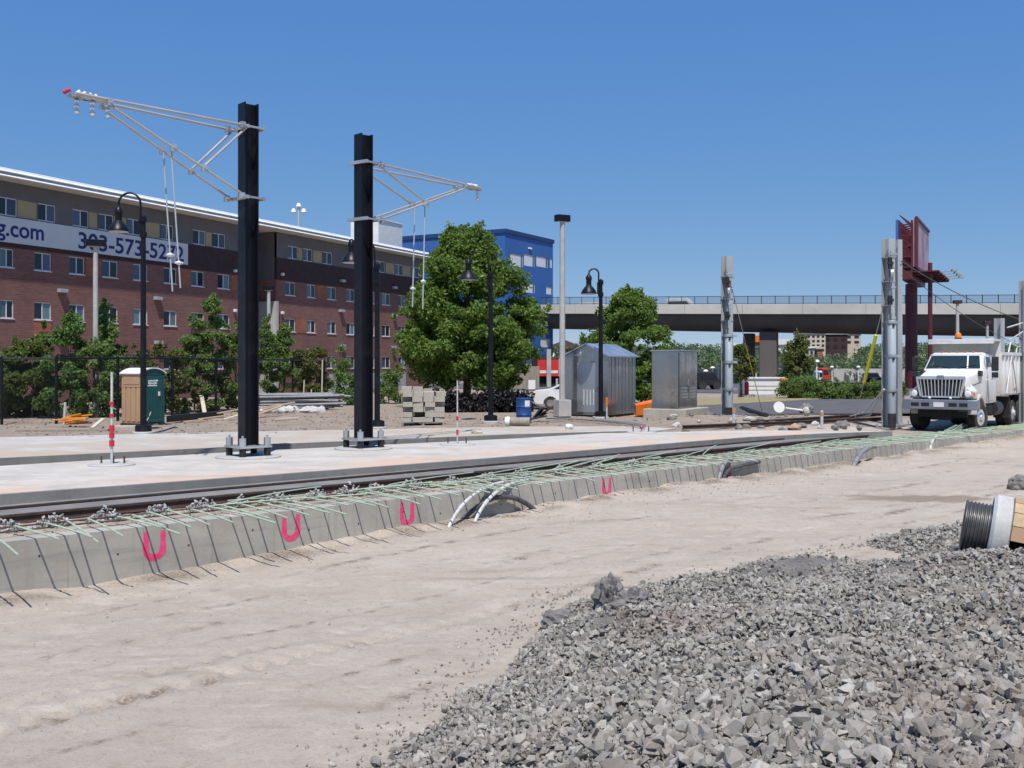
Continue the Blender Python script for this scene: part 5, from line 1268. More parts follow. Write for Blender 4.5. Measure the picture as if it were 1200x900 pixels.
for s in (-1, 1):
    h = tk('headlight', 'chrome', lambda b: b.bx(.97, 1.02, s * 1.02 - .17, s * 1.02 + .15, 1.34, 1.56), bev=.02)
    tk('lens', 'lens', lambda b: b.lathe([(.02, .05), (.10, .04), (.125, .0)], 18, (1.021, s * .97, 1.45), Matrix.Rotation(R(90), 3, 'Y')), h, smooth=True)
    tk('turn_signal', 'amberlens', lambda b: b.bx(.93, 1.0, s * 1.17 - .03, s * 1.17 + .04, 1.36, 1.52), h)
    tk('fog_lamp', 'lens', lambda b: b.lathe([(.02, .05), (.055, .0)], 12, (1.14, s * .38, 1.30), Matrix.Rotation(R(90), 3, 'Y')))
bp = tk('bumper', 'bumper', lambda b: b.prism([(1.02, -1.42), (1.20, -1.36), (1.30, -1.05), (1.30, 1.05), (1.20, 1.36), (1.02, 1.42)], .86, 1.24), bev=.03)
for y in (-.88, -.50, .50, .88): tk('bumper_slot', 'dark', lambda b: b.bx(1.295, 1.306, y - .15, y + .15, .98, 1.12), bp)
tk('licence_plate', 'white', lambda b: b.bx(1.305, 1.32, -.19, .19, .96, 1.14), bp)
# cab
def cabring(x, w, zt, zb, wt): return [(x, -w, zb), (x, -w, 2.30), (x, -wt, zt - .08), (x, -wt + .1, zt), (x, wt - .1, zt), (x, wt, zt - .08), (x, w, 2.30), (x, w, zb)]
def cab(b):
    loft(b, [cabring(-.60, 1.10, 2.36, 1.15, 1.08), cabring(-.66, 1.12, 2.44, 1.1, 1.10), cabring(-1.08, 1.14, 2.98, 1.05, .98), cabring(-1.35, 1.15, 3.05, 1.05, 1.0), cabring(-2.55, 1.15, 3.03, 1.05, 1.02)])
tk('cab', 'truckpaint', cab, bev=.025, smooth=True)
def wsq(x0, x1, w0, w1, z0, z1, dx=.02, a=-1, c=1):
    return [(x0 + dx, a * w0 if a < 0 else a * w0, z0), (x0 + dx, c * w0, z0), (x1 + dx, c * w1, z1), (x1 + dx, a * w1, z1)]
ws = tk('windscreen', 'windsh', lambda b: b.add([(-.625, -1.02, 2.43), (-.625, 1.02, 2.43), (-1.005, .90, 2.93), (-1.005, -.90, 2.93)], [(0, 1, 2, 3)]))
tk('wiper', 'dark', lambda b: (b.beam((-.61, -.1, 2.45), (-.70, -.75, 2.55), .02, .02), b.beam((-.61, .2, 2.45), (-.70, .85, 2.55), .02, .02)), ws)
tk('pillar', 'truckwhite', lambda b: b.beam((-.61, .55, 2.42), (-.995, .48, 2.94), .05, .02), ws)
for s in (-1, 1):
    d_ = tk('door', 'truckpaint', lambda b: b.add([(-1.02, s * 1.155, 1.15), (-2.10, s * 1.162, 1.15), (-2.10, s * 1.03, 2.96), (-1.22, s * 1.02, 2.94), (-1.02, s * 1.10, 2.55)][:], [(0, 1, 2, 3, 4)]))
    tk('side_window', 'windsh', lambda b: b.add([(-1.16, s * 1.125, 2.38), (-2.02, s * 1.13, 2.34), (-2.02, s * 1.055, 2.88), (-1.32, s * 1.05, 2.88)], [(0, 1, 2, 3)]), d_)
    tk('door_handle', 'chrome', lambda b: b.bx(-2.0, -1.8, s * 1.185 - .015, s * 1.185 + .015, 2.12, 2.16), d_)
    mr = tk('mirror', 'blackpl', lambda b: (b.bx(-.92, -.84, s * 1.50 - .14, s * 1.50 + .12, 2.32, 2.88), b.bx(-.92, -.84, s * 1.50 - .13, s * 1.50 + .11, 2.06, 2.28)), bev=.03)
    tk('mirror_arm', 'chrome', lambda b: (b.tube([(-.95, s * 1.12, 2.95), (-.90, s * 1.5, 2.92), (-.90, s * 1.5, 2.02), (-.95, s * 1.12, 1.98)], .015, 6)), mr)
    tk('step', 'dark', lambda b: (b.bx(-2.1, -1.1, s * 1.0 - .12, s * 1.0 + .12, .62, 1.0)))
tk('fuel_tank', 'blackpl', lambda b: b.lathe([(.1, -.5), (.30, -.48), (.30, .5), (.1, .52)], 18, (-2.7, 1.0, .82), Matrix.Rotation(R(90), 3, 'Y')), smooth=True)
tk('sun_visor', 'truckwhite', lambda b: b.bx(-1.16, -1.06, -.95, .95, 2.95, 2.99), bev=.01)
for k in range(5): tk('marker_lamp', 'amberlens', lambda b: b.bx(-1.36, -1.28, -.6 + .3 * k - .04, -.6 + .3 * k + .04, 3.05, 3.085))
for s in (-1, 1): tk('air_intake', 'blackpl', lambda b: b.bx(-.55, -.25, s * 1.07 - .06, s * 1.07 + .06, 2.12, 2.34), bev=.02)
tk('emblem', 'bumper', lambda b: b.prism([(1.125, -.13), (1.14, 0), (1.125, .13), (1.121, 0)], 2.02, 2.14), gr)
for s in (-1, 1): tk('hood_seam', 'dark', lambda b: b.beam((.80, s * .965, 1.74), (-.60, s * 1.066, 1.90), .012, .012))
# dump body
tk('dump_body', 'truckpaint', lambda b: (b.bx(-7.9, -2.85, -1.28, -1.22, 1.35, 2.95), b.bx(-7.9, -2.85, 1.22, 1.28, 1.35, 2.95), b.bx(-7.9, -2.85, -1.219, 1.219, 1.30, 1.42), b.bx(-7.9, -7.84, -1.219, 1.219, 1.43, 2.9), b.bx(-2.91, -2.85, -1.219, 1.219, 1.43, 3.45)))
for s in (-1, 1):
    for k in range(8):
        x = -3.2 - k * .65; tk('body_rib', 'truckpaint', lambda b: b.bx(x - .07, x + .07, s * 1.315 - .035, s * 1.315 + .033, 1.36, 2.93))
    tk('top_rail', 'truckwhite', lambda b: b.bx(-7.9, -2.9, s * 1.30 - .06, s * 1.30 + .06, 2.951, 3.08))
    tk('ladder', 'truckgrey', lambda b: (b.beam((-3.3, s * 1.38, 1.4), (-4.2, s * 1.38, 2.9), .04, .04), b.beam((-5.2, s * 1.38, 1.4), (-4.3, s * 1.38, 2.9), .04, .04)))
    tk('tarp_frame', 'truckgrey', lambda b: (b.tube([(-4.2, s * 1.25, 3.05), (-4.6, s * 1.25, 3.5), (-5.8, s * 1.25, 3.35), (-7.6, s * 1.25, 3.3)], .03, 6), b.tube([(-5.6, s * 1.25, 3.05), (-5.8, s * 1.25, 3.35)], .03, 6), b.tube([(-6.6, s * 1.25, 3.05), (-6.8, s * 1.25, 3.33)], .03, 6)))
tk('cab_shield', 'truckwhite', lambda b: (b.bx(-3.0, -1.7, -1.24, 1.24, 3.50, 3.60), b.bx(-1.78, -1.70, -1.24, 1.24, 3.40, 3.499), b.bx(-3.0, -2.86, -1.24, -1.06, 2.6, 3.499), b.bx(-3.0, -2.86, 1.06, 1.24, 2.6, 3.499)), bev=.01)
tk('headboard', 'taupe', lambda b: b.bx(-1.73, -1.69, -1.06, 1.06, 3.07, 3.399))
bc = tk('beacon', 'amberlens', lambda b: b.lathe([(.12, 3.66), (.12, 3.80), (.08, 3.86)], 14, (-2.0, -.15, 0)), smooth=True)
tk('beacon_base', 'dark', lambda b: b.lathe([(.14, 3.601), (.14, 3.66)], 14, (-2.0, -.15, 0)), bc)
def wheel(x, y, s, w=.30, r=.54, turn=0.0, dual=False):
    M = Matrix.Rotation(turn, 3, 'Z') @ Matrix.Rotation(R(90) * -s, 3, 'X')
    wd = w * (2.1 if dual else 1)
    b = MB(); prof = [(r * .58, -wd / 2), (r * .93, -wd / 2), (r, -wd / 2 + .04)]
    if dual: prof += [(r, -.03), (r * .85, -.02), (r * .85, .02), (r, .03)]
    prof += [(r, wd / 2 - .04), (r * .93, wd / 2), (r * .60, wd / 2), (r * .56, wd / 2 - .10 if not dual else wd / 2 - .2)]
    b.lathe(prof, 32, (x, y, r), M); o = b.build('wheel', MT['rubber'], t, smooth=True)
    b = MB(); b.lathe([(r * .57, wd / 2 - .02), (r * .52, wd / 2 - .04), (r * .46, wd / 2 - .14 if dual else wd / 2 - .06), (r * .25, wd / 2 - .10 if dual else wd / 2 + .02), (r * .22, wd / 2 + .06), (r * .05, wd / 2 + .07)], 24, (x, y, r), M); b.build('rim', MT['pvc' if dual else 'chrome'], o, smooth=True)
    if not dual:
        b = MB()
        for k in range(40):
            a = 2 * math.pi * k / 40
            for q in (-1, 1):
                c = M @ Vector((math.cos(a) * (r + .004), math.sin(a) * (r + .004), q * wd * .23)) + Vector((x, y, r)); 
                b.box(c, (.03, .03, .03) if False else (.045, .045, .02), 0, M=M @ Matrix.Rotation(a, 3, 'Z') @ Matrix.Scale(1.0, 3))
        b.build('tread', MT['rubber'], o)
wheel(0, 1.05, 1, .34, .55, -.22); wheel(0, -1.05, -1, .34, .55, -.22)
for x in (-5.2, -6.5):
    wheel(x, .92, 1, .29, .54, 0, True); wheel(x, -.92, -1, .29, .54, 0, True)
for s in (-1, 1): tk('mudflap', 'blackpl', lambda b: (b.bx(-4.52, -4.49, s * .92 - .32, s * .92 + .32, .35, 1.25), b.bx(-7.3, -7.27, s * .92 - .32, s * .92 + .32, .35, 1.25)))
# ================================================================= brick apartment block
BX0, BY0 = -29.5, 58.9; BA = math.atan2(.906, .423)
def bt(px): k = (px - 600) / 1200.0; return (k * BY0 - BX0) / (.423 - .906 * k)
apt = empty('apartment_block', (BX0, BY0, 0), BA, 'long red brick block with grey top floor and phone number banner', 'building')
def wall_holes(b, x0, x1, z0, z1, holes, y=0.0, depth=.14, mi=0, mr=0):
    """wall face in the local xz plane (outside is -y) with recessed openings"""
    hs = [h for h in holes if h[0] < x1 and h[1] > x0 and h[2] < z1 and h[3] > z0]
    xs = sorted({x0, x1, *[min(max(v, x0), x1) for h in hs for v in h[:2]]}); zs = sorted({z0, z1, *[min(max(v, z0), z1) for h in hs for v in h[2:4]]})
    for i in range(len(xs) - 1):
        for j in range(len(zs) - 1):
            cx, cz = (xs[i] + xs[i + 1]) / 2, (zs[j] + zs[j + 1]) / 2
            if any(h[0] < cx < h[1] and h[2] < cz < h[3] for h in hs): continue
            b.add([(xs[i], y, zs[j]), (xs[i + 1], y, zs[j]), (xs[i + 1], y, zs[j + 1]), (xs[i], y, zs[j + 1])], [(0, 1, 2, 3)], mi)
    for (a, c, e, f) in [h[:4] for h in hs]:
        b.add([(a, y, e), (c, y, e), (c, y, f), (a, y, f), (a, y + depth, e), (c, y + depth, e), (c, y + depth, f), (a, y + depth, f)], [(0, 4, 5, 1), (1, 5, 6, 2), (2, 6, 7, 3), (3, 7, 4, 0)], mr)
F3, F2, F1 = (7.98, 9.05), (5.02, 6.08), (2.02, 3.10); F4 = (10.98, 12.02)
rb2 = random.Random(4)
c3 = [(-60, -42), (-28, -9), (0, 16), (40, 60), (81, 99), (120, 138), (156, 173), (192, 207), (224, 239), (255, 269)]
c3b = [(334, 346), (359.6, 369.7), (383.4, 393.6), (406, 415.6), (430, 439), (447.5, 457), (467, 474.5), (484, 491)]
T_R0, T_R1, T_END = bt(279), bt(324), bt(497)
wins = []
for lst in (c3, c3b):
    for a, c in lst:
        ta, tc = bt(a), bt(c); 
        for F in (F3, F2, F1): wins.append((ta, tc, F[0], F[1], 'b'))
top = [(-40, -28, 1), (-28, -12, 0), (-5, 20, 1), (20, 44, 0), (44, 65, 1), (85, 104, 1), (104, 115, 0), (115, 133, 1), (133.2, 149, 0), (149, 164, 1), (164, 188, 0), (188, 203, 1), (226, 241, 1), (241, 249, 0), (249, 264, 1),
       (337, 349, 1), (349, 355, 0), (355, 366, 1), (367, 378, 0), (378, 389, 1), (430, 440, 0), (440, 451, 1), (452, 463, 0), (463, 472, 1), (472, 482, 0), (482, 491, 1)]
holes = [w[:4] for w in wins]; tops = [(bt(a) + .001, bt(c) - .001, F4[0], F4[1]) for a, c, k in top]
def P(name, m, f, par=apt, **kw):
    b = MB(); f(b); return b.build(name, m, par, **kw)
for (x0, x1) in ((-16, T_R0), (T_R1, T_END)):
    P('wall', [MT['brick']], lambda b: wall_holes(b, x0, x1, 0, 9.15, holes), fixn=False)
    P('cladding_band', MT['band'], lambda b: b.bx(x0, x1, -.03, .2, 9.152, 10.92))
    P('upper_wall', [MT['greyclad']], lambda b: wall_holes(b, x0, x1, 10.921, 12.95, tops, -.01), fixn=False)
# side returns, recess and back
for q_ in ((T_R0 - .001, T_R0 + .05, .001, 1.8, 0, 9.15), (T_R1 - .05, T_R1, .001, 1.8, 0, 9.15), (T_END - .05, T_END, .003, 14, 0, 9.15), (-16, -15.9, .003, 14, 0, 9.15)): P('side_wall', MT['brick'], lambda b: b.bx(*q_))
for q_ in ((T_R0 - .002, T_R0 + .04, .2, 1.8, 9.151, 12.95), (T_R1 - .04, T_R1, .2, 1.8, 9.151, 12.95), (T_END - .05, T_END - .001, .201, 14, 9.151, 12.95)): P('side_cladding', MT['greyclad'], lambda b: b.bx(*q_))
rw = [(T_R0 + 2.0, T_R0 + 3.1, z0, z1) for z0, z1 in (F1, F2, F3, F4)]
P('stair_wall', [MT['greyclad']], lambda b: wall_holes(b, T_R0 + .05, T_R1 - .05, 0, 12.95, rw, 1.8), fixn=False)
P('concrete_fin', MT['concrete'], lambda b: b.bx(T_R1 - .35, T_R1 - .052, -.25, 1.79, 0, 7.4))
P('rear_wall', MT['brick'], lambda b: b.bx(-16, T_END, 13.9, 14, 0, 12.9))
def eave(b):
    X0, X1 = -16.5, T_END + .6
    b.extr([(14.5, 12.96), (-1.30, 12.96), (-1.34, 12.99), (-1.05, 13.20), (-1.05, 13.47), (14.5, 13.47)], 'x', X0, X1)
    b.extr([(-1.051, 13.24), (-1.26, 13.27), (-.92, 13.53), (14.4, 13.53), (14.4, 13.471), (-1.049, 13.471)], 'x', X0 - .01, X1 + .01)
P('roof', MT['whitesteel'], eave)
P('roof_gutter', MT['boxgrey'], lambda b: b.bx(-16.5, T_END + .6, -1.10, -1.055, 13.202, 13.238))
def window(w, y=0.0, par=apt, kind='b', i=0):
    a, c, e, f = w[:4]; wd = c - a; fr = .05; m = a + wd * .5
    wname = MT['white'] if kind == 'b' else MT['whitesteel']
    def fm(b):
        for X0, X1, Z0, Z1 in ((a, c, e, e + fr * 1.2), (a, c, f - fr, f), (a, a + fr, e + fr * 1.2, f - fr), (c - fr, c, e + fr * 1.2, f - fr), (m - .03, m + .03, e + fr * 1.2, f - fr)): b.bx(X0 + .002, X1 - .002, y + .05, y + .10, Z0 + .001, Z1 - .001)
        if kind == 'b': b.bx(a - .04, c + .04, y - .05, y + .049, e - .05, e - .001)
    fo = P('window', wname, fm, par)
    left_dark = i % 3 == 0 if kind == 'b' else i % 2 == 0
    mats = (MT['darkglass'], MT['glassteal'] if kind == 'b' and i % 4 else MT['glass'])
    if not left_dark: mats = mats[::-1]
    for k, (X0, X1) in enumerate(((a + fr, m - .03), (m + .03, c - fr))):
        P('pane', mats[k], lambda b: b.bx(X0, X1, y + .075, y + .085, e + fr, f - fr), fo)
for i, w in enumerate(wins): window(w, 0.0, apt, 'b', rb2.randrange(12))
for i, ((a, c, k), w) in enumerate(zip(top, tops)):
    if k: window(w, -.01, apt, 't', i)
    else: P('cream_panel', MT['cream'], lambda b: b.bx(w[0], w[1], .05, .10, w[2], w[3]))
for w in rw: window(w, 1.8, apt, 't', 1)
for (a, c, z0, z1) in ((100.5, 118.5, 7.95, 9.1), (208.5, 223, 7.95, 9.1), (40, 60, 3.2, 4.95), (176, 190, 3.2, 3.7), (371, 382.5, 7.95, 9.1), (347.5, 359, 4.95, 6.1), (416, 429, 2.0, 4.95), (270, 278, 7.95, 9.1)):
    P('orange_brick_panel', MT['orangebrick'], lambda b: b.bx(bt(a), bt(c), -.025, .05, z0, z1))
for (px, z) in ((71.5, 6.75), (183.5, 6.75), (71, 3.75), (184, 3.75), (399, 6.95), (461, 6.95), (400, 3.9), (460, 3.9), (400, 9.6), (461, 9.6)):
    P('vent_hood', MT['boxgrey'], lambda b: b.bx(bt(px) - .30, bt(px) + .30, -.30, -.001, z, z + .22), bevel=.02)
for px, z in ((274, 6.3), (274, 9.3), (329.5, 6.4), (329.5, 9.5)): P('wall_lamp', MT['whitesteel'], lambda b: b.bx(bt(px) - .12, bt(px) + .12, -.25, -.031, z, z + .22), bevel=.03)
bn = P('banner', MT['banner'], lambda b: b.bx(-7, bt(219), -.10, -.032, 9.42, 10.90))
def text(body, x0, x1, z0, hcap, y, m, par, name='lettering', bold=.0):
    cu = bpy.data.curves.new('t', 'FONT'); cu.body = body; cu.size = 1.0; cu.extrude = 0.004; cu.offset = bold
    o = bpy.data.objects.new('t', cu); COL.objects.link(o); bpy.context.view_layer.update()
    me = bpy.data.meshes.new_from_object(o.evaluated_get(bpy.context.evaluated_depsgraph_get())); bpy.data.objects.remove(o)
    co = np.array([v.co[:] for v in me.vertices]); mn, mx = co.min(0), co.max(0)
    base = 0.0; cap = 0.729 if any(ch.isdigit() for ch in body) else 0.729
    X = x0 + (co[:, 0] - mn[0]) / (mx[0] - mn[0]) * (x1 - x0); Z = z0 + co[:, 1] / cap * hcap
    for v, a, c, yy in zip(me.vertices, X, Z, co[:, 2]): v.co = (a, y - yy, c)
    me.materials.clear(); me.materials.append(m); o = bpy.data.objects.new(name, me); COL.objects.link(o); o.parent = par; return o
text('303-573-5272', bt(90.5), bt(214), 9.62, 1.05, -.106, MT['navy'], bn, bold=.018)
text('g.com', bt(-6), bt(50), 9.80, .98, -.106, MT['navy'], bn, bold=.018)
# low grey wall at the far end of the block
b = MB(); a, q = pd(384, 428, 80), pd(474, 428, 96); b.beam((a.x, a.y, .75), (q.x, q.y, .75), .3, 1.7); tag(b.build('boundary_wall', MT['concrete']), 'low grey wall between the brick block and the block stack', 'wall')
# ================================================================= roof tower + blue building
t = empty('white_tower_block', (0, 0, 0), 0, 'windowless white block rising behind the brick roof next to the blue building', 'building')
a, q = pd(411, 428, 118), pd(467, 428, 118); zt = HC + 170 * 118 / 1200
b = MB(); b.prism([(a.x, a.y), (q.x - 2.2, q.y - .8), (q.x, q.y + 4), (a.x + 1, a.y + 5)], 0, zt); b.build('wall', MT['white'], t)
b = MB(); b.prism([(a.x - .1, a.y - .1), (q.x - 2.1, q.y - .9), (q.x + .1, q.y + 4), (a.x + 1, a.y + 5.1)], zt + .001, zt + .15); b.build('coping', MT['whitesteel'], t)
PC = pd(592, 428, 124); BB = math.atan2(11, 6.2)
blue = empty('blue_building', (PC.x, PC.y, 0), BB, 'tall blue clad building with rows of white windows behind the leafy tree', 'building')
ZT = HC + 160 * 124 / 1200
def bpx(px): k = (px - 600) / 1200.0; c, s = math.cos(BB), math.sin(BB); return (k * PC.y - PC.x) / (c - s * k)
def bpz(px, py): return HC + (HZ - py) / 1200 * (PC.y + math.sin(BB) * bpx(px))
XR = bpx(648)
bw = []
for (p0, p1, y0, y1) in ((598, 613, 298, 312), (614, 626.5, 298.5, 312), (628.5, 642, 301, 313), (644.5, 647.5, 303, 314), (612, 627, 331, 343), (640, 647.5, 336, 345), (616, 629, 367, 375), (631, 642.5, 366, 375), (633.5, 645.5, 397, 407)):
    bw.append((bpx(p0), bpx(p1), bpz((p0 + p1) / 2, y1), bpz((p0 + p1) / 2, y0)))
P('wall', [MT['blue']], lambda b: wall_holes(b, 0, XR, 3.6, ZT - .5, bw), blue, fixn=False)
P('plinth', MT['concrete'], lambda b: b.bx(.3, XR - .3, .3, 19, 0, 3.6), blue)
LW = 16.5; lw = []
for q_ in ((-.001, .05, .001, LW, 3.6, ZT - .5), (XR - .05, XR, .001, LW, 3.6, ZT - .5), (.051, XR - .051, LW - .05, LW, 3.6, ZT - .5)): P('side_wall', MT['blue'], lambda b: b.bx(*q_), blue)
P('coping', MT['bluetrim'], lambda b: b.bx(-.15, XR + .15, -.15, LW + .1, ZT - .499, ZT), blue)
for w in bw:
    w_ = P('window', MT['white'], lambda b: b.bx(w[0] + .01, w[1] - .01, .06, .12, w[2] + .01, w[3] - .01), blue)
    wd = w[1] - w[0]
    P('pane', MT['glass'], lambda b: b.bx(w[0] + wd * .84, w[1] - wd * .05, .045, .058, w[2] + .06, w[3] - .06), w_)
P('wall_light', MT['whitesteel'], lambda b: b.bx(bpx(619), bpx(622), -.2, -.001, bpz(620, 292), bpz(620, 290)), blue)
# shopfront under the blue building
a, q = pd(630, 428, 108), pd(655, 428, 108)
shop = empty('shop', (a.x, a.y, 0), 0, 'red fronted shop seen under the blue building beyond the white car', 'shop')
w0 = q.x - a.x
P('sign_panel', MT['signred'], lambda b: b.bx(0, w0, 0, .4, 1.15, 2.9), shop); P('sign_panel', MT['white'], lambda b: (b.bx(w0 * .1, w0 * .95, -.03, -.001, 1.45, 1.75), b.bx(w0 * 1.001, w0 + .12, -.05, .3, 1.1, 3.0)), shop)
P('wall', MT['dark'], lambda b: b.bx(-.5, w0 + .4, .41, 6, 0, 3.0), shop)
P('pillar', MT['concrete'], lambda b: (b.bx(w0 * .42, w0 * .62, -.6, -.2, -.1, 4.0), b.bx(w0 * .85, w0 * .95, -.4, -.05, -.1, .9)), shop)
a = pd(626, 428, 90); b = MB(); b.bx(a.x - .5, a.x + .1, a.y, a.y + .1, .2, 1.0); tag(b.build('notice_board', MT['white']), 'small white notice board behind the white car', 'sign')
b = MB(); a, q = pd(560, 428, 100), pd(632, 428, 100); b.beam((a.x, a.y, 1.0), (q.x, q.y, 1.0), .2, 2.4); tag(b.build('yard_fence', MT['oldwood']), 'reddish brown yard fence under the big tree', 'fence')
a, q = pd(646, 428, 190), pd(664, 428, 190)
rb_ = empty('brick_house', (a.x, a.y, 0), 0, 'far brick house between the blue building and the metal hut', 'building')
P('wall', MT['brick'], lambda b: b.bx(-1, 6, 0, 9, 0, 5.4), rb_); P('roof', MT['rust'], lambda b: b.extr([(-1.6, 5.4), (6.6, 5.4), (2.5, 7.0)], 'y', -.5, 9.5), rb_)
for k in range(3):
    for z in (1.4, 3.6): P('window', MT['white'], lambda b: b.bx(-.4 + k * 2.2, .6 + k * 2.2, -.06, -.002, z, z + 1.2), rb_)

# ================================================================= viaduct
A, B_ = Vector((4.4, 132, 0)), Vector((56, 112, 0)); dv = (B_ - A); Lv = dv.length; e = dv / Lv; nv = Vector((e.y, -e.x, 0))   # nv: towards the viewer
def vz(s, za, zb): return za + (zb - za) * s / Lv
br = empty('viaduct', (0, 0, 0), 0, 'long grey concrete road viaduct crossing behind the site', 'bridge')
S0, S1 = -24, 130; NS = 22
def girder_strip(name, m, off0, off1, top, bot, par=br):
    b = MB()
    for i in range(NS):
        s0, s1 = S0 + (S1 - S0) * i / NS, S0 + (S1 - S0) * (i + 1) / NS - (.03 if name == 'parapet' else 0)
        q = [A + e * s0 + nv * off1, A + e * s1 + nv * off1, A + e * s1 + nv * off0, A + e * s0 + nv * off0]
        zs0 = [vz(s, *bot) for s in (s0, s1, s1, s0)]; zs1 = [vz(s, *top) for s in (s0, s1, s1, s0)]
        b.prism([(v.x, v.y) for v in q], zs0, zs1)
    return b.build(name, m, par)
girder_strip('parapet', MT['bridge'], -.35, .25, (10.1, 9.05), (8.95, 7.85))
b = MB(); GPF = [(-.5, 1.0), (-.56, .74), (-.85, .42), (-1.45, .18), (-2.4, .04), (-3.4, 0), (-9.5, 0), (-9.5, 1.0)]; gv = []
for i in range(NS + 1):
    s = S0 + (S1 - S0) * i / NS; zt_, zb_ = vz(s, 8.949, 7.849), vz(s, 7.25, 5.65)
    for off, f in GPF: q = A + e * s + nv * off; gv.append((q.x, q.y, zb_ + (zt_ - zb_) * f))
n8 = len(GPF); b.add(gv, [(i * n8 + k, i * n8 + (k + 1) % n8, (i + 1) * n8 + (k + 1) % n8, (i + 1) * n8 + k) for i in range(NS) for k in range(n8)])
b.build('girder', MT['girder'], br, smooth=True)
girder_strip('deck', MT['asphalt'], -10, -.36, (9.0, 7.9), (8.96, 7.86))
girder_strip('far_parapet', MT['bridge'], -10.4, -10.01, (10.1, 9.05), (8.9, 7.8))
fr_ = MB(); 
pts = [A + e * s + Vector((0, 0, 0)) for s in np.linspace(S0, S1, 40)]
for hgt in (.10, .95):
    fr_.tube([Vector((v.x, v.y, vz((v - A).dot(e), 10.1, 9.05) + hgt)) for v in pts], .035, 6)
fr_.build('fence_rail', MT['dark'], br)
s = S0; k = 0
post = None
while s < S1:
    v = A + e * s; z = vz(s, 10.1, 9.05)
    if post is None: b = MB(); b.bx(-.035, .035, -.035, .035, 0, 1.0); post = o = b.build('fence_post', MT['dark'], br)
    else: o = post.copy(); COL.objects.link(o); o.parent = br
    o.location = (v.x, v.y, z); s += 1.6; k += 1
b = MB(); v0, v1 = A + e * S0, A + e * S1; b.add([(v0.x, v0.y, vz(S0, 10.1, 9.05) + .1), (v1.x, v1.y, vz(S1, 10.1, 9.05) + .1), (v1.x, v1.y, vz(S1, 10.1, 9.05) + .95), (v0.x, v0.y, vz(S0, 10.1, 9.05) + .95)], [(0, 1, 2, 3)]); b.build('fence_mesh', MT['screen'], br)
def column(px, w, off, dpt):
    k = (px - 600) / 1200.0; O = A - nv * off
    s = (k * O.y - O.x) / (e.x - k * e.y); c = O + e * s; b = MB(); b.box((c.x, c.y, 3.0), (w, dpt, 6.6), math.atan2(e.y, e.x)); b.build('pier', MT['girder'], br, bevel=.12)
column(878, 1.35, 6.5, 1.35); column(901, 2.05, 2.2, 2.0); column(1290, 2.0, 2.2, 2.0)
def road_car(px, label, van, m):
    k = (px - 600) / 1200.0; O = A - nv * 3.0; s = (k * O.y - O.x) / (e.x - k * e.y); c = O + e * s; z = vz(s, 9.0, 7.9)
    t = empty('passing_car', (c.x, c.y, z), math.atan2(e.y, e.x), label, 'car')
    H = 2.0 if van else 1.5
    prof = [(-2.35, .35), (-2.4, .95), (-2.2, H - .12), (-1.9, H), (.55, H), (1.25, 1.08), (2.3, .9), (2.4, .4)]
    P('body', MT[m], lambda b: b.extr(prof, 'y', -.92, .92), t, bevel=.05)
    P('side_window', MT['darkglass'], lambda b: (b.extr([(-2.0, 1.12), (-1.85, H - .36), (.45, H - .36), (.85, 1.12)], 'y', -.935, -.921)), t)
    for x in (-1.45, 1.5): P('wheel', MT['rubber'], lambda b: b.lathe([(.1, -.95), (.34, -.95), (.34, .95), (.1, .95)], 14, (x, 0, .34), Matrix.Rotation(R(90), 3, 'X')), t)
road_car(802, 'white sport utility car passing on the viaduct right of the leafy tree', True, 'truckwhite')
road_car(699, 'silver car on the viaduct half hidden behind the lamp by the hut', False, 'truckgrey')
def street_pole(px, top, d, label):
    p = pd(px, 428, d); t = empty('light_pole', (p.x, p.y, 0), 0, label, 'light pole'); zt = HC + (HZ - top) * d / 1200
    P('pole', MT['concrete'], lambda b: b.lathe([(.16, 0), (.11, zt)], 10), t); P('lamp_head', MT['band'], lambda b: b.box((0, 0, zt + .14), (.6, .4, .26)), t, bevel=.03)
street_pole(1122, 356, 78, 'pale light pole under the viaduct above the truck cab')
street_pole(1157, 380, 90, 'shorter pale light pole above the right part of the truck body')
p = pd(1171, 428, 60); t = empty('steel_post', (p.x, p.y, 0), 0, 'wide grey steel post behind the truck body', 'post')
P('column', MT['mastgrey'], lambda b: b.prism(h_prof(.42, .42, .03, .03, .6), 0, HC + (HZ - 373) * 60 / 1200), t); P('base_plate', MT['galv'], lambda b: b.box((0, 0, .03), (.8, .8, .06)), t)

# ================================================================= billboard
bb = empty('billboard', (39.0, 100, 0), 0, 'maroon billboard on a thick round maroon pole in front of the viaduct', 'billboard')
def bz(py, d=97): return HC + (HZ - py) * d / 1200
def mb_bill():
    t = NT('faded_poster'); f = t.noise(.35, 3, .5)
    t.color(t.ramp(f, [(.35, (.32, .16, .20, 1)), (.6, (.45, .36, .42, 1))])); t.rough(.6); return t.mat
MT['bill'] = mb_bill()
P('pole', MT['maroon'], lambda b: b.lathe([(.58, 0), (.56, bz(330))], 24), bb, smooth=True)
u = Vector((5.5, 10.5, 0)).normalized(); nb = Vector((u.y, -u.x, 0))
o1 = Vector((37.55, 95.5, 0)) - Vector((39, 100, 0)); 
def panel(name, m, off, z0, z1, L=11.4, th=.25):
    b = MB(); a = o1 + nb * off; b.beam(a + Vector((0, 0, (z0 + z1) / 2)), a + u * L + Vector((0, 0, (z0 + z1) / 2)), th, z1 - z0); return b.build(name, m, bb)
zb0, zb1 = bz(312, 95), bz(254, 95)
panel('panel', MT['bill'], 0.0, zb0, zb1); panel('back_panel', MT['blue'], -1.55, zb0 + 2.0, zb1 - .1)
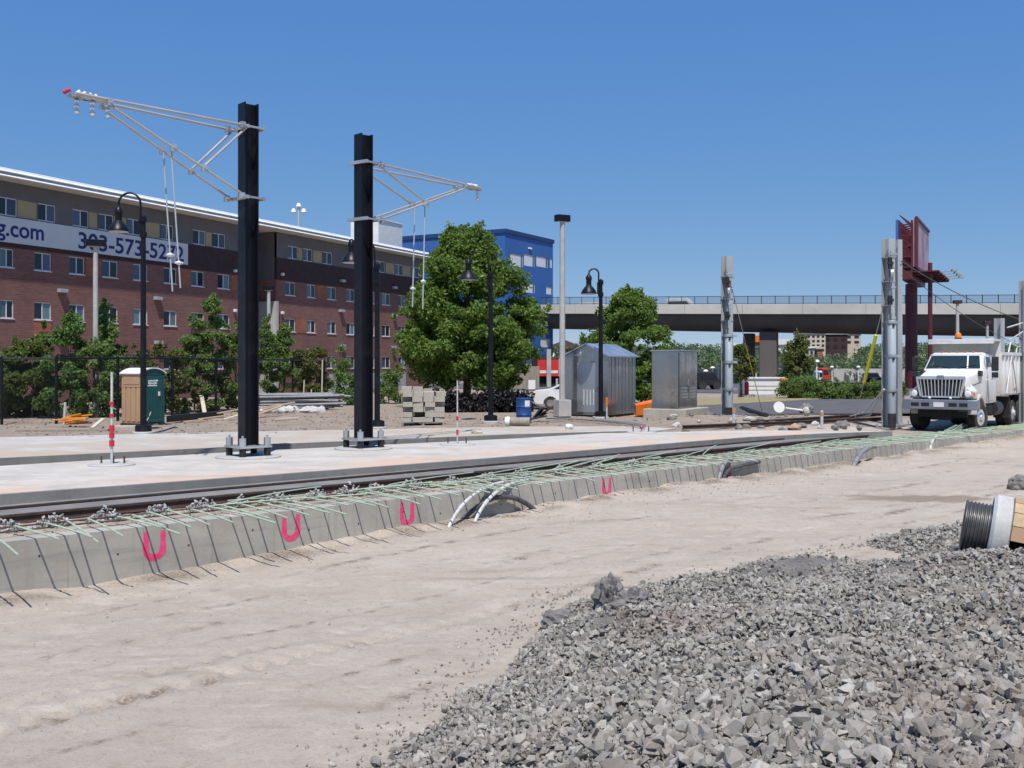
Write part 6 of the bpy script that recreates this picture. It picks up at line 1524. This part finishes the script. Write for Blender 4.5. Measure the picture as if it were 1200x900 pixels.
def trim(b):
    a = o1 + nb * .14
    for z in (zb0 - .05, zb1): b.beam(a + Vector((0, 0, z)), a + u * 11.4 + Vector((0, 0, z)), .2, .25)
    b.beam(a + Vector((0, 0, zb0)), a + Vector((0, 0, zb1)), .2, .3)
P('panel_frame', MT['maroon'], trim, bb)
def truss(b):
    for j in range(8):
        a = o1 + u * (j * 1.55 + .1)
        for off in (-.25, -1.35): b.beam(a + nb * off + Vector((0, 0, zb0 - .5)), a + nb * off + Vector((0, 0, zb1 - .2)), .14, .14)
        for i in range(5):
            z = zb0 + i * 1.0; b.beam(a + nb * -.25 + Vector((0, 0, z)), a + nb * -1.35 + Vector((0, 0, z + .9)), .10, .10); b.beam(a + nb * -.25 + Vector((0, 0, z)), a + nb * -1.35 + Vector((0, 0, z)), .12, .12)
P('truss', MT['maroon'], truss, bb)
def walk(b):
    a = o1 + nb * 1.0; b.beam(a + Vector((0, 0, zb0 - .45)), a + u * 11.5 + Vector((0, 0, zb0 - .45)), 2.2, .12); b.beam(o1 + nb * -.7 + Vector((0, 0, zb0 - .75)), o1 + u * 11.4 + nb * -.7 + Vector((0, 0, zb0 - .75)), 1.0, .8)
    for j in range(5): q = o1 + u * (1 + j * 2.4); b.beam(q + nb * -1.3 + Vector((0, 0, zb0 - .62)), q + nb * 2.1 + Vector((0, 0, zb0 - .62)), .2, .25)
P('walkway', MT['maroon'], walk, bb)
for j in range(4):
    q = o1 + u * (1.5 + j * 2.8) + Vector((0, 0, zb0 - .5)); P('flood_arm', MT['galv'], lambda b: (b.beam(q + nb * 2.0, q + nb * 3.2 + Vector((0, 0, .1)), .08, .08), b.box(q + nb * 3.3 + Vector((0, 0, .15)), (.5, .35, .2))), bb)
p = pd(1090, 428, 96); b = MB(); b.lathe([(.22, 0), (.20, HC + (HZ - 308) * 96 / 1200)], 10, (p.x, p.y, 0)); tag(b.build('slim_pole', MT['maroon']), 'slim maroon pole right of the billboard column', 'pole')

# ================================================================= things between the site and the viaduct
a, q = pd(876, 428, 76), pd(918, 428, 76); t = empty('site_trailer', (a.x, a.y, 0), 0, 'low white site container left of the long hedge under the viaduct', 'container'); w0 = q.x - a.x
P('body', MT['whitesteel'], lambda b: b.bx(0, w0, 0, 2.2, .12, 1.30), t, bevel=.02)
for z in (.45, .75): P('groove', MT['taupe'], lambda b: b.bx(.02, w0 - .02, -.02, -.001, z, z + .025), t)
P('lid', MT['whitesteel'], lambda b: b.bx(-.1, w0 + .1, -.1, 2.3, 1.302, 1.40), t); P('skid', MT['dark'], lambda b: b.bx(.1, w0 - .1, .1, 2.1, 0, .119), t)
b = MB(); p = pd(921, 428, 75.5); b.bx(p.x - .3, p.x + .25, p.y, p.y + .5, .75, 1.35); b.bx(p.x - .06, p.x + .04, p.y + .2, p.y + .3, 0, .749); tag(b.build('signal_box', MT['amber']), 'small yellow box on a post at the end of the white container', 'box')
for k, (px, lab) in enumerate(((868, 'white bollard under the small tree'), (875, 'reddish bollard beside the white container'))):
    p = pd(px, 428, 74); b = MB(); b.lathe([(.16, 0), (.16, 1.0), (.1, 1.1)], 12, (p.x, p.y, 0)); tag(b.build('bollard', MT['white' if k == 0 else 'signred'], smooth=True), lab, 'bollard')
LS = 'car park lamps with white heads beyond the site'
for k, (px, top, d, lab) in enumerate(((957, 425, 92, 'white car park lamp standing in the hedge, nearest and brightest'), (975, 431, 140, 'car park lamp behind the red van'), (1006, 431, 140, 'car park lamp left of the yellow guy guard'), (916, 431, 130, 'car park lamp at the right edge of the wide pier'), (835, 432, 120, 'car park lamp left of the lone grey mast'), (842, 432, 128, 'car park lamp touching the lone grey mast'), (827, 436, 110, 'lower car park lamp by the steel cabinet'), (886, 432, 150, 'car park lamp between the two piers'))):
    p = pd(px, 428, d); zt = HC + (HZ - top) * d / 1200; t = empty('parking_light', (p.x, p.y, 0), 0, lab, 'light pole', LS)
    P('pole', MT['white'], lambda b: b.lathe([(.09, 0), (.07, zt)], 8), t); P('lamp_head', MT['whitesteel'], lambda b: b.lathe([(.1, zt), (.28, zt + .08), (.2, zt + .22), (.05, zt + .28)], 14), t, smooth=True)
def van(px0, px1, d, h, m, label, cat='van'):
    a, q = pd(px0, 428, d), pd(px1, 428, d); w = q.x - a.x; t = empty('parked_van', (a.x, a.y, 0), 0, label, cat)
    P('body', MT[m], lambda b: b.extr([(0, .4), (0, h * .95), (.2, h), (w * .72, h), (w * .86, h * .62), (w, h * .55), (w, .4)], 'y', 0, 1.9), t, bevel=.06)
    P('side_window', MT['darkglass'], lambda b: b.extr([(w * .08, h * .58), (w * .08, h * .88), (w * .68, h * .88), (w * .80, h * .60)], 'y', -.015, -.001), t)
    for x in (w * .2, w * .8): P('wheel', MT['rubber'], lambda b: b.lathe([(.1, -.02), (.36, -.02), (.36, 1.92), (.1, 1.92)], 14, (x, 1.9, .36), Matrix.Rotation(R(90), 3, 'X')), t)
van(964, 973, 118, 2.0, 'signred', 'red van parked beyond the hedge by the white lamp'); van(818, 846, 96, 1.7, 'dark', 'dark parked vehicle behind the lone grey mast', 'car'); van(1016, 1034, 130, 1.35, 'mastgrey', 'grey parked car beyond the hedge at the yellow guy guard', 'car'); van(960, 965, 112, 1.7, 'white', 'white car parked beside the red van', 'car')
b = MB(); a, q = pd(815, 428, 130), pd(872, 428, 130); b.beam((a.x, a.y, .5), (q.x, q.y, .5), .2, 2.6); tag(b.build('sound_wall', MT['concrete']), 'pale long wall far behind the lone grey mast', 'wall')
b = MB(); a, q = pd(976, 428, 150), pd(1060, 428, 150); b.beam((a.x, a.y, .4), (q.x, q.y, .4), .2, 2.8); tag(b.build('sound_wall', MT['concrete']), 'pale long wall beyond the hedge and parked cars', 'wall')
def house(px0, px1, y0, y1, d, m, label, roofm=None, rows=0, cols=0, rf=0.0):
    a, q = pd(px0, 428, d), pd(px1, 428, d); w = q.x - a.x; z1 = HC + (HZ - y0) * d / 1200; z0 = HC + (HZ - y1) * d / 1200
    t = empty('far_building', (a.x, a.y, 0), R(-12), label, 'building'); base = gz(a.x, a.y) - 1
    P('wall', MT[m], lambda b: b.bx(0, w, 0, 14, base, z1), t); P('roof', MT[roofm or 'concrete'], lambda b: b.bx(-.4, w + .4, -.4, 14.4, z1 + .001, z1 + .5 + rf), t)
    for r in range(rows):
        for c in range(cols):
            x = w * (c + .2) / cols; z = z1 - (r + .85) * (z1 - z0) / rows; P('window', MT['dark' if (r + c) % 3 else 'darkglass'], lambda b: b.bx(x, x + w * .55 / cols, -.12, -.002, z, z + (z1 - z0) * .42 / rows), t)
house(934, 966, 391, 412, 340, 'palewood', 'pale tan apartment house with balcony rows far behind the viaduct', 'concrete', 4, 6)
house(966, 992, 392, 409, 350, 'band', 'tan and dark apartment wing right of the balcony house', 'concrete', 2, 3)
house(990, 1008, 391, 403, 360, 'palewood', 'cream apartment end above the far trees', 'concrete', 2, 2)
house(944, 958, 408, 424, 300, 'concrete', 'small pale house below the tan apartment house', 'white', 2, 3)
house(958, 964, 409, 424, 296, 'orangebrick', 'narrow orange brick wing of the small pale house')
house(911, 926, 404, 420, 240, 'white', 'white low building just right of the wide pier', 'whitesteel', 0, 0, .8)
house(884, 892, 401, 420, 230, 'greyclad', 'grey building with orange roof between the piers', 'orange', 0, 0, 1.0)
house(860, 872, 405, 416, 230, 'band', 'dark building with white frame right of the lone mast', 'white', 0, 0)
house(802, 820, 407, 416, 330, 'orangebrick', 'far house with reddish roof above the steel cabinet', 'white', 0, 0)
house(822, 850, 421, 428, 240, 'orangebrick', 'low reddish house left of the lone grey mast', 'palewood', 0, 0)

# ================================================================= trees and shrubs
def leaves(name, centers, radii, n, size, m, seed, parent=None, up=.35, shell=.0):
    r = np.random.default_rng(seed); C_ = np.array(centers, float); Rd = np.array(radii, float)
    w = Rd[:, 0] * Rd[:, 1] * Rd[:, 2]; w = w ** .8; k = r.choice(len(C_), n, p=w / w.sum())
    u = r.normal(size=(n, 3)); u /= np.linalg.norm(u, axis=1)[:, None]; rad = r.uniform(shell, 1.12, (n, 1)) ** .62
    Pp = C_[k] + u * rad * Rd[k]
    nr = u * .38 + r.normal(size=(n, 3)) * .65 + np.array([0, 0, up]); nr /= np.linalg.norm(nr, axis=1)[:, None]
    t1 = np.cross(nr, r.normal(size=(n, 3))); t1 /= np.linalg.norm(t1, axis=1)[:, None]; t2 = np.cross(nr, t1)
    s = size * r.uniform(.6, 1.35, (n, 1)); a = s * .62
    V = np.stack([Pp - t1 * s - nr * s * .18, Pp - t2 * a + nr * s * .08, Pp + t1 * s - nr * s * .18, Pp + t2 * a + nr * s * .08], 1).reshape(-1, 3)
    return np_mesh(name, V, np.arange(4 * n).reshape(n, 4), m, parent)
def clumps(h0, h1, rx, ry, n, cr, seed, prof):
    """clump centres for a crown between heights h0..h1; prof(t) is the width at height fraction t"""
    r = np.random.default_rng(seed); c = []; q = []
    ph = r.uniform(0, 6.283, 6)
    for i in range(n):
        t = r.uniform(0, 1); a = r.uniform(0, 6.283)
        wob = 1 + (.07 * math.sin(3 * a + ph[0] + 5 * t) + .06 * math.sin(7 * t + 2 * a + ph[1])) * (1 if rx > 2 else 1.8) + .06 * math.sin(5 * a - 11 * t + ph[2])
        k = prof(t) * (r.uniform(.2, 1) ** .5) * wob
        c.append((math.cos(a) * k * rx, math.sin(a) * k * ry, h0 + (h1 - h0) * t)); f = r.uniform(.5, 1.45); q.append((cr * f, cr * f, cr * f * r.uniform(.6, .9)))
        if r.uniform() < .30:      # a spray that pokes out of the outline
            k2 = prof(t) * wob * r.uniform(.98, 1.16); f = r.uniform(.25, .5)
            c.append((math.cos(a) * k2 * rx, math.sin(a) * k2 * ry, h0 + (h1 - h0) * t + cr * r.uniform(0, .7))); q.append((cr * f, cr * f, cr * f * 1.2))
    for j in range(max(2, n // 25)):
        a = r.uniform(0, 6.283); k = r.uniform(0, .35); c.append((math.cos(a) * k * rx, math.sin(a) * k * ry, h1 + cr * r.uniform(-.2, .75))); q.append((cr * .4, cr * .4, cr * .6))
    return c, q
def tree(name, loc, h0, h1, rx, n_cl, cr, n_leaf, size, m, seed, label, cat='tree', prof=None, tr=.16, group=None, trunk_h=None, ry=None):
    t = empty(name, loc, 0, label, cat, group)
    prof = prof or (lambda t: math.sin(math.pi * min(1, (t * .80 + .20))) ** .75)
    c, q = clumps(h0, h1, rx, ry or rx * .9, n_cl, cr, seed, prof)
    leaves('crown', c, q, n_leaf, size, m, seed + 1, t)
    r = random.Random(seed); b = MB(); top = h0 + (h1 - h0) * .72
    if tr:
        b.tube([(0, 0, -.15), (r.uniform(-.05, .05), 0, h0 * .6), (r.uniform(-.1, .1), r.uniform(-.1, .1), h0 + (h1 - h0) * .3), (r.uniform(-.2, .2), 0, top)], [tr * 1.25, tr, tr * .7, tr * .2], 8)
        for i in range(0, len(c), max(1, len(c) // 9)):
            z0 = h0 * .85 + (c[i][2] - h0) * .35; b.tube([(0, 0, z0), (c[i][0] * .5, c[i][1] * .5, (z0 + c[i][2]) / 2), c[i]], [tr * .45, tr * .3, tr * .1], 6)
        b.build('trunk', MT['bark'], t, smooth=True)
    return t
p = pd(548, 428, 56); tree('leafy_tree', (p.x, p.y, 0), 1.25, 9.35, 3.8, 330, .62, 84000, .112, MT['leafA'], 100, 'big dense leafy tree behind the third lamp before the blue building', prof=lambda t: (.70 + .30 * min(1, t / .25)) * max(.12, (1 - max(0, t - .42) / .60)) ** .62, tr=.22)
p = pd(592, 428, 56.5); b = MB(); b.tube([(p.x - .05, p.y, -.1), (p.x - .3, p.y, 1.2), (p.x - .9, p.y, 2.6)], [.2, .16, .1], 8)
tag(b.build('tree_trunk', MT['bark'], smooth=True), 'second dark trunk under the big leafy crown, left of the blue drum', 'trunk')
p = pd(737, 428, 60); tree('leafy_tree', (p.x, p.y, 0), .5, 6.5, 2.75, 180, .47, 34000, .10, MT['leafA'], 130, 'smaller leafy tree between the metal hut and the steel cabinet', tr=.15)
p = pd(690, 428, 62); tree('shrub', (p.x, p.y, 0), .3, 3.9, .75, 12, .4, 1400, .14, MT['leafF'], 140, 'narrow bush behind the hut gable', 'shrub', tr=.05)
for k, (px, w) in enumerate(((520, 1.5), (548, 1.6), (580, 1.5), (604, 1.0))):
    p = pd(px, 428, 51.5); tree('shade_shrub', (p.x, p.y, 0), .05, .66, w, 26, .42, 3600, .10, MT['leafK'], 150 + k, 'dark low shrub with tree shade painted in, under the big leafy tree', 'shrub', prof=lambda t: 1 - .45 * t, tr=.03, group='shrubs painted with tree shade under the big tree', ry=.9)
SH = [  # px, d, h0, h1, rx, material, label, slim
 (8, 45.5, .4, 3.1, 1.5, 'leafC', 'dark olive shrub at the left edge behind the fence', 0), (38, 45.5, .5, 3.4, 1.6, 'leafC', 'dark shrub left of the second fence post with bare lower stems', 0),
 (83, 45.0, .1, 4.5, 1.25, 'leafG', 'bright green shrub behind the fence left of the toilet, taller than its neighbours', 1), (52, 47, .1, 4.2, .35, 'leafC', 'thin dark sapling before the orange brick panel', 1),
 (112, 45.5, .1, 3.2, 1.3, 'leafB', 'rounded green shrub behind the fence beside the toilet', 0), (122, 47.5, .2, 5.1, .95, 'leafB', 'upright shrub topping the fence between light pole and toilet', 1),
 (150, 48, .2, 3.1, 1.5, 'leafO', 'yellowish shrub behind the toilet roof', 0), (190, 48.5, .2, 3.2, 1.4, 'leafO', 'yellowish shrub right of the toilet', 0),
 (228, 51, .2, 4.6, 1.3, 'leafB', 'left half of the tall green clump beside the taller black mast', 1), (252, 51.5, .2, 5.7, 1.75, 'leafB', 'tallest green shrub, left of the taller black mast', 1),
 (276, 52, .2, 4.0, 1.2, 'leafB', 'green shrub just behind the taller black mast', 0), (312, 57, .2, 4.8, 1.05, 'leafB', 'green shrub right of the taller black mast', 1), (334, 58.5, .1, 4.4, 1.1, 'leafB', 'leafy shrub before the concrete fin of the brick block', 1),
 (356, 61.5, .1, 3.0, 1.3, 'leafO', 'brownish shrub at the end corner of the fence', 0), (372, 66.5, .1, 3.2, .9, 'leafO', 'olive shrub at the last fence post', 0),
 (12, 47, 0, .9, 1.2, 'leafG', 'low bright weeds at the left edge of the fence', 0)]
for k, (px, d, h0, h1, rx, m, lab, slim) in enumerate(SH):
    p = pd(px, 428, d); prof = (lambda t: (1 - t) ** .55 * .95 + .08) if slim else (lambda t: math.sqrt(max(0, 1 - (t * 1.0 - .35) ** 2 * 1.6)))
    tree('shrub', (p.x, p.y, gz(p.x, p.y)), h0, h1, rx * .86, int(14 + rx * 21), .29, int(3000 + 3600 * rx), .078, MT[m], 200 + 7 * k, lab, 'shrub', prof, tr=.05)
p = pd(406, 428, 60); tree('shrub', (p.x, p.y, 0), 0, 1.65, .9, 22, .34, 3200, .07, MT['leafG'], 330, 'feathery bright green shrub left of the shorter black mast', 'shrub', lambda t: 1 - .5 * t, tr=.03)
p = pd(456, 428, 62); tree('shrub', (p.x, p.y, 0), 0, 1.75, .85, 22, .34, 3000, .07, MT['leafB'], 340, 'feathery green shrub between the second lamp and the block stack', 'shrub', lambda t: 1 - .5 * t, tr=.03)
p = pd(397, 428, 76); tree('sapling', (p.x, p.y, 0), 1.6, 3.9, .55, 10, .38, 700, .10, MT['leafB'], 350, 'young sapling before the low grey wall', 'tree', tr=.05)
p = pd(460, 428, 78); tree('sapling', (p.x, p.y, 0), 1.2, 3.4, .6, 10, .38, 700, .10, MT['leafC'], 355, 'young dark sapling right of the second lamp', 'tree', tr=.05)
p = pd(868, 428, 73); tree('small_tree', (p.x, p.y, 0), 1.0, 3.5, .75, 22, .36, 2600, .11, MT['leafO'], 360, 'small yellow green tree right of the lone grey mast', 'tree', tr=.07)
p = pd(935, 428, 84); tree('small_tree', (p.x, p.y, 0), .8, 4.7, 1.5, 34, .5, 4200, .13, MT['leafO'], 370, 'olive tree behind the left end of the hedge', 'tree', lambda t: (1 - t) ** .6 + .1, tr=.1)
for k, px in enumerate((924, 938, 952, 966, 980, 994, 1008, 1022, 1036, 1050)):
    p = pd(px, 428, 70 + (k % 2) * .8); tree('hedge_shrub', (p.x, p.y, 0), .05, 1.18 - .02 * k + (.15 if k in (1, 2) else 0), .75, 20, .34, 2600, .075, MT['leafB' if k % 3 else 'leafC'], 400 + 5 * k, 'green shrub in the trimmed hedge row beyond the asphalt', 'shrub', lambda t: 1 - .35 * t, tr=.03, group='hedge shrubs beyond the asphalt', ry=.7)
# far wood under the viaduct
r = np.random.default_rng(77); cs = []; rs = []
for i in range(900):
    y = r.uniform(150, 440); x = y * r.uniform(-.06, .62); px = 600 + 1200 * x / y; g0 = gz(x, y)
    lim = np.interp(px, [640, 780, 800, 860, 930, 935, 1008, 1012, 1060, 1400], [395, 395, 390, 395, 398, 411, 408, 393, 391, 390])
    topz = HC + (HZ - (lim + abs(r.normal(0, 7)))) * y / 1200; h = topz - g0
    if h < 2.0: continue
    h = min(h, 13)
    w = min(3.4, .25 * h + r.uniform(.6, 1.6)); n_ = 3 if h > 5 else 2
    for j in range(n_): cs.append((x + r.uniform(-1, 1), y + r.uniform(-1, 1), g0 + h * (.3 + .5 * j / max(1, n_ - 1)) - w * .3)); f = w * (1.1 - .3 * j); rs.append((f, f, f * .8))
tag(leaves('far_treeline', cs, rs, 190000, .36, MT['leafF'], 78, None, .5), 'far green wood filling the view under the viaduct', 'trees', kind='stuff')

# ================================================================= camera, sun, sky
cam = bpy.data.cameras.new('camera'); co = bpy.data.objects.new('camera', cam); COL.objects.link(co)
co.location = (0, 0, HC); co.rotation_euler = (R(90), 0, 0); cam.lens = 36; cam.sensor_width = 36; cam.sensor_fit = 'HORIZONTAL'; cam.shift_y = -22 / 1200; cam.clip_start = .1; cam.clip_end = 3000
SC.camera = co
EL = R(63); 
su = bpy.data.lights.new('sun', 'SUN'); so = bpy.data.objects.new('sun', su); COL.objects.link(so)
su.energy = 4.0; su.angle = R(.53); su.color = (1.0, .955, .89); so.rotation_euler = (R(27), 0, R(2)); so.location = (0, -20, 40)
w = bpy.data.worlds.new('World'); SC.world = w; w.use_nodes = True; nt = w.node_tree
sky = nt.nodes.new('ShaderNodeTexSky'); sky.sky_type = 'NISHITA'; sky.sun_disc = False; sky.sun_elevation = EL; sky.sun_rotation = R(180); sky.altitude = 3000; sky.air_density = .7; sky.dust_density = 0; sky.ozone_density = 3.0
bg = nt.nodes['Background']; bg.inputs['Strength'].default_value = .15
spx = nt.nodes.new('ShaderNodeSeparateColor'); cmb = nt.nodes.new('ShaderNodeCombineColor'); nt.links.new(sky.outputs[0], spx.inputs[0])
for i, (g_, a_) in enumerate(((.76, .64), (.465, 1.17), (.14, 2.76))):     # the deep, even blue of the photograph's sky
    pw = nt.nodes.new('ShaderNodeMath'); pw.operation = 'POWER'; pw.inputs[1].default_value = g_; nt.links.new(spx.outputs[i], pw.inputs[0])
    ml = nt.nodes.new('ShaderNodeMath'); ml.operation = 'MULTIPLY'; ml.inputs[1].default_value = a_; nt.links.new(pw.outputs[0], ml.inputs[0]); nt.links.new(ml.outputs[0], cmb.inputs[i])
nt.links.new(cmb.outputs[0], bg.inputs['Color'])
SC.render.engine = 'CYCLES'; SC.cycles.use_denoising = True; SC.cycles.max_bounces = 6; SC.cycles.transparent_max_bounces = 12; SC.cycles.caustics_reflective = False; SC.cycles.caustics_refractive = False
SC.view_settings.view_transform = 'Standard'; SC.view_settings.look = 'None'; SC.view_settings.exposure = 0.32; SC.view_settings.gamma = 1.0
SC.render.resolution_x = 1024; SC.render.resolution_y = 768
